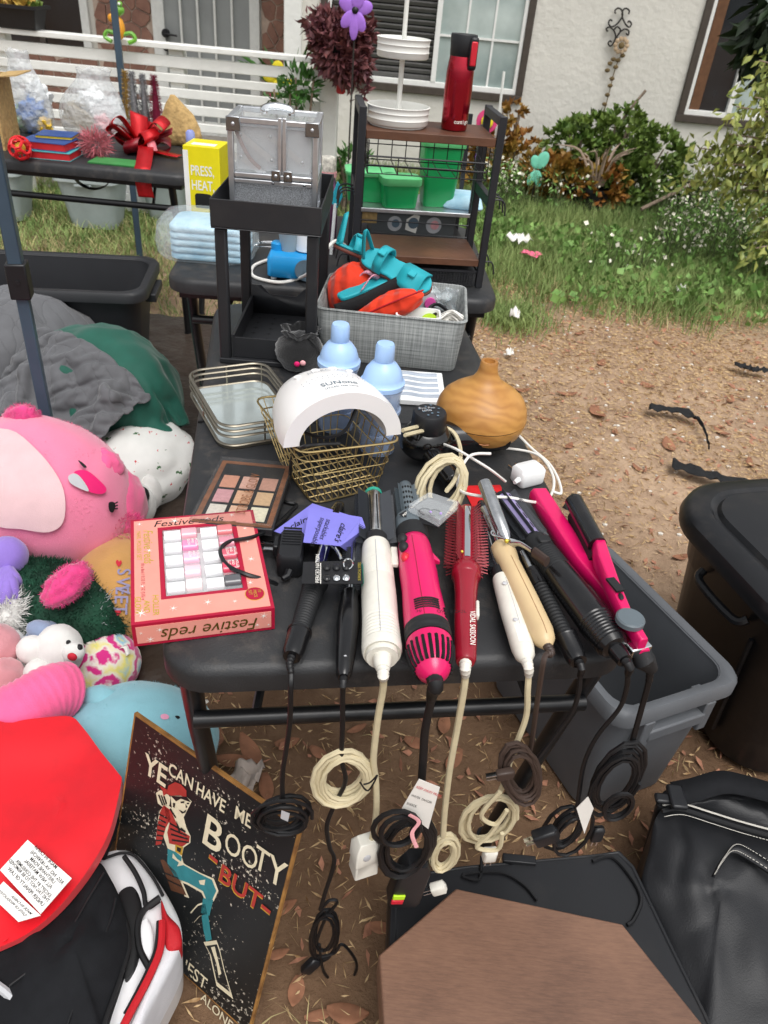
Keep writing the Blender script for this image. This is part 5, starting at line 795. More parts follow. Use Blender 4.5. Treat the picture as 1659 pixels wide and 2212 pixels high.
# aluminium train case
mat('alu', '#cfd2d6', .3, .85, var=.08, vs=80); mat('steelbr', '#9a9da0', .25, 1, var=.06); mat('glitter', '#c2c5c9', .3, .75, var=.55, vs=700, bump=1, bs=700); mat('acrylic', '#e9eef0', .05, var=0, alpha=.22, sp=.9); mat('strapbr', '#6d3b30', .6, var=.1)
cm = V((-.277, 1.628, ZT+.28)); t = T('makeup_case', 'silver glitter make up train case with clear acrylic top', 'case', cm, .06); W2, D2, H1, H2 = .08, .065, .068, .176
O('base', B().bx(-W2+.004, W2-.004, -D2+.004, D2-.004, .002, H1-.004), 'glitter', t)
fr = B()
for x in (-W2, W2):
    for y in (-D2, D2): fr.bx(x-.005 if x < 0 else x-.006, x+.006 if x < 0 else x+.005, y-.005, y+.006, .001, H2)
for z0, z1 in ((.0, .008), (H1-.006, H1+.002), (H1+.004, H1+.013), (H2-.01, H2)):
    for s in (-1, 1): fr.bx(-W2+.0065, W2-.0065, s*D2-.0065, s*D2+.0065, z0, z1); fr.bx(s*W2-.0055, s*W2+.0055, -D2+.0068, D2-.0068, z0, z1)
O('frame', fr, 'alu', t, bev=.0015)
for z in (.083, .121): O('inner_tray', B().bx(-W2+.010, W2-.010, -D2+.012, -.006, z, z+.038).bx(-W2+.010, W2-.010, .006, D2-.012, z, z+.038), 'glitter', t)
O('acrylic_panel', B().bx(-W2+.007, W2-.007, -D2-.001, -D2+.001, H1+.014, H2-.011).bx(-W2+.007, W2-.007, D2-.001, D2+.001, H1+.014, H2-.011).bx(-W2-.001, -W2+.001, -D2+.008, D2-.008, H1+.014, H2-.011).bx(W2-.001, W2+.001, -D2+.008, D2-.008, H1+.014, H2-.011), 'acrylic', t); O('acrylic_lid', B().bx(-W2+.006, W2-.006, -D2+.007, D2-.007, H2-.004, H2-.001), 'acrylic', t)
def sbar(x0, z0, x1, z1, y, ww=.011):
    a = atan2(z1-z0, x1-x0); l = sqrt((x1-x0)**2+(z1-z0)**2); o = O('scissor_arm', B().prism([(-ww/2*cos(q)-0, ww/2*sin(q)) if 0 else p for q, p in [(0, p) for p in rr(l+ww, ww, ww*.48, 4)]], 0, .0015, M=Matrix.Translation(((x0+x1)/2, y, (z0+z1)/2)) @ Matrix.Rotation(-a, 4, 'Y') @ Matrix.Rotation(pi/2, 4, 'X')), 'alu', t)
    for x, z in ((x0, z0), (x1, z1)): O('rivet', B().ell((x, y-.002, z), (.0035, .002, .0035), 8, 5), 'steelbr', o)
sbar(-.062, .145, -.004, .104, -D2+.008); sbar(-.006, .145, .054, .104, -D2+.008); sbar(-.062, .106, -.02, .08, -D2+.008)
O('strap', B().tube(cr([(-.07, -D2+.006, .152), (-.06, -D2+.005, .13), (-.045, -D2+.005, .105), (-.025, -D2+.005, .088)], 6), .004, 6, sx=.3), 'strapbr', t)
O('centre_post', B().bx(.009, .0165, -D2-.008, -D2+.0, .082, H2+.004).bx(.0175, .025, -D2-.008, -D2+.0, .082, H2+.004), 'alu', t, bev=.001)
for x0, x1, z0, z1 in ((-W2-.006, -W2+.02, H2-.024, H2+.001), (W2-.02, W2+.006, H2-.024, H2+.001), (-.003, .014, .07, .09), (.020, .037, .07, .09)): o = O('corner', B().bx(x0, x1, -D2-.0095, -D2-.0066, z0, z1), 'steelbr', t, bev=.002); O('rivet', B().ell(((x0+x1)/2, -D2-.0100, (z0+z1)/2), (.0035, .002, .0035), 8, 5), 'alu', o)
for x in (.0, .06): O('rivet', B().ell((x, -D2-.007, H1-.002), (.003, .002, .003), 8, 5), 'steelbr', t)
O('handle', B().tube(cr([(-.02, -.03, H2+.003), (-.02, -.03, H2+.012), (0, -.03, H2+.017), (.028, -.03, H2+.013), (.03, -.03, H2+.003)], 6), .007, 8, sx=1.5), mat('chrome', '#dfe2e4', .08, 1, var=.03), t)
# ---------------------------------------------------------------- rear table: pads, box, pump, bottle, rack
Z2 = ZT+.001; mat('padblue', '#8fbfd8', .7, var=.1, vs=20, col2='#bfe0ee'); mat('packfilm', '#e4eef2', .12, var=.03, alpha=.28, bump=.7, bs=30, sp=.9)
pp = at(455, 555, Z2); t = T('pad_pack', 'clear pack of folded pale blue disposable pads', 'pads', (pp.x, pp.y+.03, Z2), .06)
for i in range(5): O('pad', B().loft([[V((x, y, z+i*.0185)) for x, y in rr(.21+k, .16+k, .03)] for k, z in ((-.01, .001), (0, .004), (.0, .014), (-.01, .018))]), 'padblue', t, smooth=60)
bb = B(); n = 30; bb.loft([[V((w_*.5*(1+.06*nz((k*.7, z*30, 2)))*(abs(cos(2*pi*k/n))**.5)*(1 if cos(2*pi*k/n) > 0 else -1)-.01, .098*kk*(1+.06*nz((k*.7, z*30, 7)))*(abs(sin(2*pi*k/n))**.5)*(1 if sin(2*pi*k/n) > 0 else -1), z)) for k in range(n)] for w_, kk, z in ((.24, .95, .0005), (.268, 1.05, .012), (.275, 1.08, .05), (.262, 1.05, .09), (.235, .95, .105), (.18, .7, .112), (.05, .2, .115))]); O('film', bb, 'packfilm', t, smooth=180)
yb = at(444, 508, Z2); t = T('yellow_box', 'yellow carton printed PRESS, HEAT, EAT beside the make up case', 'box', yb, -.03); YW, YH = .105, .245; mat('boxyel', '#e8d813', .4, var=.05); mat('boxwhite', '#ecece8', .5, var=.04)
O('carton', B().bx(-YW/2, YW/2, 0, .11, 0, YH), 'boxyel', t, bev=.001); O('white_edge', B().bx(-YW/2-.0006, -YW/2+.014, -.0007, -.0002, .001, YH-.012), 'boxwhite', t); O('flap', B().bx(-.035, .035, .02, .05, YH+.0002, YH+.001), 'boxwhite', t)
for s, z in (('PRESS,', .168), ('HEAT,', .128), ('EAT', .036)): txt(s, .038, 'boxwhite', t, (-YW/2+.019, -.001, z), (1, 0, 0), (0, 0, 1), sx=.66, bold=.012)
O('printed_cup', B().lathe([(.0, 0), (.022, 0), (.025, .004), (.025, .034), (.021, .04), (.012, .041), (.011, .036), (0, .036)], 24, M=Matrix.Translation((.0, -.0008, .078)) @ Matrix.Diagonal((1, .02, 1, 1))), 'inkblack', t)
# blue pump with white cord
bpx = at(632, 600, Z2); t = T('blue_nebulizer', 'bright blue nebulizer box with white cup and cord', 'appliance', (bpx.x, bpx.y+.02, Z2), .06); mat('blueapp', '#1d8fce', .35, var=.05); mat('whitepl', '#eef0f0', .3, var=.03); mat('cordwhite', '#e4e2dc', .5, var=.04); mat('greysym', '#5b6e7c', .5)
O('housing', B().loft([[V((x, y, z)) for x, y in rr(.135+k, .10+k, .018)] for k, z in ((-.008, .006), (0, .010), (0, .052), (-.012, .062))]), 'blueapp', t, smooth=50); O('vent_ring', B().lathe([(.025, 0), (.028, 0), (.028, .002), (.025, .002)], 24, M=rot('X', pi/2, (.035, -.0505, .032))), 'greysym', t); O('symbol', B().bx(-.003, .003, -.0525, -.0506, .01, .054, M=rot('Y', .6, (.035, 0, .032)) @ Matrix.Translation((0, 0, -.032))).bx(-.003, .003, -.0528, -.0508, .01, .054, M=rot('Y', -.6, (.035, 0, .032)) @ Matrix.Translation((0, 0, -.032))), 'greysym', t)
for x in (-.05, .05): O('foot', B().cyl((x, -.035, 0), (x, -.035, .007), .008, n=10), 'whitepl', t)
O('knob', B().lathe([(.018, .05), (.018, .078), (.013, .082), (0, .082)], 16, M=Matrix.Translation((-.045, .02, 0))), 'blueapp', t); O('cup', B().lathe([(.022, .062), (.03, .12), (.033, .125), (.03, .125), (.026, .12)], 20, M=Matrix.Translation((-.015, .02, 0))), 'binclear', t); O('cup', B().lathe([(.02, .062), (.028, .066), (.028, .11), (.02, .12), (0, .12)], 20, M=Matrix.Translation((.03, .02, 0))), 'whitepl', t)
O('cord', B().tube(cr([at(582, 560, Z2+.004), at(548, 575, Z2+.004), at(548, 597, Z2+.004), at(600, 610, Z2+.004), at(640, 603, Z2+.004), at(672, 585, Z2+.05), at(700, 545, Z2+.09), at(725, 520, Z2+.1), at(745, 530, Z2+.07)], 7), .0045, 7), 'cordwhite', t, world=True)
# purple bottle
qb = at(700, 545, Z2); t = T('purple_bottle', 'tall metallic purple bottle with a plaid lid', 'bottle', (qb.x, qb.y+.03, Z2)); O('body', B().lathe([(.028, 0), (.031, .004), (.032, .15), (.03, .175), (.022, .2), (.02, .215)], 28), mat('metpurple', '#a86f9c', .3, .8, var=.15, vs=20), t); O('collar', B().lathe([(.024, .205), (.0255, .205), (.0255, .218), (.021, .218)], 24), 'bagpink', t); O('lid', B().lathe([(.021, .218), (.023, .22), (.023, .25), (.02, .256), (0, .257)], 24), mat('plaid', '#c9c5ba', .6, var=.5, vs=120), t)
qb = at(688, 470, Z2+.1); t = T('teal_spatula', 'teal rubber spatula head sticking up behind the case', 'utensil', (qb.x, qb.y, Z2)); O('head', B().prism([(-.014, .15), (.012, .14), (.016, .175), (.004, .20), (-.012, .21)], 0, .006, M=Matrix.Rotation(pi/2, 4, 'X') @ Matrix.Rotation(-.3, 4, 'Z')), mat('tealrub', '#2aa9bd', .5, var=.06), t, bev=.002); O('shaft', B().cyl((.04, -.003, 0), (.047, -.003, .145), .005, n=8), 'whitepl', t)
t = T('whisk', 'metal kitchen utensils on the table behind the blue pads', 'utensil', at(560, 545, Z2)); 
for i in range(5): a = i*pi/5; O('wire', B().tube(cr([(-.03, 0, .01), (0, .02*cos(a), .01+.018*abs(sin(a))), (.05, .022*cos(a), .012+.02*abs(sin(a))), (.07, 0, .012)], 5), .0012, 4), 'chrome', t)
O('grip', B().cyl((-.11, 0, .01), (-.03, 0, .01), .007, n=8), 'chrome', t)
# rack
RBx = V((.199, 2.107, Z2)); ra = radians(8); ru = V((cos(ra), sin(ra), 0)); RO = RBx-ru*.345; t = T('metal_rack', 'black metal shelf rack with dark wooden shelves', 'rack', RO, ra); RW_, RD, RH = .345, .185, .425
mat('rackblk', '#25262a', .45, var=.15, vs=30); mat('wood', '#4a2f22', .5, var=.35, vs=8, bump=.15, bs=60, col2='#6b4733', dirt=.1)
for x in (0, RW_):
    for y in (0, RD): O('leg', B().bx(x-.0095, x+.0095, y-.007, y+.007, 0, RH), 'rackblk', t, bev=.0015)
    O('handle_bar', B().bx(x-.009, x+.009, .0075, RD-.0075, RH-.022, RH-.002), 'rackblk', t, bev=.0015); O('crosspiece', B().bx(x-.008, x+.008, .0075, RD-.0075, .21, .235), 'rackblk', t, bev=.0015); O('crosspiece', B().bx(x-.008, x+.008, .0075, RD-.0075, .03, .045), 'rackblk', t)
    for y in (.03, .06, .1): s = 1 if x > 0 else -1; O('hook', B().tube(cr([(x+s*.008, y, .222), (x+s*.03, y, .225), (x+s*.045, y, .215), (x+s*.05, y, .185)], 5), .0022, 5), 'rackblk', t); 
    for y in (.03, .1): s = 1 if x > 0 else -1; O('hook', B().tube(cr([(x+s*.008, y, .06), (x+s*.03, y, .062), (x+s*.04, y, .052), (x+s*.045, y, .028)], 5), .0022, 5), 'rackblk', t)
O('shelf', B().bx(.0105, RW_-.0105, -.004, RD+.004, .355, .375), 'wood', t, bev=.0015); O('shelf', B().bx(.0105, RW_-.0105, -.008, RD+.002, .058, .076), 'wood', t, bev=.0015)
bk = B(); y0, y1, z0, z1 = .005, RD-.005, .275, .352
for i in range(9): x = .02+i*(RW_-.04)/8; bk.tube([(x, y1, z1), (x, y1, z0), (x, y0, z0)], .0014, 4); (bk.tube([(x, y0, z0), (x, y0, z0+.04)], .0014, 4) if i % 2 == 0 else None)
for i in range(3): z = z0+i*(z1-z0)/2; bk.tube([(.02, y1, z), (RW_-.02, y1, z)], .0014, 4)
for i in range(3): y = y0+i*(y1-y0)/2; bk.tube([(.02, y, z0), (RW_-.02, y, z0)], .0014, 4)
for z in (z0, z0+.02, z0+.04): bk.tube([(.02, y0, z), (RW_-.02, y0, z)], .0022 if z == z0+.04 else .0014, 4)
for x in (.02, RW_-.02):
    for i in range(5): y = y0+i*(y1-y0)/4; bk.tube([(x, y, z0), (x, y, z1)], .0014, 4)
    bk.tube([(x, y0, z0+.02), (x, y1, z0+.04)], .0014, 4)
O('hanging_basket', bk, 'rackblk', t)
ms = B()
for i in range(44): x = .012+i*(RW_-.024)/43; ms.tube([(x, -.004, .004), (x, -.004, .04)], .0009, 3)
for j in range(9): ms.tube([(.012, -.004, .004+j*.0045), (RW_-.012, -.004, .004+j*.0045)], .0009, 3)
for s in (.012, RW_-.012):
    for i in range(20): y = -.004+i*(RD)/19; ms.tube([(s, y, .004), (s, y, .04)], .0009, 3)
dr = O('mesh_drawer', B().bx(.012, RW_-.012, -.002, RD-.02, .002, .0035).bx(.011, RW_-.011, -.006, -.003, .04, .046).bx(.012, RW_-.012, .0, RD-.02, .0405, .042), 'rackblk', t); O('mesh', ms, 'rackblk', dr, smooth=0, kind='stuff'); O('pull', B().tube(cr([(.10, -.008, .046), (.11, -.012, .034), (.15, -.013, .032), (.165, -.008, .046)], 5), .003, 6), 'rackblk', dr)
# on the rack: tiered stand, thermos
RM = XF[t.name]
def rk(x, y, z): return RM @ V((x, y, z))
p = rk(.095, .09, .376); t = T('tiered_stand', 'white two tier round metal tray stand on the rack', 'stand', p); mat('enamel', '#e6e6e0', .35, var=.04, vs=10, dirt=.06)
for z, r in ((.004, .077), (.148, .063)): O('tray', B().lathe([(0, z+.0005), (r-.003, z), (r, z+.003), (r, z+.012), (r+.0015, z+.014), (r, z+.016), (r, z+.026), (r+.0015, z+.028), (r, z+.03), (r+.001, z+.038), (r+.003, z+.041), (r, z+.042), (r-.003, z+.036), (r-.003, z+.005), (0, z+.004)], 44), 'enamel', t, smooth=60)
O('pole', B().cyl((0, 0, .008), (0, 0, .148), .0062, n=12).cyl((0, 0, .152), (0, 0, .36), .0055, n=12), 'enamel', t); O('base_ring', B().lathe([(.055, 0), (.07, 0), (.07, .004), (.055, .004)], 30), 'enamel', t)
p = rk(.24, .085, .376); t = T('thermos', 'red metallic travel mug with black lid and red button', 'mug', p, .15); TH = .205
O('body', B().lathe([(0, 0), (.031, 0), (.033, .003), (.0335, .04), (.035, .09), (.0335, .13), (.0295, .165), (.0275, .168)], 40), mat('metred', '#b01a30', .22, .85, var=.12, vs=6, coat=.4), t, smooth=60); O('lid', B().lathe([(.0285, .160), (.0305, .163), (.031, .18), (.0325, .205), (.031, .208), (0, .207)], 36), 'blkplastic', t, smooth=60)
O('button_housing', B().bx(.010, .031, -.035, -.012, .135, .205), 'blkplastic', t, bev=.006); O('button', B().bx(.013, .028, -.039, -.034, .145, .196), mat('redbtn', '#cc2436', .35, var=.05), t, bev=.003)
for i, c in enumerate('contigo'): a = -pi/2-.22+i*.17; R_ = .0346; txt(c, .013, 'inkwhite', t, (R_*cos(a), R_*sin(a), .018), (-sin(a), cos(a), 0), (0, 0, 1), name='logo_letter', bold=.01)
# second rack behind with green food boxes
p0 = at(725, 522, Z2); R2 = V((-.155, 2.36, Z2)); t = T('rear_shelf', 'black metal shelf unit behind the wooden rack', 'rack', R2, ra)
w2_ = .33; d2_ = .19
for x in (0, w2_):
    for y in (0, d2_): O('leg', B().bx(x-.006, x+.006, y-.006, y+.006, 0, .36), 'rackblk', t)
O('shelf', B().bx(-.01, w2_+.01, -.008, d2_+.01, .108, .12), 'alu', t, bev=.002); O('shelf', B().bx(.0065, w2_-.0065, -.004, d2_, .03, .036), 'rackblk', t); O('guard_wire', B().tube([(0, -.006, .085), (w2_, -.006, .085)], .002, 5).tube([(0, -.006, .05), (w2_, -.006, .05)], .002, 5), 'rackblk', t)
SM = XF[t.name]; mat('greenpl', '#1fae63', .3, var=.1, vs=8, sp=.6, trans=.0, alpha=.93); mat('greenlid', '#6fd68c', .3, var=.06)
def fbox(label, x, y, w, d, h, z, tp=.012, rz=0, lidh=.014):
    q = SM @ V((x, y, z)); t = T('food_container', label, 'container', q, ra+rz); O('tub', B().loft([[V((a, b_, zz)) for a, b_ in rr(w-tp*k, d-tp*k, .015)] for k, zz in ((1, 0), (.9, .003), (0, h))]), 'greenpl', t, smooth=50); O('lid', B().loft([[V((a, b_, zz)) for a, b_ in rr(w+k, d+k, .018)] for k, zz in ((.006, h+.0005), (.01, h+.004), (.01, h+lidh-.003), (-.006, h+lidh))]), 'greenlid', t, smooth=50)
fbox('tall green plastic food container standing on the rear shelf', .235, .08, .118, .10, .165, .121, .03, .08, .02); fbox('low wide green food container with a pale lid', .03, .10, .14, .1, .072, .121); fbox('small green food container leaning in front of the wide one', .115, .035, .11, .07, .062, .121, .012, .15, .024)
q = SM @ V((.32, .1, .121)); O('folded_cloth', B().loft([[V((x, y, z)) for x, y in rr(.12*k, .14*k, .02)] for k, z in ((1, 0), (1.05, .006), (.95, .02), (.7, .032))]), 'padblue', None, smooth=60, label='pale blue folded cloth beside the tall green container', cat='cloth').location = q
q = SM @ V((.16, .07, .037)); t = T('grey_carton', 'dark grey carton with round product photos on its front', 'box', q, ra+.04); mat('cartongrey', '#55595a', .5, var=.06); O('carton', B().bx(-.125, .13, -.05, .06, 0, .07), 'cartongrey', t, bev=.001); O('flap', B().bx(-.16, -.11, -.052, -.0505, .035, .07), 'burlap', t)
for x, r in ((-.055, .022), (.0, .0), (.065, .024)):
    if r: O('printed_photo', B().lathe([(0, 0), (r, 0), (r, .0006), (0, .0006)], 28, M=rot('X', pi/2, (x, -.0502, .036))), 'inkgrey', t); O('printed_photo', B().lathe([(0, 0), (r*.55, 0), (r*.55, .0006), (0, .0006)], 20, M=rot('X', pi/2, (x+.003, -.0510, .037))), 'bagpink' if x > 0 else 'greysym', t)
    else: O('printed_photo', B().add([(-.022, -.0505, .02), (.012, -.0505, .01), (.02, -.0505, .062), (.005, -.0505, .067), (-.02, -.0505, .05)], [(0, 1, 2, 3, 4)]), 'inkwhite', t); O('printed_photo', B().lathe([(0, 0), (.016, 0), (.016, .0006), (0, .0006)], 24, M=rot('X', pi/2, (.002, -.0512, .04))), 'greysym', t)
# ---------------------------------------------------------------- grey fabric bin and its contents
def linen():
    m = mat('linen', '#8b8f8e', .9, var=0, bump=.3, bs=500); nt = m.node_tree; N = nt.nodes; L = nt.links; b = N['Principled BSDF']; tc = N.new('ShaderNodeTexCoord'); out = None
    for sc_ in ((900, 90, 20), (20, 90, 900)):
        mp = N.new('ShaderNodeMapping'); mp.inputs['Scale'].default_value = [k*.3 for k in sc_]; n = N.new('ShaderNodeTexNoise'); n.inputs['Scale'].default_value = 1.4; n.inputs['Detail'].default_value = 3; L.new(tc.outputs['Object'], mp.inputs[0]); L.new(mp.outputs[0], n.inputs['Vector'])
        if out is None: out = n.outputs['Fac']
        else: ad = N.new('ShaderNodeMath'); ad.operation = 'ADD'; L.new(out, ad.inputs[0]); L.new(n.outputs['Fac'], ad.inputs[1]); out = ad.outputs[0]
    r = N.new('ShaderNodeValToRGB'); r.color_ramp.elements[0].position = .3; r.color_ramp.elements[0].color = (*lin('#5e6362'), 1); r.color_ramp.elements[1].position = .72; r.color_ramp.elements[1].color = (*lin('#b9bcba'), 1)
    dv = N.new('ShaderNodeMath'); dv.operation = 'MULTIPLY'; dv.inputs[1].default_value = .5; L.new(out, dv.inputs[0]); L.new(dv.outputs[0], r.inputs['Fac']); L.new(r.outputs[0], b.inputs['Base Color'])
linen(); FL, FR_ = at(690, 775, ZT), at(982, 806, ZT); bw = (FR_-FL).length; ba = atan2(FR_.y-FL.y, FR_.x-FL.x); BH = .115; bd_ = .21
t = T('fabric_bin', 'grey linen fabric storage bin full of shoes and pouches', 'bin', (FL+FR_)/2+V((-sin(ba), cos(ba), 0))*bd_/2, ba); BM = XF[t.name]
def ring(k, z, e=0): return [V((x*(1+.02*nz((x*20, y*20, z))), y*(1+.03*nz((x*20, y*20, 3))), z)) for x, y in rr(bw+k-2*e, bd_+k-2*e, .02, 4)]
O('shell', B().loft([ring(-.004, .001), ring(0, .006), ring(.012, BH*.6), ring(.02, BH), ring(.02, BH+.003, .003), ring(.012, BH*.8, .006), ring(0, .01, .006)]), 'linen', t, smooth=50); O('hem', B().tube([p+V((0, 0, .001)) for p in ring(.021, BH)], .0022, 5, closed=True), 'linen', t)
def bn(x, y, z): return BM @ V((x, y, z))
O('padding', B().bx(-bw*.45, bw*.45, -bd_*.4, bd_*.4, .012, .05), 'canvas', t)
foldmat('orange', '#e0350f', [(9, 6, .5, .5, .012, 'SIN'), (16, 8, 1.9, .35, .006, 'SIN')], .8); mat('tealfoam', '#22a3b0', .6, var=.08); mat('pinkglit', '#c98a9c', .5, .2, var=.4, vs=300); mat('blackcloth', '#131315', .85, var=.15, bump=.4, bs=200)
t = T('orange_pouch', 'orange fabric pouch upright in the bin under the sandals', 'pouch', bn(-.095, .02, .05)); O('body', soft(B(), (0, 0, .05), (.055, .05, .075), .1, 2, 3), 'orange', t, smooth=180)
t = T('orange_pouch', 'orange zipped pouch lying in the bin above the white tub', 'pouch', bn(.01, -.05, .06)); O('body', soft(B(), (0, 0, .055), (.085, .035, .03), .12, 2.4, 8, M=rot('Y', -.45)), 'orange', t, smooth=180); O('zip', B().tube(cr([(-.06, -.03, .045), (-.01, -.033, .075), (.05, -.03, .105)], 6), .002, 5), 'redweb', t)
t = T('black_pouch', 'black cloth strap lying across the orange pouches', 'pouch', bn(-.03, -.03, .08)); O('body', B().tube(cr([(-.09, -.045, .02), (-.04, -.035, .04), (.02, -.01, .07), (.05, .0, .085)], 6), .015, 10, sx=.45), 'blackcloth', t, smooth=180)
def sandal(label, p, rz, ry, rx, s=1):
    M = Matrix.Translation(p) @ Matrix.Rotation(rz, 4, 'Z') @ Matrix.Rotation(ry, 4, 'Y') @ Matrix.Rotation(rx, 4, 'X'); t = T('sandal', label, 'sandal', M=M)
    so_ = [(-.07, -.02), (-.05, -.027), (-.01, -.022), (.03, -.030), (.06, -.024), (.075, 0), (.06, .026), (.03, .030), (-.01, .024), (-.05, .027), (-.07, .018), (-.076, 0)]; so_ = [(p_.x*s, p_.y*s) for p_ in cr([V((*q, 0)) for q in so_], 3, True)]
    O('sole', B().prism(so_, 0, .007), 'strapbr', t, bev=.002); O('footbed', B().prism([(x*.97, y*.97) for x, y in so_], .0072, .014), 'tealfoam', t, bev=.003)
    for x, hgt, ww in ((.036, .018, .048), (-.03, .03, .018)): O('strap', ribbon([(x*s, -.027*s, .012), (x*s, -.022*s, hgt*s), (x*s, 0, (hgt+.012)*s), (x*s, .022*s, hgt*s), (x*s, .027*s, .012)], ww*s, (1, 0, 0)), 'tealfoam', t, smooth=180, solid=.004); O('buckle', B().box((x*s, -.008, (hgt+.014)*s), (.017, .016, .006)), 'tealfoam', t, bev=.002)
    O('heel_tab', ribbon([(-.066*s, -.018, .012), (-.074*s, 0, .075), (-.066*s, .018, .012)], .012, (.6, 0, .8)), 'tealfoam', t, smooth=180, solid=.003)
sandal('teal strappy sandal resting flat on top of the bin pile', bn(.0, .0, .165), -.45, .25, .45, 1.15); sandal('teal sandal tipped on its edge at the back of the bin', bn(-.075, .06, .17), .2, .35, -.2, 1.0)
t = T('flip_flop', 'teal flip flop with glittery pink straps in the bin', 'sandal', M=Matrix.Translation(bn(-.06, -.02, .135)) @ Matrix.Rotation(.5, 4, 'Z') @ Matrix.Rotation(-.3, 4, 'Y')); O('sole', B().prism([(p_.x, p_.y) for p_ in cr([V((x, y, 0)) for x, y in ((-.06, -.016), (0, -.02), (.05, -.022), (.066, 0), (.05, .022), (0, .018), (-.06, .016), (-.066, 0))], 3, True)], 0, .01), 'tealfoam', t, bev=.003)
for s in (-1, 1): O('strap', ribbon([(.03, 0, .012), (.01, s*.016, .03), (-.02, s*.021, .012)], .012, (.8, 0, .3)), 'pinkglit', t, smooth=180, solid=.003)
t = T('white_tub', 'white plastic tub standing in the grey bin', 'tub', bn(.055, -.07, .035), .05); O('tub', B().loft([[V((x, y, z)) for x, y in rr(.09+k, .055+k, .012)] for k, z in ((-.012, 0), (0, .072), (.006, .074), (.006, .078), (-.002, .078), (-.016, .01))]), 'whitepl', t, smooth=50)
t = T('nail_polish_remover', 'clear box with a pink cap behind the white tub', 'box', bn(.06, .06, .06), .3); O('pack', B().bx(-.035, .035, -.02, .02, 0, .06), 'binlid', t, bev=.002); O('cap', B().cyl((.012, -.021, .035), (.012, -.026, .035), .013, n=18), mat('neonpink', '#ef5fb4', .4), t)
t = T('packing_bag', 'clear crinkled plastic wrapping sticking out of the bin', 'bag', bn(.11, .03, .06)); bb = B(); bb.grid(12, 14, lambda u, v: V(((u-.5)*.05+.02*nz((u*4, v*4, 1)), .02*nz((u*5, v*5, 7))-v*.02, v*.085+.02*nz((u*6, v*2, 3))))); O('film', bb, 'packfilm', t, smooth=60, solid=.001)
t = T('cord_bundle', 'black cables with a lime green ring in the grey bin', 'cable', bn(.10, -.02, .05))
for i in range(5): O('cable', B().tube([(.03*cos(a)*(1-.05*i), .025*sin(a), .02+.008*i+.006*sin(2*a+i)) for a in [k*2*pi/24 for k in range(24)]], .004, 6, closed=True), 'tubeblack', t)
O('ring', B().lathe([(.014, 0), (.02, 0), (.02, .005), (.014, .005)], 24, M=rot('X', 1.2, (-.02, -.03, .035))), mat('lime', '#b8e02a', .4), t); O('strap', B().tube(cr([(-.005, -.03, .05), (.005, -.035, .03), (.01, -.04, .0)], 5), .003, 5), 'cordwhite', t)
t = T('shredded_paper', 'white shredded paper in the corner of the fabric bin', 'paper', bn(.125, -.055, .06))
for i in range(26): a = random.uniform(-.6, .6); O('shred', ribbon([(-.03*cos(a), -.03*sin(a)-.01, .02+.001*i), (0, 0, .035+.001*i), (.03*cos(a), .03*sin(a), .02+.0012*i)], .004, (-sin(a), cos(a), .2)), 'paper', t, smooth=180)

q = at(408, 500, Z2); t = T('water_bottle', 'slim clear bottle with a lavender cap behind the yellow box', 'bottle', (q.x-.005, q.y+.1, Z2)); O('body', B().lathe([(.018, 0), (.02, .004), (.02, .19), (.012, .215), (.011, .225)], 20), 'clearbag', t); O('cap', B().lathe([(.0125, .222), (.014, .224), (.013, .258), (.008, .264), (0, .265)], 16), mat('lavcap', '#8f9ad8', .4), t)
# ---------------------------------------------------------------- front table: boxes, trays, basket, lamp, bottles, diffuser
ZB = ZT+.0012
# nail polish gift box
mat('boxpink', '#e09486', .4, var=.05, vs=30); mat('boxrose', '#a80f34', .4, var=.06); mat('gold', '#d8c24a', .3, .6, var=.1); mat('golddk', '#6b5a1e', .3, .6, var=.2); mat('winfilm', '#f0f4f6', .06, var=0, alpha=.16, sp=.9); mat('capwhite', '#f2f2f4', .25, var=.02); mat('traywhite', '#dddcdc', .4, var=.03)
pf = at(290, 1397, ZB); t = T('nail_polish_box', 'pink gift box of ten nail polishes with a clear window', 'box', pf, radians(18.2)); BW, BD, BT = .172, .215, .036
wx0, wx1, wy0, wy1 = .042, .138, .045, .185
O('carton', B().bx(0, BW, 0, BD, 0, BT-.012).bx(0, wx0, 0, BD, BT-.012, BT).bx(wx1, BW, 0, BD, BT-.012, BT).bx(wx0, wx1, 0, wy0, BT-.012, BT).bx(wx0, wx1, wy1, BD, BT-.012, BT), 'boxrose', t)
e_ = .0045; O('front_panel', B().bx(e_, BW-e_, -.0005, 0, e_, BT-e_), 'boxpink', t); O('side_panel', B().bx(BW, BW+.0005, e_, BD-e_, e_, BT-e_).bx(-.0005, 0, e_, BD-e_, e_, BT-e_), 'boxpink', t)
f_ = .006; O('top_panel', B().bx(e_, wx0-f_, e_, BD-e_, BT, BT+.0005).bx(wx1+f_, BW-e_, e_, BD-e_, BT, BT+.0005).bx(wx0-f_, wx1+f_, e_, wy0-f_, BT, BT+.0005).bx(wx0-f_, wx1+f_, wy1+f_, BD-e_, BT, BT+.0005), 'boxpink', t)
O('insert', B().bx(wx0, wx1, wy0, wy1, BT-.0118, BT-.0112), 'traywhite', t); O('window', B().bx(wx0+.0005, wx1-.0005, wy0+.0005, wy1-.0005, BT-.001, BT-.0006), 'winfilm', t)
pc = ['#e7a9b4', '#e58bb4', '#e9b8cd', '#eec9d3', '#e9dcdc', '#d8787c', '#d18c9c', '#cc5a6c', '#d0455e', '#5a5a5e']
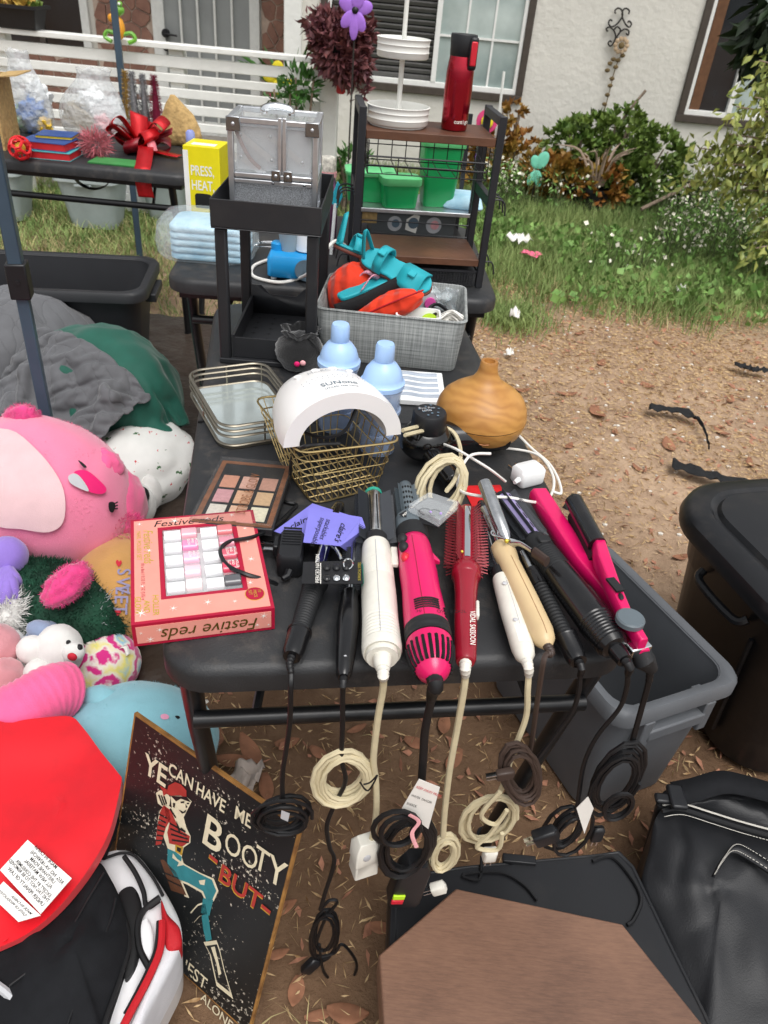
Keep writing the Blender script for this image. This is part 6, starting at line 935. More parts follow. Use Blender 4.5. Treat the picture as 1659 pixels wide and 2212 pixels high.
for i in range(10):
    c_, r_ = i//5, i % 5; x = wx0+.002+c_*.049; y = wy1-.014-r_*.0275; bo = O('polish_bottle', B().loft([[V((xx, y+b_, BT-.011+a)) for a, b_ in rr(.0085*2*k, .0095*2*k, .006)] for xx, k in ((x+.0225, .7), (x+.024, 1), (x+.043, 1), (x+.0445, .8))], M=Matrix.Translation((0, 0, .009))), mat('polish'+str(i), pc[i], .15, var=.03, coat=.5), t, smooth=50)
    O('cap', B().cyl((x+.0005, y, BT-.0025), (x+.0222, y, BT-.0025), .0083, n=16), 'capwhite', bo)
for s, z_, y in (('HOLLER AND', 0, 0),):
    for i in (1, 2, 7, 8): c_, r_ = i//5, i % 5; txt('HOLLER\nAND\nGLOW', .0052, 'inkwhite', t, (wx0+.043+c_*.049, wy1-.007-r_*.0275, BT+.0066-.0066+.0068), (0, -1, 0), (1, 0, 0), sx=.9)
txt('Festive reds', .018, 'gold', t, (.017, .188, BT+.0008), (0, -1, 0), (1, 0, 0), shear=.3, sx=.85); txt('NAIL POLISH SET', .0085, 'gold', t, (.008, .186, BT+.0008), (0, -1, 0), (1, 0, 0)); txt('10 x 8ml / 0.33 FL OZ (US) e', .0062, 'boxrose', t, (.013, .116, BT+.0008), (0, -1, 0), (1, 0, 0)); txt('HOLLER\n   AND\nGLOW', .0105, 'gold', t, (.026, .05, BT+.0008), (0, -1, 0), (1, 0, 0), shear=.15, bold=.01)
txt('Festive reds', .027, 'golddk', t, (BW-.02, -.0012, .024), (-1, 0, 0), (0, 0, -1), shear=.3, sx=.9); txt('Festive reds', .02, 'inkblack', t, (.03, BD-.022, BT+.0008), (1, 0, 0), (0, 1, 0), shear=.3)
O('badge', B().lathe([(0, 0), (.0125, 0), (.0125, .0003), (0, .0003)], 28, M=Matrix.Translation((BW-.021, .03, BT+.0006))), 'gold', t); O('badge', B().lathe([(0, 0), (.0117, 0), (.0117, .0003), (0, .0003)], 28, M=Matrix.Translation((BW-.021, .03, BT+.0010))), 'boxrose', t); txt('10\nPIECE\nSET', .0058, 'gold', t, (BW-.0165, .037, BT+.0015), (0, -1, 0), (1, 0, 0))
def star(x, y, z, r, M=None): return B().add([(x+(r if k % 2 == 0 else r*.16)*cos(k*pi/6+.3)*(1 if k % 4 == 0 or 1 else .6), y+(r if k % 2 == 0 else r*.16)*sin(k*pi/6+.3), z) for k in range(12)], [tuple(range(12))], M)
for x, y, r in ((.012, .202, .005), (.06, .203, .008), (.105, .202, .004), (.14, .205, .005), (.155, .17, .004), (.155, .14, .005), (.155, .10, .006), (.024, .14, .005), (.014, .068, .004), (.012, .018, .008), (.05, .02, .006), (.092, .024, .006), (.125, .02, .004), (.148, .052, .005)): O('star', star(x, y, BT+.0012, r), 'inkwhite', t, smooth=0)
for x, z, r in ((.02, .01, .006), (.032, .024, .005), (.01, .022, .003), (.15, .012, .004), (.158, .026, .006), (.164, .01, .003)): O('star', star(x, z, .0012, r, Matrix.Rotation(pi/2, 4, 'X')), 'inkwhite', t, smooth=0)
# eyeshadow palette, propped on the box
pw = [at(408, 1120, ZT+.044), at(590, 1136, ZT+.044), at(468, 985, ZT+.02)]; ux = (pw[1]-pw[0]); PW = ux.length; uy = pw[2]-pw[0]; uy = uy-ux*(uy.dot(ux)/ux.length_squared); PD = uy.length; nz_ = ux.cross(uy).normalized()
Mp = Matrix(((ux.x/PW, uy.x/PD, nz_.x, pw[0].x), (ux.y/PW, uy.y/PD, nz_.y, pw[0].y), (ux.z/PW, uy.z/PD, nz_.z, pw[0].z), (0, 0, 0, 1))) @ Matrix.Translation((0, 0, -.018)); t = T('eyeshadow_palette', 'eyeshadow palette with nine pans under a clear lid', 'palette', M=Mp)
O('case', B().bx(0, PW, 0, PD, 0, .012), 'blkplastic', t, bev=.002); mat('bronze', '#9a6340', .4, .4, var=.3, vs=60); mat('cleardirty', '#6d6d6d', .12, var=.3, vs=40, alpha=.10, sp=.8)
g = .008; O('bronze_border', B().bx(g*.4, PW-g*.4, PD-g*1.6, PD-g*.4, .012, .0128).bx(g*.4, PW-g*.4, g*.4, g*1.6, .012, .0128).bx(g*.4, g*1.4, g*1.6, PD-g*1.6, .012, .0128).bx(PW-g*1.4, PW-g*.4, g*1.6, PD-g*1.6, .012, .0128), 'bronze', t); O('tray', B().bx(g*1.4, PW-g*1.4, g*1.6, PD-g*1.6, .0118, .0122), 'inkblack', t)
pc = ['#e8dfd2', '#eec3a4', '#efe8cc', '#d9a0a4', '#e8b692', '#d9b58c', '#d99b80', '#e3b3a0', '#c99884']; cw = (PW-g*3.4)/3; chh = (PD-g*5.5)/3.5
for i in range(9): x = g*1.9+(i % 3)*cw; y = g*2.2+(i//3)*chh*1.02; O('pan', B().bx(x+.002, x+cw-.004, y, y+chh*.84, .0122, .0132), mat('shadow'+str(i), pc[i], .45, .1, var=.1, vs=150), t)
O('lid', B().bx(.001, PW-.001, .001, PD-.001, .0165, .0185), 'cleardirty', t, bev=.001); O('lid_rim', B().bx(0, PW, 0, .0018, .012, .0186).bx(0, PW, PD-.0018, PD, .012, .0186).bx(0, .0018, .0018, PD-.0018, .012, .0186).bx(PW-.0018, PW, .0018, PD-.0018, .012, .0186), 'cleardirty', t); txt('STROBE & GLOW', .021, 'bronze', t, (PW*.62, PD*.12, .0189), (0, 1, 0), (-1, 0, 0), sx=.8)
# mirrored tray with three wire hoops
LB, RB_, NL = at(401, 800, ZB+.045), at(567, 782, ZB+.045), at(482, 925, ZB+.045); cx_ = (RB_+NL)/2; ux = (RB_-LB); MW_ = ux.length; uy = LB-NL; MD = uy.length; a_ = atan2(ux.y, ux.x); t = T('mirror_tray', 'rectangular mirrored tray with a silver wire rail', 'tray', (cx_.x, cx_.y, ZB), a_+.03); mat('pewter', '#8d8678', .3, .9, var=.2, vs=40); mat('mirror', '#ccd6d4', .12, .55, var=.1, vs=14, dirt=.12)
mw, md = MW_*1.02, MD*.98; O('mirror', B().loft([[V((x, y, z)) for x, y in rr(mw-.004, md-.004, .03)] for z in (.004, .007)]), 'mirror', t); O('base', B().loft([[V((x, y, z)) for x, y in rr(mw, md, .031)] for z in (0, .0036)]), 'pewter', t)
for z in (.007, .024, .035, .045): O('rail', B().tube([V((x, y, z)) for x, y in rr(mw, md, .031, 6)], .0022, 6, closed=True, sx=1.4), 'pewter', t)
for x, y in ((mw/2, 0), (-mw/2, 0), (0, md/2), (0, -md/2), (mw/2-.009, md/2-.009), (-mw/2+.009, md/2-.009)): O('upright', B().cyl((x, y, .003), (x, y, .045), .0018, n=6), 'pewter', t)
# gold wire basket
mat('goldwire', '#c2ab78', .28, .9, var=.15); zt_ = ZB+.09; tA, tB, tC = at(549, 860, zt_), at(645, 980, zt_), at(868, 954, zt_); tD = tA+tC-tB; bA, bB, bC = at(597, 985, ZB+.003), at(676, 1089, ZB+.003), at(824, 1052, ZB+.003); bD = bA+bC-bB
t = T('wire_basket', 'gold wire basket holding the white nail lamp', 'basket', (bA+bC)/2-V((0, 0, .004)))
def wl_(a, b_, u): return a.lerp(b_, u)
def lvl(k): return [wl_(p, q, k) for p, q in ((bB, tB), (bC, tC), (bD, tD), (bA, tA))]
def rloop(q, r=.02, k=4):
    out = []
    for i in range(4):
        p, a, c = q[i], q[i-1], q[(i+1) % 4]; A2 = p+(a-p).normalized()*r; C2 = p+(c-p).normalized()*r
        for j in range(k+1): u = j/k; out.append(A2*(1-u)**2+p*2*u*(1-u)+C2*u*u)
    return out
for k, r in ((1, .0019), (.82, .0013), (.55, .0011), (.28, .0011), (.0, .0015)): O('hoop', B().tube(rloop(lvl(k), .022), r, 6, closed=True), 'goldwire', t, world=True)
wv = B(); l0, l1 = lvl(0), lvl(1)
for s in range(4):
    n = 11 if s % 2 == 0 else 8
    for i in range(1, n): wv.tube([wl_(l0[s], l0[(s+1) % 4], i/n), wl_(l1[s], l1[(s+1) % 4], i/n)], .0009, 4)
O('side_wires', wv, 'goldwire', t, world=True); wv = B()
for i in range(1, 11): wv.tube([wl_(l0[0], l0[1], i/11), wl_(l0[3], l0[2], i/11)], .0012, 4)
for i in range(1, 8): wv.tube([wl_(l0[0], l0[3], i/8), wl_(l0[1], l0[2], i/8)], .0012, 4)
O('bottom_wires', wv, 'goldwire', t, world=True)
# arched white nail lamp resting on the basket
fl, fr_ = at(612, 968, zt_+.004), at(866, 938, zt_+.004); t = T('nail_lamp', 'white arched nail curing lamp sitting on the wire basket', 'lamp', (fl+fr_)/2, atan2(fr_.y-fl.y, fr_.x-fl.x)); R0 = (fr_-fl).length/2; mat('lampwhite', '#eceae8', .3, var=.03, vs=10, dirt=.08)
na = 28; secs = []
for y, ro, zo, hi in ((0, 1.0, 0, 1.0), (.02, 1.02, .003, 1.0), (.06, .99, .006, 1.0), (.11, .9, .0, .98), (.15, .74, 0, .85), (.175, .55, 0, .62)):
    out = [V((-R0*ro*cos(pi*i/na), y, zo*0+R0*ro*.86*hi*sin(pi*i/na))) for i in range(na+1)]; inn = [V((-R0*ro*.74*cos(pi*i/na), y, R0*ro*.58*hi*sin(pi*i/na))) for i in range(na, -1, -1)]; secs.append(out+inn)
O('shell', B().loft(secs), 'lampwhite', t, smooth=50, bev=.0)
def archz(x, y): ys = (0, .02, .06, .11, .15, .175); ro_ = np.interp(y, ys, (1, 1.02, .99, .9, .74, .55)); hi_ = np.interp(y, ys, (1, 1, 1, .98, .85, .62)); return R0*ro_*.86*hi_*sqrt(max(.01, 1-(x/(R0*ro_))**2))
def lampxt(s, size, y0, m, al='CENTER'):
    o = txt(s, size, m, t, (0, y0, 0), (1, 0, 0), (0, 1, 0), al=al)
    for v in o.data.vertices: v.co.z = archz(v.co.x, v.co.y)+.0007
lampxt('SUNone', .017, .030, 'tmat_' if 0 else 'greysym'); lampxt('UV/LED Nail Lamp', .007, .019, 'greysym'); lampxt('MOROVAN', .013, .092, 'inkgrey')
for r_, y0 in ((11, .058), (13, .068)): O('dots', (lambda bb: [bb.ell((-.05+i*.1/(r_-1), y0, archz(-.05+i*.1/(r_-1), y0)), .0007, 6, 4) for i in range(r_)] and bb)(B()), 'greysym', t)
for i in range(4): O('button', B().ell((-.045+i*.028, .105, archz(-.045+i*.028, .105)), (.008, .005, .0025), 12, 6), 'lampwhite', t)
O('cord', B().tube(cr([at(770, 880, ZT+.14), at(745, 930, ZT+.11), at(700, 945, ZT+.10), at(660, 935, ZT+.09)], 8), .003, 6), 'tubeblack', t, world=True)
O('cord', B().tube(cr([at(735, 958, ZT+.105), at(690, 960, ZT+.1), at(655, 965, ZT+.1), at(632, 985, ZT+.06), at(625, 1040, ZB+.003), at(615, 1080, ZB+.003), at(640, 1090, ZB+.003), at(628, 1105, ZB+.004), at(590, 1140, ZB+.02), at(545, 1160, ZB+.039), at(495, 1170, ZB+.041), at(476, 1190, ZB+.041), at(490, 1220, ZB+.041), at(530, 1240, ZB+.041), at(575, 1253, ZB+.03), at(598, 1262, ZB+.015)], 8), .003, 6), 'tubeblack', t, world=True)
# black wall adapter on the cord
pa_ = at(625, 1245, ZB); t = T('power_adapter', 'black ribbed wall adapter with metal prongs beside the gift box', 'adapter', pa_, YA-.1); O('body', B().loft([[V((x, y-.0, z)) for x, y in rr(.036-k, .066-k, .008)] for k, z in ((.004, 0), (0, .003), (0, .03), (.006, .036))], M=Matrix.Translation((0, .03, 0))), 'blkplastic', t, smooth=50)
for i in range(7): O('rib', B().bx(-.013, .013, .026+i*.006, .0285+i*.006, .0355, .0372), 'blkplastic', t)
O('prong_base', B().bx(-.026, -.018, .03, .056, .01, .028), 'blkplastic', t, bev=.002)
for y in (.036, .05): O('prong', B().bx(-.044, -.026, y-.003, y+.003, .018, .0196), 'chrome', t)
O('strain_relief', B().tube([(.0, -.003, .012), (-.002, -.012, .010), (-.008, -.018, .010)], [.006, .005, .0035], 8), 'blkplastic', t)
# formula dispensers
mat('capblue', '#a3c4ee', .35, var=.04, coat=.1); mat('clearblue', '#b9cdec', .12, var=.04, alpha=.42, sp=.8)
for (x, y), lab in (((722, 936), 'pale blue stacked formula dispenser beside the velvet pouch'), ((812, 985), 'pale blue stacked formula dispenser in front of the other one')):
    p = at(x, y, ZB); t = T('formula_dispenser', lab, 'container', (p.x, p.y+.028, ZB)); r = .035
    for i in range(3): z = i*.041; O('compartment', B().lathe([(r*.9, z), (r*.93, z+.002), (r*.97, z+.039), (r*.9, z+.039), (r*.88, z+.004), (0, z+.003)], 30), 'clearblue', t, smooth=60); O('ring', B().lathe([(r*.97, z+.035), (r*1.03, z+.036), (r*1.03, z+.041), (r*.9, z+.0412)], 30), 'clearblue', t)
    z = .123; O('dome', B().lathe([(r*1.0, z), (r*1.08, z+.001), (r*1.09, z+.009), (r*.99, z+.011), (r*.96, z+.018), (r*.85, z+.03), (r*.62, z+.041), (r*.44, z+.045), (r*.42, z+.047)], 32), 'capblue', t, smooth=60); O('cap', B().lathe([(r*.44, z+.0465), (r*.47, z+.048), (r*.455, z+.072), (r*.40, z+.076), (0, z+.0765)], 26), 'capblue', t, smooth=50)
# velvet pouch
p = at(640, 815, ZB); t = T('velvet_pouch', 'black velvet drawstring pouch behind the mirrored tray', 'pouch', (p.x, p.y+.05, ZB)); O('body', soft(B(), (0, 0, .035), (.05, .042, .042), .08, 2, 3, 36, 24, ridge=.1), mat('velvet', '#0c0c0e', .95, sheen=.6, var=.3, bump=.6, bs=300), t, smooth=180)
bb = B(); bb.grid(40, 8, lambda u, v: V(((.022+.016*v+.004*sin(u*2*pi*11)*v)*cos(2*pi*u), (.02+.014*v+.004*sin(u*2*pi*11)*v)*sin(2*pi*u), .065+.02*v+.004*sin(u*2*pi*5))), cu=True); O('ruffle', bb, 'velvet', t, smooth=180, solid=.002)
for x, m in ((.0, 'mouth'), (.012, 'bagpink')): O('heart', B().ell((x, -.043, .03+x*.3-.004), (.006, .003, .006), 8, 6), m, t)
O('drawstring', B().tube(cr([(.02, -.02, .075), (.04, -.03, .06), (.045, -.035, .04)], 5), .002, 5), 'inkblack', t)
# lash trays
pl_ = [at(862, 885, ZB), at(945, 895, ZB), at(955, 810, ZB)]; p = at(900, 840, ZB); t = T('lash_tray', 'white plastic eyelash tray with curved wells beside the fabric bin', 'tray', p, YA-.12); O('base', B().bx(-.055, .055, -.075, .06, 0, .012), 'whitepl', t, bev=.002)
for i in range(5): y = -.055+i*.024; O('well', B().tube(cr([(-.04, y, .0128), (-.02, y+.004, .0128), (.01, y-.002, .0128), (.042, y+.002, .0128)], 5), .004, 6, sx=1.2), mat('wellgrey', '#a4adba', .4, var=.1), t)
# wooden diffuser
def woodmat():
    m = mat('diffwood', '#c08a44', .42, var=0, bump=0); nt = m.node_tree; N = nt.nodes; L = nt.links; b = N['Principled BSDF']; tc = N.new('ShaderNodeTexCoord'); mp = N.new('ShaderNodeMapping'); mp.inputs['Rotation'].default_value = (.5, .25, .4); mp.inputs['Scale'].default_value = (.5, .5, 1.1); w = N.new('ShaderNodeTexWave'); w.wave_type = 'RINGS'; w.rings_direction = 'Y'; w.inputs['Scale'].default_value = 22; w.inputs['Distortion'].default_value = 9; w.inputs['Detail'].default_value = 3; w.inputs['Detail Scale'].default_value = 1.2
    L.new(tc.outputs['Object'], mp.inputs[0]); L.new(mp.outputs[0], w.inputs['Vector']); n = N.new('ShaderNodeTexNoise'); n.inputs['Scale'].default_value = 9; L.new(tc.outputs['Object'], n.inputs['Vector']); ad = N.new('ShaderNodeMath'); ad.operation = 'MULTIPLY_ADD'; ad.inputs[1].default_value = .22; L.new(w.outputs['Fac'], ad.inputs[0]); L.new(n.outputs['Fac'], ad.inputs[2])
    r = N.new('ShaderNodeValToRGB'); r.color_ramp.elements[0].position = .3; r.color_ramp.elements[0].color = (*lin('#a06c34'), 1); r.color_ramp.elements[1].position = .85; r.color_ramp.elements[1].color = (*lin('#c8944f'), 1); L.new(ad.outputs[0], r.inputs['Fac']); L.new(r.outputs[0], b.inputs['Base Color'])
woodmat(); p = at(1030, 962, ZB); t = T('aroma_diffuser', 'round wood grain aroma diffuser with a narrow neck', 'diffuser', (p.x, p.y+.02, ZB), .2); R = .083
O('lower_body', B().lathe([(0, .004), (R*.5, .004), (R*.72, .012), (R*.91, .029), (R*.985, .046), (R*1.0, .054)], 48), 'diffwood', t, smooth=60); O('foot', B().lathe([(0, 0), (R*.4, 0), (R*.42, .005), (0, .005)], 30), 'whitepl', t); O('groove', B().lathe([(R*.97, .0535), (R*.985, .0548), (R*.97, .0565)], 48), 'blkplastic', t)
O('upper_body', B().lathe([(R*1.0, .0562), (R*.99, .064), (R*.955, .076), (R*.87, .089), (R*.72, .1), (R*.5, .112), (R*.32, .122), (R*.23, .134), (R*.19, .147), (R*.19, .155), (R*.17, .158), (R*.12, .158), (R*.10, .15), (0, .149)], 48), 'diffwood', t, smooth=60)
for i in (0, 1): a = -pi/2-.55+i*.3; O('button', B().tube([(R*.955*cos(a+k*.22), R*.955*sin(a+k*.22), .036+zz) for k, zz in ((0, 0), (.5, -.001), (1, 0), (1, .008), (.5, .009), (0, .008))], .0006, 4, closed=True), 'bronze', t)
# black hair dryer lying down
p = at(915, 1010, ZB); t = T('hair_dryer', 'black hair dryer lying beside the wooden diffuser', 'hair dryer', (p.x, p.y+.03, ZB), .28); mat('glossblk', '#0d0d0f', .15, var=.05, coat=.5)
O('motor', B().ell((0, 0, .038), (.048, .042, .037), 26, 16), 'glossblk', t, smooth=180); O('barrel', B().lathe([(.03, 0), (.03, .06), (.026, .13), (.024, .133), (.022, .12)], 26, M=rot('Y', pi/2, (.02, .01, .034))), 'glossblk', t); O('rear_cap', B().lathe([(.03, .06), (.031, .062), (.029, .092), (.027, .095), (0, .096)], 28, M=Matrix.Translation((-.0, -.002, 0))), 'blkplastic', t)
for i in range(12): a = i*2.4; r = .0075*sqrt(i*.7); O('vent_hole', B().cyl((r*cos(a), -.002+r*sin(a), .0962), (r*cos(a), -.002+r*sin(a), .0966), .0022, n=8), 'greysym', t)
txt('Evo Pro\n 1600', .009, 'inkgrey', t, (-.018, .004, .0972)); O('handle', B().tube(cr([(.0, -.03, .03), (.01, -.07, .025), (.02, -.11, .02)], 6), .017, 14), 'glossblk', t, smooth=180)
mat('cordbeige', '#c9bd9c', .55, var=.08, vs=60); mat('cordbrown', '#3f322c', .5, var=.1); mat('cordblack', '#141416', .45, var=.1)
def coil(c, ax, ay, rx, ry, n, jit, seed, rnd=.15, nn=None):
    rd = random.Random(seed); pts = []; nv = ax.cross(ay)
    for i in range(n*14+1): a = i/14*2*pi; k = 1+rnd*sin(a*.37+seed)+jit*nz((i*.11, seed, 0)); pts.append(c+ax*(rx*k*cos(a))+ay*(ry*k*sin(a))+nv*(jit*.3*rx*sin(a*.5+seed)+.01*nz((i*.07, 3, seed)))+ax*(rx*.22*nz((i*.045, seed, 5)))+ay*(ry*.22*nz((i*.05, seed, 9))))
    return pts
O('cord', B().tube(coil(at(955, 1055, ZB+.05), V((1, .2, .1)).normalized(), V((.1, .45, .85)).normalized(), .034, .045, 6, .5, 3, .12), .0036, 6), 'cordbeige', t, world=True); O('cord', B().tube(cr([at(870, 930, ZT+.09), at(920, 920, ZT+.07), at(975, 930, ZT+.06), at(995, 975, ZT+.05), at(985, 1030, ZT+.06), at(965, 1060, ZT+.08)], 8), .0036, 6), 'cordbeige', t, world=True); O('cord', B().tube(cr([at(875, 940, ZT+.09), at(930, 930, ZT+.06), at(960, 950, ZB+.006), at(1000, 935, ZB+.006), at(960, 920, ZB+.006)], 8), .0036, 6), 'cordbeige', t, world=True)
# white adapter with thin cord
p = at(1137, 1040, ZB); t = T('power_adapter', 'white wall adapter with thin white cord near the diffuser', 'adapter', p, .55); O('body', B().loft([[V((x, y, z)) for x, y in rr(.05-k, .036-k, .006)] for k, z in ((.004, 0), (0, .004), (0, .026), (.008, .032))]), 'whitepl', t, smooth=50)
for y in (-.006, .008): O('prong', B().bx(-.02, -.004, .018+y*.2+.002, .036, .018+y, .0195+y) if 0 else B().bx(-.012+y, -.0105+y, .018, .034, .012, .018), 'chrome', t)
O('strain_relief', B().tube([(-.025, -.008, .015), (-.037, -.012, .014)], [.005, .0035], 8), 'whitepl', t)
O('cord', B().tube(cr([at(1092, 1040, ZB+.012), at(1060, 1015, ZB+.04), at(1020, 990, ZB+.055), at(985, 970, ZB+.06), at(960, 960, ZB+.05)], 8), .0024, 6).tube(cr([at(1060, 980, ZB+.065), at(1015, 985, ZB+.066), at(990, 1030, ZB+.05), at(995, 1060, ZB+.05), at(1040, 1072, ZB+.06), at(1100, 1075, ZB+.055), at(1160, 1085, ZB+.04), at(1190, 1070, ZB+.003), at(1195, 1030, ZB+.003), at(1165, 985, ZB+.003), at(1110, 970, ZB+.003), at(1045, 968, ZB+.003)], 8), .0024, 6).tube(cr([at(1115, 935, ZB+.02), at(1150, 970, ZB+.003), at(1185, 1000, ZB+.003), at(1206, 1035, ZB+.003), at(1212, 1065, ZB+.002), at(1195, 1062, ZB+.004)], 8), .0024, 6), 'cordwhite', t, world=True)
# red card, purple cards, jewellery cards
def card(name, label, cat, px, z, m, th=.0006, dz=None): w = [at(x, y, z+(dz[i] if dz else 0)) for i, (x, y) in enumerate(px)]; t = T(name, label, cat, sum(w, V())/len(w)); O('card', B().loft([[p+V((0, 0, d)) for p in w] for d in (0, th)]), m, t, world=True, smooth=0); return t, w
card('red_card', 'worn red card lying under the chrome curling iron', 'card', [(998, 1050), (1080, 1048), (1098, 1080), (1020, 1095)], ZB, mat('redcard', '#c8161e', .5, var=.15, vs=50, dirt=.2))
mat('lilac', '#7d7ad0', .45, var=.05, vs=20); t, w = card('earring_card', 'lilac earring card lying flat beside the black adapter', 'card', [(592, 1148), (675, 1088), (760, 1115), (715, 1180), (660, 1172)], ZB+.03, 'lilac'); Wi = XF[t.name].inverted()
def onc(t, s, size, px, z, d0, d1, m='inkblack', **k): Wi = XF[t.name].inverted(); a, b_, c_ = at(*px, z), at(*d0, z), at(*d1, z); txt(s, size, m, t, Wi @ a, b_-a, c_-a, **k)
onc(t, "claire's", .018, (628, 1144), ZB+.0312, (683, 1115), (625, 1130), bold=.012)
t, w = card('earring_card', 'folded lilac earring card standing over the curling iron barrel', 'card', [(668, 1098), (782, 1118), (735, 1180), (655, 1172)], ZB+.052, 'lilac'); onc(t, "claire's", .016, (738, 1128), ZB+.0532, (722, 1168), (752, 1138), bold=.012); onc(t, 'stackables', .012, (706, 1120), ZB+.0532, (693, 1155), (716, 1124)); onc(t, 'superposables', .012, (693, 1117), ZB+.0532, (680, 1152), (703, 1121))
w3 = [at(782, 1118, ZB+.052), at(790, 1140, ZB+.045), at(755, 1195, ZB+.012), at(735, 1180, ZB+.052)]; Wi = XF[t.name].inverted(); O('folded_flap', B().loft([[p+V((.0, -.0005, d)) for p in w3] for d in (0, .0006)]), 'lilac', t, world=True, smooth=0)
mat('cardblk', '#1b1b1d', .4, var=.08); t, w = card('jewellery_card', 'small black jewellery card lettered PIERCED NATION', 'card', [(655, 1215), (780, 1212), (784, 1262), (652, 1262)], ZB+.058, 'cardblk', .001); onc(t, 'PIERCED NATION.', .0072, (690, 1259), ZB+.0602, (690, 1215), (680, 1259), 'inkwhite'); onc(t, 'SURGICAL STEEL', .005, (779, 1254), ZB+.0602, (779, 1215), (770, 1254), 'gold')
O('rule', B().add([at(x, y, ZB+.0602) for x, y in ((692, 1216), (693.5, 1216), (693.5, 1261), (692, 1261))], [(0, 1, 2, 3)]), 'inkwhite', t, world=True, smooth=0)
for i in range(3):
    for j, (yy, m) in enumerate(((1225, 'blkplastic'), (1248, 'chrome' if i else 'glossblk'))): O('plug', B().ell(at(706+i*21, yy, ZB+.0605), (.005, .006, .003), 12, 6), m, t, world=True)
O('ring', B().tube([at(752, 1218, ZB+.066)+V((.006*cos(a), .003*sin(a), .006*sin(a))) for a in [k*pi/8 for k in range(16)]], .001, 5, closed=True), 'chrome', t, world=True)
t, w = card('jewellery_box', 'clear plastic piercing box on a black and red card', 'box', [(862, 1112), (925, 1075), (980, 1085), (945, 1140), (905, 1130)], ZB+.062, 'cardblk', .001); wq = [at(x, y, ZB+.066) for x, y in ((880, 1105), (925, 1078), (990, 1100), (948, 1140))]; O('clear_case', B().loft([wq, [p+V((0, 0, .014)) for p in wq]]), 'acrylic', t, world=True, bev=.002)
onc(t, 'PIERCED NATION', .006, (872, 1116), ZB+.0635, (905, 1085), (862, 1105), 'inkwhite')
for x, y in ((918, 1105), (940, 1108)): O('ring', B().tube([at(x, y, ZB+.072)+V((.008*cos(a), .008*sin(a), 0)) for a in [k*pi/10 for k in range(16)]], .001, 5), 'glossblk', t, world=True); O('bead', B().ell(at(x, y, ZB+.072)+V((.008, 0, 0)), .0022, 8, 6), 'purporn', t, world=True)
# ---------------------------------------------------------------- hair tools on the front table
z4 = lambda x, y: (567+.293*x, 1026+.293*y); z5 = lambda x, y: (918+.3295*x, 756+.3295*y); RX = Matrix.Rotation(pi/2, 4, 'Y')
mat('twhite', '#dedbd0', .32, var=.06, vs=40, dirt=.14); mat('tpink', '#d6115f', .28, var=.06, vs=10, coat=.2, dirt=.1); mat('tred', '#8e1528', .25, var=.06, coat=.4); mat('tbeige', '#cdb48a', .35, var=.08, vs=14, dirt=.08); mat('tblack', '#121214', .25, var=.1, coat=.3, dirt=.05); mat('tmatte', '#1c1d1f', .6, var=.1); mat('tgrey', '#5d676d', .4, var=.06); mat('tlilac', '#a69ac8', .3, .3, var=.08); mat('tteal', '#2f9a84', .4); mat('chromew', '#bfc1c2', .2, 1, var=.25, vs=50); mat('bristle', '#3c3f44', .5, var=.05); mat('bristlered', '#9a3a42', .5, var=.05); mat('slot', '#08080a', .7, var=0)
class Tool:
    def __init__(s, label, cat, name, cv, tail, head, sc, z):
        s.cv, s.tail, s.head, s.sc = cv, tail, head, sc; s.z = ZT+z; a = at(*cv(*tail), s.z); b_ = at(*cv(*head), s.z); s.M = frame(a, b_-a); s.t = T(name, label, cat, M=s.M); s.a = a; s.d = (b_-a).normalized()
    def x(s, y): u = (y-s.tail[1])/(s.head[1]-s.tail[1]); q = at(*s.cv(s.tail[0]+(s.head[0]-s.tail[0])*u, y), s.z); return (q-s.a).dot(s.d)
    def r(s, y, hw): return hw*s.sc*dep(s.a+s.d*s.x(y))/FPX
    def lathe(s, name, prof, m, n=28, sy=1, smooth=40, parent=None): return O(name, B().lathe([(s.r(y, h), s.x(y)) for y, h in prof], n, M=RX, sy=sy), m, parent or s.t, smooth=smooth)
    def ribs(s, name, y0, y1, h0, h1, k, m, amp=.08, n=24):
        N = k*6; pr = [(y0+(y1-y0)*i/N, (h0+(h1-h0)*i/N)*(1-amp*(.5-.5*cos(2*pi*i/6)))) for i in range(N+1)]; return s.lathe(name, [(y0, h0*.5)]+pr+[(y1, h1*.5)], m, n)
    def pins(s, name, y0, y1, h0, h1, rows, k, m, pr=.0012, arc=None, lean=0):
        b = B(); x0, x1 = s.x(y0), s.x(y1); r0 = s.r((y0+y1)/2, h0); r1 = s.r((y0+y1)/2, h1)
        for j in range(rows):
            a = 2*pi*(j+.5)/rows
            if arc and not arc(a): continue
            for i in range(k): x = x0+(x1-x0)*(i+.5*(j % 2)+.25)/k; b.tube([(x, r0*cos(a), r0*sin(a)), (x+lean, r1*cos(a), r1*sin(a))], [pr, pr*.6], 3)
        return O(name, b, m, s.t, smooth=0, kind='stuff')
    def plate(s, name, y0, y1, h, a, half, m, th=1.0, n=5):                # curved strip on the barrel at angle a
        x0, x1 = s.x(y0), s.x(y1); q = [a-half+2*half*i/n for i in range(n+1)]; r0, r1 = s.r(y0, h), s.r(y1, h)
        return O(name, B().grid(n+1, 2, lambda u, v: V((x0+(x1-x0)*v, (r0+(r1-r0)*v)*cos(q[round(u*n)]), (r0+(r1-r0)*v)*sin(q[round(u*n)])))), m, s.t, smooth=180)
    def rings(s, name, ys, h, a0, a1, m, pr=.0009): return O(name, (lambda b: [b.tube([(s.x(y), s.r(y, h)*cos(a0+(a1-a0)*i/10), s.r(y, h)*sin(a0+(a1-a0)*i/10)) for i in range(11)], pr, 4) for y in ys] and b)(B()), m, s.t)
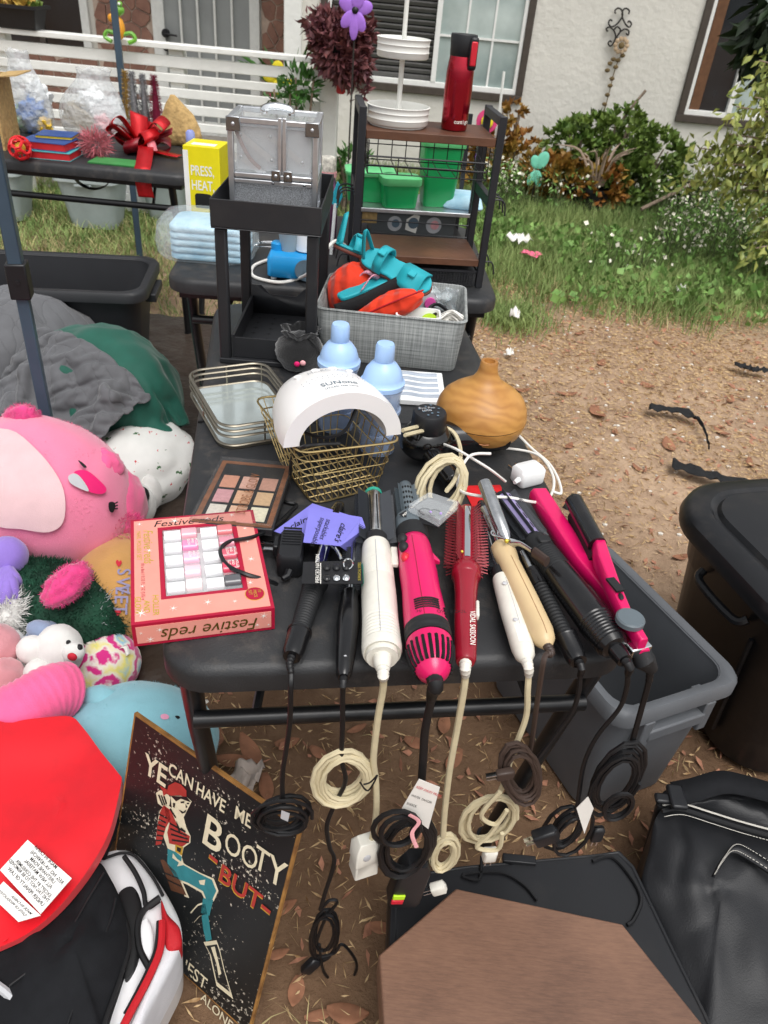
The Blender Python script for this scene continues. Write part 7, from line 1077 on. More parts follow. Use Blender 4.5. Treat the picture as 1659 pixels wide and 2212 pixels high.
def seamline(q, ys, m='inkgrey', off_=.0): O('mould_seam', B().tube([(q.x(y), off_, q.r(y, h)*1.002) for y, h in ys], .0004, 4), m, q.t)
HPp = tp_(0, -.035)
def hp(x, y, o=0): return onv(x, y, HPp-TV*o, YA)
def cordp(tl, start, pts, r, m, sr=None, flat=1.25, srm=None):
    p0 = tl.M @ V((0, 0, 0)); p1 = hp(*pts[0]); c = cr([tl.M @ V((.004, 0, 0)), p0-tl.d*.01, p1.lerp(p0, .35)+V((0, 0, .008))]+[hp(*q)+V((.004*nz((i, q[0], 1)), .006*nz((i, q[1], 2)), 0)) for i, q in enumerate(pts)], 7)
    o = O('cord', B().tube(c, r, 8, sx=flat), m, tl.t, world=True)
    if sr:
        k = sr; cc = c[:k]; O('strain_relief', B().tube(cc, [(r*2.3 if i % 2 else r*1.9)*(1-.35*i/k) for i in range(k)], 10), srm or m, tl.t, world=True)
    return o
def bundle(tl, x, y, rx, ry, n, m, r, seed, o=0, ax=None, ay=None, jit=.35, rnd=.12): c = hp(x, y, o); k = dep(c)/FPX; return O('cord_coil', B().tube(coil(c, ax or TU, ay or V((0, 0, 1)), rx*k, ry*k*1.45, n, jit, seed, rnd), r, 6), m, tl.t, world=True)
def plug(parent, x, y, w, h, m, prong=0, o=.0, rz=0, dz=0):
    c = hp(x, y, o); k = dep(c)/FPX; M = Matrix.Translation(c) @ Matrix.Rotation(YA, 4, 'Z') @ Matrix.Rotation(rz, 4, 'Y'); b = B(); b.loft([[V((a, b_, z)) for a, b_ in rr(w*k-q, w*k*.7-q, w*k*.18)] for q, z in ((w*k*.4, h*k/2), (0, h*k*.35), (0, -h*k*.42), (w*k*.1, -h*k/2))], M=M); p = O('plug', b, m, parent, world=True, smooth=50)
    for s in (-1, 1): O('prong', B().bx(s*w*k*.2-.0008, s*w*k*.2+.0008, -.003, .003, -h*k/2-.014, -h*k/2, M=M), 'chrome', p, world=True)
    return p
# 1 black curling iron with spiral grip
q = Tool('black curling iron with ribbed grip and chrome clamp', 'curling iron', 'curling_iron', z4, (215, 1345), (575, 200), .293, .022)
q.lathe('end_cap', [(1345, 20), (1343, 66), (1318, 80), (1230, 84), (1170, 88), (1168, 94), (1156, 94), (1154, 78)], 'tblack'); q.ribs('grip', 1155, 845, 74, 84, 17, 'tmatte', .09); q.lathe('collar', [(845, 86), (800, 98), (770, 98), (740, 70)], 'tmatte'); q.lathe('barrel', [(740, 52), (330, 50), (329, 30)], 'chromew'); q.lathe('tip', [(330, 54), (270, 54), (225, 40), (200, 5)], 'glossblk')
q.plate('clamp', 700, 350, 60, pi/2, .7, 'chrome'); O('thumb_lever', B().tube(cr([(q.x(560), 0, q.r(560, 58)), (q.x(600), -.01, q.r(560, 58)+.012), (q.x(660), -.022, q.r(560, 58)+.016), (q.x(700), -.03, q.r(560, 58)+.012)], 5), .004, 8, sx=.5), 'chrome', q.t); O('screw', B().ell((q.x(545), .0, q.r(560, 62)+.006), .003, 8, 6), 'gold', q.t)
cordp(q, 0, [(628, 1490), (626, 1560), (618, 1620), (611, 1665), (610, 1715), (614, 1742)], .0026, 'cordblack', 15); c = bundle(q, 616, 1762, 52, 34, 7, 'cordblack', .0028, 1, .0, jit=.8); O('cord_tag', B().add([hp(608, 1750, .04), hp(626, 1757, .04), hp(622, 1775, .04), hp(606, 1768, .04)], [(0, 1, 2, 3)]), 'inkgrey', c, world=True)
# 2 black hot brush
q = Tool('slim black hot brush with smooth rounded handle', 'hair brush', 'hot_brush', z4, (598, 1500), (688, 340), .293, .024)
q.lathe('handle', [(1500, 10), (1497, 48), (1470, 70), (1300, 92), (1120, 103), (980, 92), (905, 74), (895, 82), (884, 80), (880, 50)], 'tblack', sy=.85); q.lathe('barrel', [(880, 40), (380, 40), (378, 10)], 'chromew'); q.pins('bristles', 860, 390, 38, 84, 10, 34, 'bristle'); O('indicator', B().ell((q.x(1385), .0, q.r(1385, 80)*.86), (.004, .0035, .002), 10, 6), 'inkgrey', q.t)
cordp(q, 0, [(740, 1505), (740, 1560), (738, 1640), (746, 1688), (722, 1740), (706, 1785), (712, 1830), (722, 1862), (702, 1930), (692, 1965)], .0026, 'cordblack', 14); bundle(q, 706, 2020, 26, 62, 4, 'cordblack', .0026, 4, .0, jit=.9); o = O('cord_loop', B().tube(cr([hp(*p) for p in ((692, 1965), (712, 1945), (728, 1950), (700, 1990), (680, 2060), (720, 2060), (740, 2040), (770, 2080), (760, 2115), (735, 2130), (700, 2100), (690, 2040))], 7), .0026, 6), 'cordblack', q.t, world=True); plug(o, 672, 2085, 26, 50, 'blkplastic', rz=.5)
# 3 white hot air brush
q = Tool('white hot air brush with ribbed body and black bristles', 'hair brush', 'hot_air_brush', z4, (888, 1432), (816, 128), .293, .036)
q.lathe('cord_collar', [(1432, 30), (1430, 52), (1400, 66), (1320, 68), (1300, 68)], 'twhite'); q.lathe('vent_ring', [(1345, 80), (1350, 118), (1310, 122), (1270, 105)], 'twhite'); q.lathe('base_ring', [(1300, 100), (1322, 140), (1300, 150), (1262, 150), (1258, 142)], 'twhite'); q.ribs('rear_grille', 1262, 1090, 149, 136, 7, 'twhite', .035, 36); q.lathe('body', [(1095, 100), (1090, 135), (900, 130), (800, 124), (795, 122)], 'twhite', 36); q.ribs('front_grille', 800, 660, 124, 116, 9, 'twhite', .02, 36); q.lathe('shoulder', [(662, 116), (600, 111), (548, 106), (528, 100), (524, 80)], 'twhite', 36); q.lathe('collar', [(530, 90), (524, 98), (485, 96), (465, 84), (462, 60)], 'tmatte')
q.lathe('barrel', [(465, 64), (150, 62), (148, 20)], 'chromew'); q.lathe('end_ring', [(156, 66), (140, 66), (128, 40), (124, 5)], 'tteal')
for a in (pi/2+.25, pi/2-.55, pi/2+1.05): q.plate('vent_slot', 440, 190, 64.5, a, .07, 'slot')
q.pins('bristles', 520, 165, 62, 150, 16, 34, 'bristle', .0017, arc=lambda a: not (.9 < a < 2.2)); O('switch', B().bx(q.x(700), q.x(570), -q.r(600, 150), -q.r(600, 100), .004, .012), 'twhite', q.t, bev=.002); q.plate('teal_band', 850, 700, 129, .35, .16, 'tteal'); O('seam', B().tube([(q.x(y), .003, q.r(y, h)) for y, h in ((1255, 150), (1090, 136.5), (900, 131), (660, 117), (560, 108))], .0005, 4), 'inkgrey', q.t)
cordp(q, 0, [(827, 1492), (816, 1555), (807, 1640), (812, 1690), (813, 1750), (806, 1800), (798, 1835)], .0036, 'cordbeige', 15, srm='twhite'); c = bundle(q, 742, 1680, 52, 52, 8, 'cordbeige', .0036, 8, .0, jit=.3); O('twist_tie', B().tube(cr([hp(785, 1695, .03), hp(800, 1690, .03), hp(815, 1675, .03), hp(795, 1708, .03), hp(778, 1690, .03)], 5), .0012, 5), 'cordblack', c, world=True)
pc_ = hp(788, 1845); k = dep(pc_)/FPX; M = Matrix.Translation(pc_) @ Matrix.Rotation(YA+.25, 4, 'Z'); o = O('safety_plug', B().loft([[V((a, b_, z)) for a, b_ in rr(w_*k, w_*k*.8, 4*k)] for w_, z in ((34, 58*k), (54, 40*k), (56, -10*k), (52, -12*k), (54, -58*k))], M=M), 'twhite', q.t, world=True, smooth=40, bev=.001); O('button', B().ell((-.003, -56*k*.4, 22*k), (.006, .0015, .008), 12, 6, M=M), 'inkgrey', o, world=True)
# 4 hot pink hot air brush
q = Tool('hot pink hot air brush with grey brush attachment', 'hair brush', 'hot_air_brush', z4, (1270, 1515), (1046, 58), .293, .044)
q.lathe('grille', [(1515, 40), (1505, 60), (1470, 112), (1400, 152), (1320, 170), (1245, 172), (1238, 160)], 'tpink', 40); b = B()
for i in range(22):
    a = 2*pi*i/22; b.tube([(q.x(y), q.r(y, h)*cos(a), q.r(y, h)*sin(a)) for y, h in ((1440, 136), (1400, 154), (1350, 167.5), (1290, 172.5))], .0016, 4, sx=1.4)
O('grille_slots', b, 'slot', q.t); q.ribs('dial', 1240, 1148, 178, 174, 2, 'tmatte', .03, 60); q.lathe('body', [(1150, 150), (1148, 168), (1000, 157), (860, 142), (730, 140), (620, 130), (540, 122), (505, 112), (490, 90)], 'tpink', 40); q.lathe('collar', [(505, 104), (500, 120), (420, 120), (415, 100)], 'tmatte'); q.lathe('attachment_collar', [(425, 108), (420, 114), (335, 110), (318, 80), (315, 50)], 'tgrey', 36); q.lathe('attachment', [(320, 62), (130, 60), (80, 48), (58, 10)], 'tgrey')
for j in range(5):
    for i in range(4): a = pi/2-.5+i*.33; O('vent_hole', B().ell((q.x(285-j*38), q.r(200, 61)*cos(a), q.r(200, 61)*sin(a)), (.0035, .0016, .0012), 8, 5), 'slot', q.t)
q.pins('bristles', 310, 110, 60, 92, 12, 22, 'tgrey', arc=lambda a: not (1.0 < a < 2.1)); q.rings('vent_slot', [1088, 1072, 1056, 1040, 1024], 165, pi/2-.6, pi/2+.55, 'slot', .0014); q.rings('vent_slot', [1120, 1100, 1080, 1060], 166, pi/2+.85, pi/2+1.3, 'slot', .0014)
O('hook', B().loft([[V((q.x(640), -q.r(620, 120), .006)), V((q.x(590), -q.r(620, 120), .006)), V((q.x(590), -q.r(620, 120), -.004)), V((q.x(640), -q.r(620, 120), -.004))], [V((q.x(650), -q.r(620, 170), .003)), V((q.x(635), -q.r(620, 170), .003)), V((q.x(635), -q.r(620, 170), -.001)), V((q.x(650), -q.r(620, 170), -.001))]]), 'tpink', q.t)
for y, m, rr_ in ((545, 'tmatte', .009), (605, 'tmatte', .009), (680, 'redbtn', .008)): a = .75; O('switch', B().ell((q.x(y), q.r(y, 134)*cos(a), q.r(y, 134)*sin(a)), (rr_, rr_*.8, rr_*.8), 14, 8), m, q.t)
txt('HIGH  LOW  COOL', .007, 'inkblack', q.t, (q.x(1128), q.r(1128, 90), q.r(1128, 148)+.0015), (0, -1, .0), (1, 0, 0))
cordp(q, 0, [(930, 1520), (918, 1580), (914, 1640), (908, 1720), (900, 1775), (890, 1800)], .0045, 'cordblack', 20); c = bundle(q, 880, 1830, 50, 66, 8, 'cordblack', .0036, 12, .01, jit=.35); bundle(q, 858, 1795, 45, 42, 2, 'cordblack', .0038, 14, .03, jit=.2); O('pink_tie', B().tube(cr([hp(885, 1760, .05), hp(905, 1775, .05), hp(890, 1800, .05), hp(900, 1830, .05)], 5), .003, 5, sx=.4), 'bagpink', c, world=True)
for pts, lines in (([(868, 1745), (905, 1682), (950, 1700), (925, 1790)], [('KEEP AWAY FROM', .007, 'redbtn'), ('WATER  DANGER', .006, 'inkblack'), ('SHOCK', .007, 'inkblack')]),):
    w = [hp(x, y, .02) for x, y in pts]; ct = O('warning_tag', B().loft([[p-TV*d for p in w] for d in (0, .0008)]), 'paper', q.t, world=True); Wi = XF[q.t.name].inverted()
    for i, (s, sz, m) in enumerate(lines): a_ = w[1].lerp(w[0], .25+.28*i)+(w[2]-w[1])*.05-TV*.002; txt(s, sz, m, ct, Wi @ a_, Wi.to_3x3() @ (w[2]-w[1]), Wi.to_3x3() @ (w[1]-w[0]), sx=.75)
gp = hp(878, 1915, .0); k = dep(gp)/FPX; M = Matrix.Translation(gp) @ Matrix.Rotation(YA, 4, 'Z') @ Matrix.Rotation(.12, 4, 'Y'); o = O('shock_plug', B().loft([[V((a, b_, z)) for a, b_ in rr(w_*k, 44*k, 8*k)] for w_, z in ((40, 110*k), (66, 80*k), (72, -35*k), (62, -45*k))], M=M), 'blkplastic', q.t, world=True, smooth=40)
for x, z, m in ((-20, 0, 'lime'), (-20, -18, 'redbtn')): O('button', B().box((x*k, -23*k, z*k), (26*k, 6*k, 14*k), M=M), m, o, world=True, bev=.001)
seamline(q, [(1148, 168), (1000, 157.5), (860, 142.5), (730, 140.5), (620, 130.5), (540, 122.5)], 'tred', .006)
# 5 dark red brush
q = Tool('dark red hot brush with chrome plates and red bristles', 'hair brush', 'hot_brush', z4, (1496, 1385), (1504, 256), .293, .03)
q.lathe('handle', [(1385, 40), (1382, 66), (1360, 80), (1100, 86), (900, 82), (800, 90), (765, 100), (745, 60)], 'tred', 32); q.lathe('collar', [(765, 98), (755, 108), (700, 108), (690, 96), (680, 70)], 'tred', 32); q.lathe('barrel', [(690, 74), (285, 72), (262, 58), (256, 20)], 'tred', 32)
for a, hf in ((pi/2, .27), (pi/2+1.0, .22), (pi/2-1.0, .22)): q.plate('chrome_plate', 655, 290, 77, a, hf, 'chrome')
q.pins('bristles', 690, 290, 74, 160, 16, 19, 'bristlered', .0015, arc=lambda a: not any(abs(a-c) < .3 for c in (pi/2, pi/2+1.0, pi/2-1.0))); txt('VIDAL SASSOON', .0098, 'inkwhite', q.t, (q.x(1065), -q.r(1100, 20), q.r(1100, 86)+.001), (-1, 0, 0), (0, -1, 0), bold=.005, sx=.82); O('switch', B().bx(q.x(1075), q.x(960), -q.r(1000, 92), -q.r(1000, 66), .002, .012), 'twhite', q.t, bev=.002); O('screw', B().ell((q.x(630), .008, q.r(630, 76)), .0025, 8, 6), 'gold', q.t)
cordp(q, 0, [(1002, 1490), (990, 1560), (972, 1660), (962, 1740), (958, 1790), (956, 1822)], .0036, 'cordbeige', 15, srm='twhite'); c = bundle(q, 956, 1845, 24, 40, 6, 'cordbeige', .0034, 17, .0, jit=.5); plug(c, 948, 1918, 30, 34, 'twhite', rz=1.2)
# 6 slim white hot brush
q = Tool('slim white hot brush with grey printed label', 'hair brush', 'hot_brush', z5, (668, 2045), (405, 1168), .3295, .024)
q.lathe('handle', [(2045, 15), (2038, 38), (2005, 66), (1955, 76), (1700, 76), (1540, 68), (1500, 62), (1490, 45)], 'twhite', 32); q.lathe('collar', [(1492, 54), (1440, 50), (1435, 30)], 'tmatte'); q.lathe('barrel', [(1440, 30), (1180, 28), (1168, 10)], 'chromew'); q.pins('bristles', 1430, 1190, 28, 72, 10, 22, 'bristle')
for y in (1585, 1822): O('screw_hole', B().ell((q.x(y), .004, q.r(y, 76)), (.0035, .0035, .001), 10, 6), 'inkgrey', q.t)
O('rating_label', B().grid(5, 2, lambda u, v: V((q.x(1960)+(q.x(1850)-q.x(1960))*v, q.r(1900, 77)*cos(pi/2-.5+u), q.r(1900, 77)*sin(pi/2-.5+u)))), 'clothtag', q.t, smooth=180)
cordp(q, 0, [(1140, 1490), (1136, 1550), (1108, 1625), (1092, 1680), (1080, 1710), (1062, 1730)], .0034, 'cordbeige', 15, srm='twhite'); c = bundle(q, 1056, 1768, 56, 56, 5, 'cordbeige', .0034, 21, .0, jit=.35); O('cord_knot', B().tube(cr([hp(x, y, .02) for x, y in ((1080, 1710), (1040, 1760), (1070, 1780), (1095, 1750), (1060, 1800), (1030, 1830), (1075, 1835), (1085, 1800))], 6), .0034, 6), 'cordbeige', c, world=True); plug(c, 1058, 1845, 30, 36, 'twhite')
seamline(q, [(1955, 76), (1700, 76.3), (1540, 68.3)])
# 7 beige curling iron
q = Tool('beige curling iron with open chrome clamp', 'curling iron', 'curling_iron', z5, (806, 1948), (366, 1000), .3295, .034)
q.lathe('handle', [(1948, 12), (1940, 38), (1905, 70), (1850, 84), (1650, 82), (1480, 74), (1400, 70), (1350, 80), (1300, 80), (1288, 66), (1285, 40)], 'tbeige', 32); q.lathe('barrel', [(1290, 32), (1040, 34), (1038, 15)], 'chromew'); q.lathe('tip', [(1046, 35), (1015, 33), (1002, 24), (999, 5)], 'tblack')
M = q.M.inverted(); cl = [at(*z5(545, 1275), q.z+.012), at(*z5(470, 1080), q.z+.03), at(*z5(388, 872), q.z+.045)]; O('clamp', B().tube([cl[0], cl[0].lerp(cl[1], .3), cl[1], cl[2]], [.004, .010, .0105, .010], 14), 'chromew', q.t, world=True); O('clamp_lever', B().tube(cr([at(*z5(540, 1265), q.z+.018), at(*z5(620, 1270), q.z+.024), at(*z5(700, 1320), q.z+.028)], 6), [.003, .006, .008, .007, .006, .005, .005, .005, .005, .005, .005, .005, .005][:13], 8, sx=.4), 'chromew', q.t, world=True); O('lever_tip', B().tube([at(*z5(715, 1325), q.z+.03), at(*z5(800, 1390), q.z+.032)], .0085, 10, sx=.6), 'cordbrown', q.t, world=True)
O('stand_wire', B().tube(cr([at(*z5(545, 1245), q.z+.026), at(*z5(440, 1210), q.z+.02), at(*z5(450, 1190), q.z+.02), at(*z5(480, 1300), q.z-.0), at(*z5(520, 1310), q.z)], 6), .0014, 5), 'chrome', q.t, world=True); O('pivot_screw', B().ell(at(*z5(535, 1252), q.z+.026), .0035, 10, 6), 'gold', q.t, world=True)
cordp(q, 0, [(1172, 1440), (1160, 1520), (1152, 1580), (1146, 1615), (1140, 1640)], .003, 'cordbrown', 13); c = bundle(q, 1126, 1672, 36, 62, 8, 'cordbrown', .003, 25, .015, ax=(TU+V((0, 0, .35))).normalized(), ay=(V((0, 0, 1))-TU*.35).normalized(), jit=.6); plug(c, 1092, 1672, 26, 40, 'cordbrown', rz=1.4, o=.03)
seamline(q, [(1905, 70), (1850, 84), (1650, 82.4), (1480, 74.4), (1400, 70.4)], 'bronze')
# 8 black spiral grip iron
q = Tool('black spiral grip curling iron between beige iron and black brush', 'curling iron', 'curling_iron', z5, (1008, 2048), (640, 1330), .3295, .022)
q.lathe('end_cap', [(2048, 20), (2045, 56), (2020, 70), (1900, 74), (1895, 80), (1882, 80), (1878, 58)], 'tblack'); q.ribs('grip', 1880, 1560, 58, 58, 15, 'tmatte', .1); q.lathe('collar', [(1562, 66), (1500, 72), (1460, 66), (1455, 40)], 'tblack'); q.lathe('barrel', [(1460, 42), (1340, 40), (1330, 10)], 'chromew'); txt('STYLER', .009, 'inkgrey', q.t, (q.x(1545), .006, q.r(1500, 72)+.001), (1, 0, 0), (0, 1, 0)) if 0 else None
cordp(q, 0, [(1250, 1495), (1235, 1540), (1195, 1595), (1160, 1640), (1152, 1665)], .0028, 'cordblack', 14)
# 9 black hot air brush with lilac barrel
q = Tool('glossy black hot air brush with lilac slotted barrel', 'hair brush', 'hot_air_brush', z5, (1312, 2042), (490, 950), .3295, .04)
q.lathe('cord_collar', [(2042, 30), (2038, 52), (1990, 60), (1950, 60)], 'tblack'); q.lathe('base_ring', [(1965, 60), (1955, 92), (1925, 108), (1910, 100)], 'tblack'); q.ribs('rear_grille', 1925, 1780, 112, 122, 8, 'tblack', .05, 36); q.lathe('body', [(1785, 100), (1780, 118), (1600, 108), (1460, 100), (1455, 98)], 'tblack', 36); q.ribs('front_grille', 1460, 1330, 100, 92, 10, 'tmatte', .03, 36); q.lathe('collar', [(1335, 92), (1310, 84), (1255, 80), (1250, 50)], 'tmatte'); q.lathe('barrel', [(1260, 58), (975, 50), (955, 40), (950, 10)], 'tmatte')
for a in (pi/2+.35, pi/2+1.3, pi/2-.6): q.plate('lilac_plate', 1235, 985, 60, a, .28, 'tlilac')
for a in (pi/2+.35,):
    for y in (1210, 1150, 1090, 1030): q.plate('slot', y, y-36, 61.5, a, .08, 'slot')
q.pins('bristles', 1250, 975, 54, 104, 12, 36, 'bristle', arc=lambda a: not (1.65 < a < 2.2)); O('switch', B().bx(q.x(1330), q.x(1290), -q.r(1300, 40), q.r(1300, 40), q.r(1300, 84), q.r(1300, 100)), 'tmatte', q.t, bev=.002)
cordp(q, 0, [(1354, 1485), (1338, 1530), (1290, 1590), (1262, 1650), (1250, 1720), (1244, 1760), (1236, 1775)], .003, 'cordblack', 15); c = bundle(q, 1228, 1790, 34, 46, 5, 'cordblack', .003, 31, .0, jit=.9); plug(c, 1180, 1805, 40, 56, 'blkplastic', rz=1.1, o=.02); w = [hp(x, y, .04) for x, y in ((1245, 1745), (1270, 1720), (1282, 1745), (1262, 1800))]; O('warning_tag', B().loft([[p-TV*d for p in w] for d in (0, .0008)]), 'paper', c, world=True)
# 10 pink hair straightener, arms open
t = T('hair_straightener', 'open hot pink hair straightener with black barrel arm', 'hair straightener', at(*z5(1430, 2030), ZT)); zc = ZT+.03
def arm(name, pts, ws, hs, zs, m, smooth=40):
    P = [at(*z5(x, y), zc+z) for (x, y), z in zip(pts, zs)]; rings = []
    for i, p in enumerate(P):
        d = (P[min(i+1, len(P)-1)]-P[max(i-1, 0)]).normalized(); s = d.cross(V((0, 0, 1))).normalized(); k = dep(p)/FPX*.3295; rings.append([p+s*x*ws[i]*k+V((0, 0, y*hs[i])) for x, y in ((-1, -.7), (-.8, -1), (.8, -1), (1, -.7), (1, .5), (.7, 1), (-.7, 1), (-1, .5))])
    return O(name, B().loft(rings), m, t, world=True, smooth=smooth, bev=.0015)
arm('lower_arm', [(742, 945), (800, 1040), (935, 1260), (1030, 1400), (1130, 1520), (1290, 1720), (1370, 1900), (1432, 2010)], [62, 66, 70, 62, 42, 46, 44, 40], [.012, .013, .014, .013, .009, .01, .010, .012], [.008]*5+[.006, .004, .002], 'tpink'); arm('upper_arm', [(1135, 1270), (1165, 1390), (1230, 1560), (1320, 1760), (1430, 1930)], [42, 52, 46, 40, 34], [.011, .012, .011, .010, .009], [.036, .036, .033, .028, .022], 'tpink')
O('barrel', B().tube([at(*z5(975, 990), zc+.04), at(*z5(1130, 1280), zc+.038)], .0135, 16), 'tblack', t, world=True); O('barrel_tip', B().tube([at(*z5(955, 1045), zc+.03), at(*z5(985, 950), zc+.052)], [.013, .006], 8), 'tblack', t, world=True); O('heat_plate', B().tube([at(*z5(960, 1090), zc+.022), at(*z5(1100, 1380), zc+.02)], .012, 6, sx=.5), 'tmatte', t, world=True)
O('pivot_disc', B().lathe([(0, 0), (.018, 0), (.018, .006), (.016, .008), (0, .008)], 28, M=Matrix.Translation(at(*z5(1340, 1780), zc+.034))), 'tgrey', t, world=True); O('switch_panel', B().bx(-.006, .006, -.013, .013, 0, .003, M=Matrix.Translation(at(*z5(1245, 1545), zc+.044)) @ Matrix.Rotation(.38, 4, 'Z')), 'tmatte', t, world=True); O('button', B().ell(at(*z5(1285, 1615), zc+.042), (.0035, .007, .002), 10, 6), 'tmatte', t, world=True)
bc_ = at(*z5(1400, 1940), zc+.012); O('silver_band', B().bx(-.0155, .0155, -.008, .008, -.012, .003, M=Matrix.Translation(bc_) @ Matrix.Rotation(.45, 4, 'Z')), 'chrome', t, world=True, bev=.002); class_ = type('q', (), {})
q = class_(); q.t = t; q.d = (at(*z5(1330, 1830), zc)-at(*z5(1440, 2050), zc)).normalized(); q.M = Matrix.Translation(at(*z5(1432, 2015), zc)); O('tail_joint', B().tube([at(*z5(1415, 1985), zc), at(*z5(1440, 2040), zc-.002), hp(1408, 1445)], [.013, .014, .008], 14), 'tmatte', t, world=True)
cordp(q, 0, [(1402, 1470), (1386, 1530), (1372, 1580), (1362, 1615), (1350, 1640)], .0032, 'cordblack', 22); c = bundle(q, 1330, 1690, 46, 66, 7, 'cordblack', .0032, 35, .01, jit=.6); bundle(q, 1335, 1740, 30, 30, 2, 'cordblack', .0032, 36, .03, jit=.4); plug(c, 1290, 1800, 26, 44, 'blkplastic')
# ---------------------------------------------------------------- black case, brown board, leather bag
mat('caseblk', '#1b1c1f', .4, var=.1, vs=10, dirt=.08); cz = .15; pts = [(842, 1892), (1000, 1868), (1290, 1842), (1340, 1835), (1372, 1868), (1450, 2030), (1535, 2200), (1580, 2300), (830, 2330), (836, 2050)]; P = [at(x, y, cz) for x, y in pts]; c0 = sum(P, V())/len(P); t = T('black_case', 'flat black plastic case lying on the dirt under the table', 'case', V((c0.x, c0.y, 0)))
def ringp(k, z): return [V((c0.x+(p.x-c0.x)*k, c0.y+(p.y-c0.y)*k, z)) for p in P]
O('shell', B().loft([ringp(.94, .004), ringp(.99, .05), ringp(1, cz-.012), ringp(.985, cz), ringp(.955, cz), ringp(.95, cz-.0025), ringp(.945, cz)]), 'caseblk', t, world=True, smooth=30, bev=.004); O('latch', B().bx(-.03, .03, -.008, .008, 0, .012, M=Matrix.Translation(at(1120, 1862, cz-.004))), 'blkplastic', t, world=True, bev=.002)
for x in (860, 1330): O('wheel', B().cyl(at(x, 2000, .04)-V((.012, 0, 0)), at(x, 2000, .04)+V((.012, 0, 0)), .035, n=18), 'tmatte', t, world=True)
O('loose_cord', B().tube(cr([at(x, y, cz+.004) for x, y in ((1040, 1850), (1035, 1900), (1000, 1890), (1080, 1885), (1130, 1910), (1160, 1945))], 7), .0028, 6), 'cordblack', None, label='thin black cord lying on the flat black case', cat='cord'); O('loose_cord', B().tube(cr([at(x, y, cz+.004) for x, y in ((1280, 1860), (1320, 1850), (1360, 1890), (1385, 1940), (1370, 1985), (1355, 1998))], 7), .0034, 6), 'cordblack', None, label='thick black cord curving along the edge of the flat case', cat='cord')
def boardmat():
    m = mat('boardwood', '#5b4338', .42, var=0, bump=0, dirt=0); nt = m.node_tree; N = nt.nodes; L = nt.links; b = N['Principled BSDF']; tc = N.new('ShaderNodeTexCoord'); mp = N.new('ShaderNodeMapping'); mp.inputs['Scale'].default_value = (45, 330, 45); mp.inputs['Rotation'].default_value = (0, 0, .12); n = N.new('ShaderNodeTexNoise'); n.inputs['Scale'].default_value = 1; n.inputs['Detail'].default_value = 8; n.inputs['Roughness'].default_value = .7; L.new(tc.outputs['Object'], mp.inputs[0]); L.new(mp.outputs[0], n.inputs['Vector']); n2 = N.new('ShaderNodeTexNoise'); n2.inputs['Scale'].default_value = 7; n2.inputs['Detail'].default_value = 4; L.new(tc.outputs['Object'], n2.inputs['Vector'])
    ad = N.new('ShaderNodeMath'); ad.operation = 'MULTIPLY_ADD'; ad.inputs[1].default_value = .5; L.new(n.outputs['Fac'], ad.inputs[0]); ml = N.new('ShaderNodeMath'); ml.operation = 'MULTIPLY'; ml.inputs[1].default_value = .5; L.new(n2.outputs['Fac'], ml.inputs[0]); L.new(ml.outputs[0], ad.inputs[2]); r = N.new('ShaderNodeValToRGB'); r.color_ramp.elements[0].position = .26; r.color_ramp.elements[0].color = (*lin('#523b30'), 1); r.color_ramp.elements[1].position = .72; r.color_ramp.elements[1].color = (*lin('#876551'), 1); L.new(ad.outputs[0], r.inputs['Fac']); L.new(r.outputs[0], b.inputs['Base Color']); bp = N.new('ShaderNodeBump'); bp.inputs['Strength'].default_value = .15; bp.inputs['Distance'].default_value = .002; L.new(n.outputs['Fac'], bp.inputs['Height']); L.new(bp.outputs[0], b.inputs['Normal'])
boardmat(); bz = .215; P = [at(x, y, bz) for x, y in ((818, 2062), (985, 1918), (1345, 1995), (1545, 2245))]; P += [P[3]+V((.0, -.16, 0)), P[3]+V((-.13, -.28, 0)), P[0]+V((.16, -.30, 0)), P[0]+V((.02, -.15, 0))]; P = P[::-1]; c0 = sum(P, V())/8; t = T('wood_top', 'dark brown octagonal wooden table top resting on the flat case', 'table top', V((c0.x, c0.y, 0)))
O('top', B().loft([[V((c0.x+(p.x-c0.x)*k, c0.y+(p.y-c0.y)*k, z)) for p in P] for k, z in ((.985, bz-.062), (1, bz-.058), (1, bz-.004), (.992, bz))]), 'boardwood', t, world=True, smooth=20, bev=.0015)
mat('leather', '#1a1b1e', .5, var=.12, vs=30, bump=.35, bs=420); mat('stitch', '#c9c5bc', .7, var=.05)
t = T('leather_bag', 'black leather bag with zip and stitched handle beside the tote', 'bag', at(1580, 1950, 0)); zl = lambda x, y: .13+.05*max(0, min(1, (2000-y)/250))
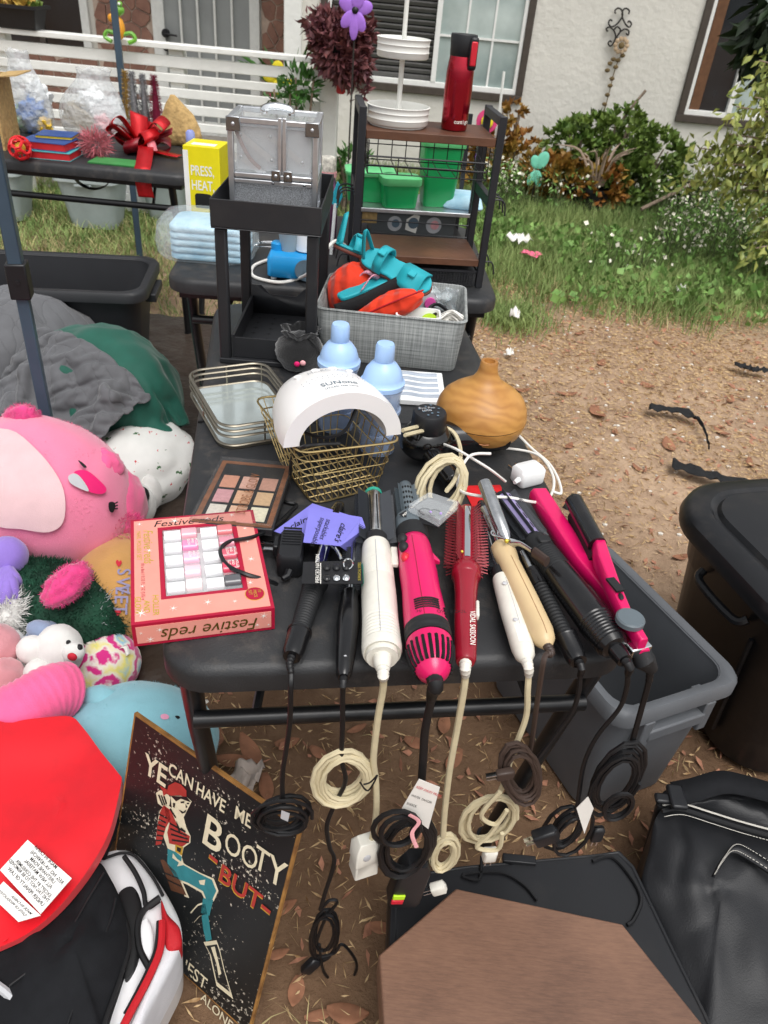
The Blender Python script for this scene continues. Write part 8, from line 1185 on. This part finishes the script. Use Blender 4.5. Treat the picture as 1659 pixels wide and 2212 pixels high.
pad('front', [(1388, 1905), (1405, 1830), (1418, 1765), (1450, 1742), (1530, 1758), (1620, 1785), (1760, 1820), (1800, 2000), (1790, 2290), (1560, 2300), (1500, 2190), (1452, 2090), (1412, 1990)], .16, .035, 'leather', t, .022, 6, 4, zb=.004, zf=zl, inset=.93); pad('rear_panel', [(1425, 1745), (1440, 1705), (1500, 1700), (1600, 1700), (1760, 1740), (1780, 1820), (1620, 1785), (1530, 1755)], .17, .02, 'leather', t, .015, 9, 9, zb=.004)
c = cr([at(x, y, .205) for x, y in ((1430, 1752), (1470, 1748), (1530, 1766), (1600, 1788), (1700, 1815))], 8); O('zip', B().tube(c, .004, 6), 'tmatte', t, world=True); O('piping', B().tube([p+V((.004, .012, .001)) for p in c], .0018, 5), 'stitch', t, world=True); sb = B()
for i in range(0, len(c)-1):
    for j in (0, .5): p = c[i].lerp(c[i+1], j)+V((0, -.014, .004)); sb.tube([p, p+(c[i+1]-c[i]).normalized()*.004], .0007, 4)
O('stitching', sb, 'stitch', t, world=True, kind='stuff')
hc = [at(x, y, .215) for x, y in ((1545, 1885), (1562, 1858), (1585, 1834), (1620, 1848), (1700, 1900))]; O('handle', ribbon(hc, .022, (.55, .75, .1)), 'leather', t, world=True, solid=.006, smooth=180); h2 = cr(hc, 10); sb = B()
for i in range(0, len(h2)-1, 1):
    for s in (-.008, .008): p = h2[i]+V((.55, .75, .1))*s+V((0, 0, .005)); sb.tube([p, p+(h2[i+1]-h2[i])*.6], .0007, 4)
O('stitching', sb, 'stitch', t, world=True, kind='stuff')
O('strap', ribbon([at(x, y, z) for x, y, z in ((1455, 1715, .215), (1500, 1706, .225), (1560, 1690, .23), (1620, 1700, .225), (1720, 1730, .22))], .045, (-.1, 1, .15)), 'canvas', t, world=True, solid=.004, smooth=180); O('buckle', B().box((0, 0, 0), (.03, .05, .012), M=Matrix.Translation(at(1462, 1722, .228))), 'blkplastic', t, world=True, bev=.004); O('buckle', B().box((0, 0, 0), (.03, .02, .01), M=Matrix.Translation(at(1432, 1725, .222))), 'blkplastic', t, world=True, bev=.004)
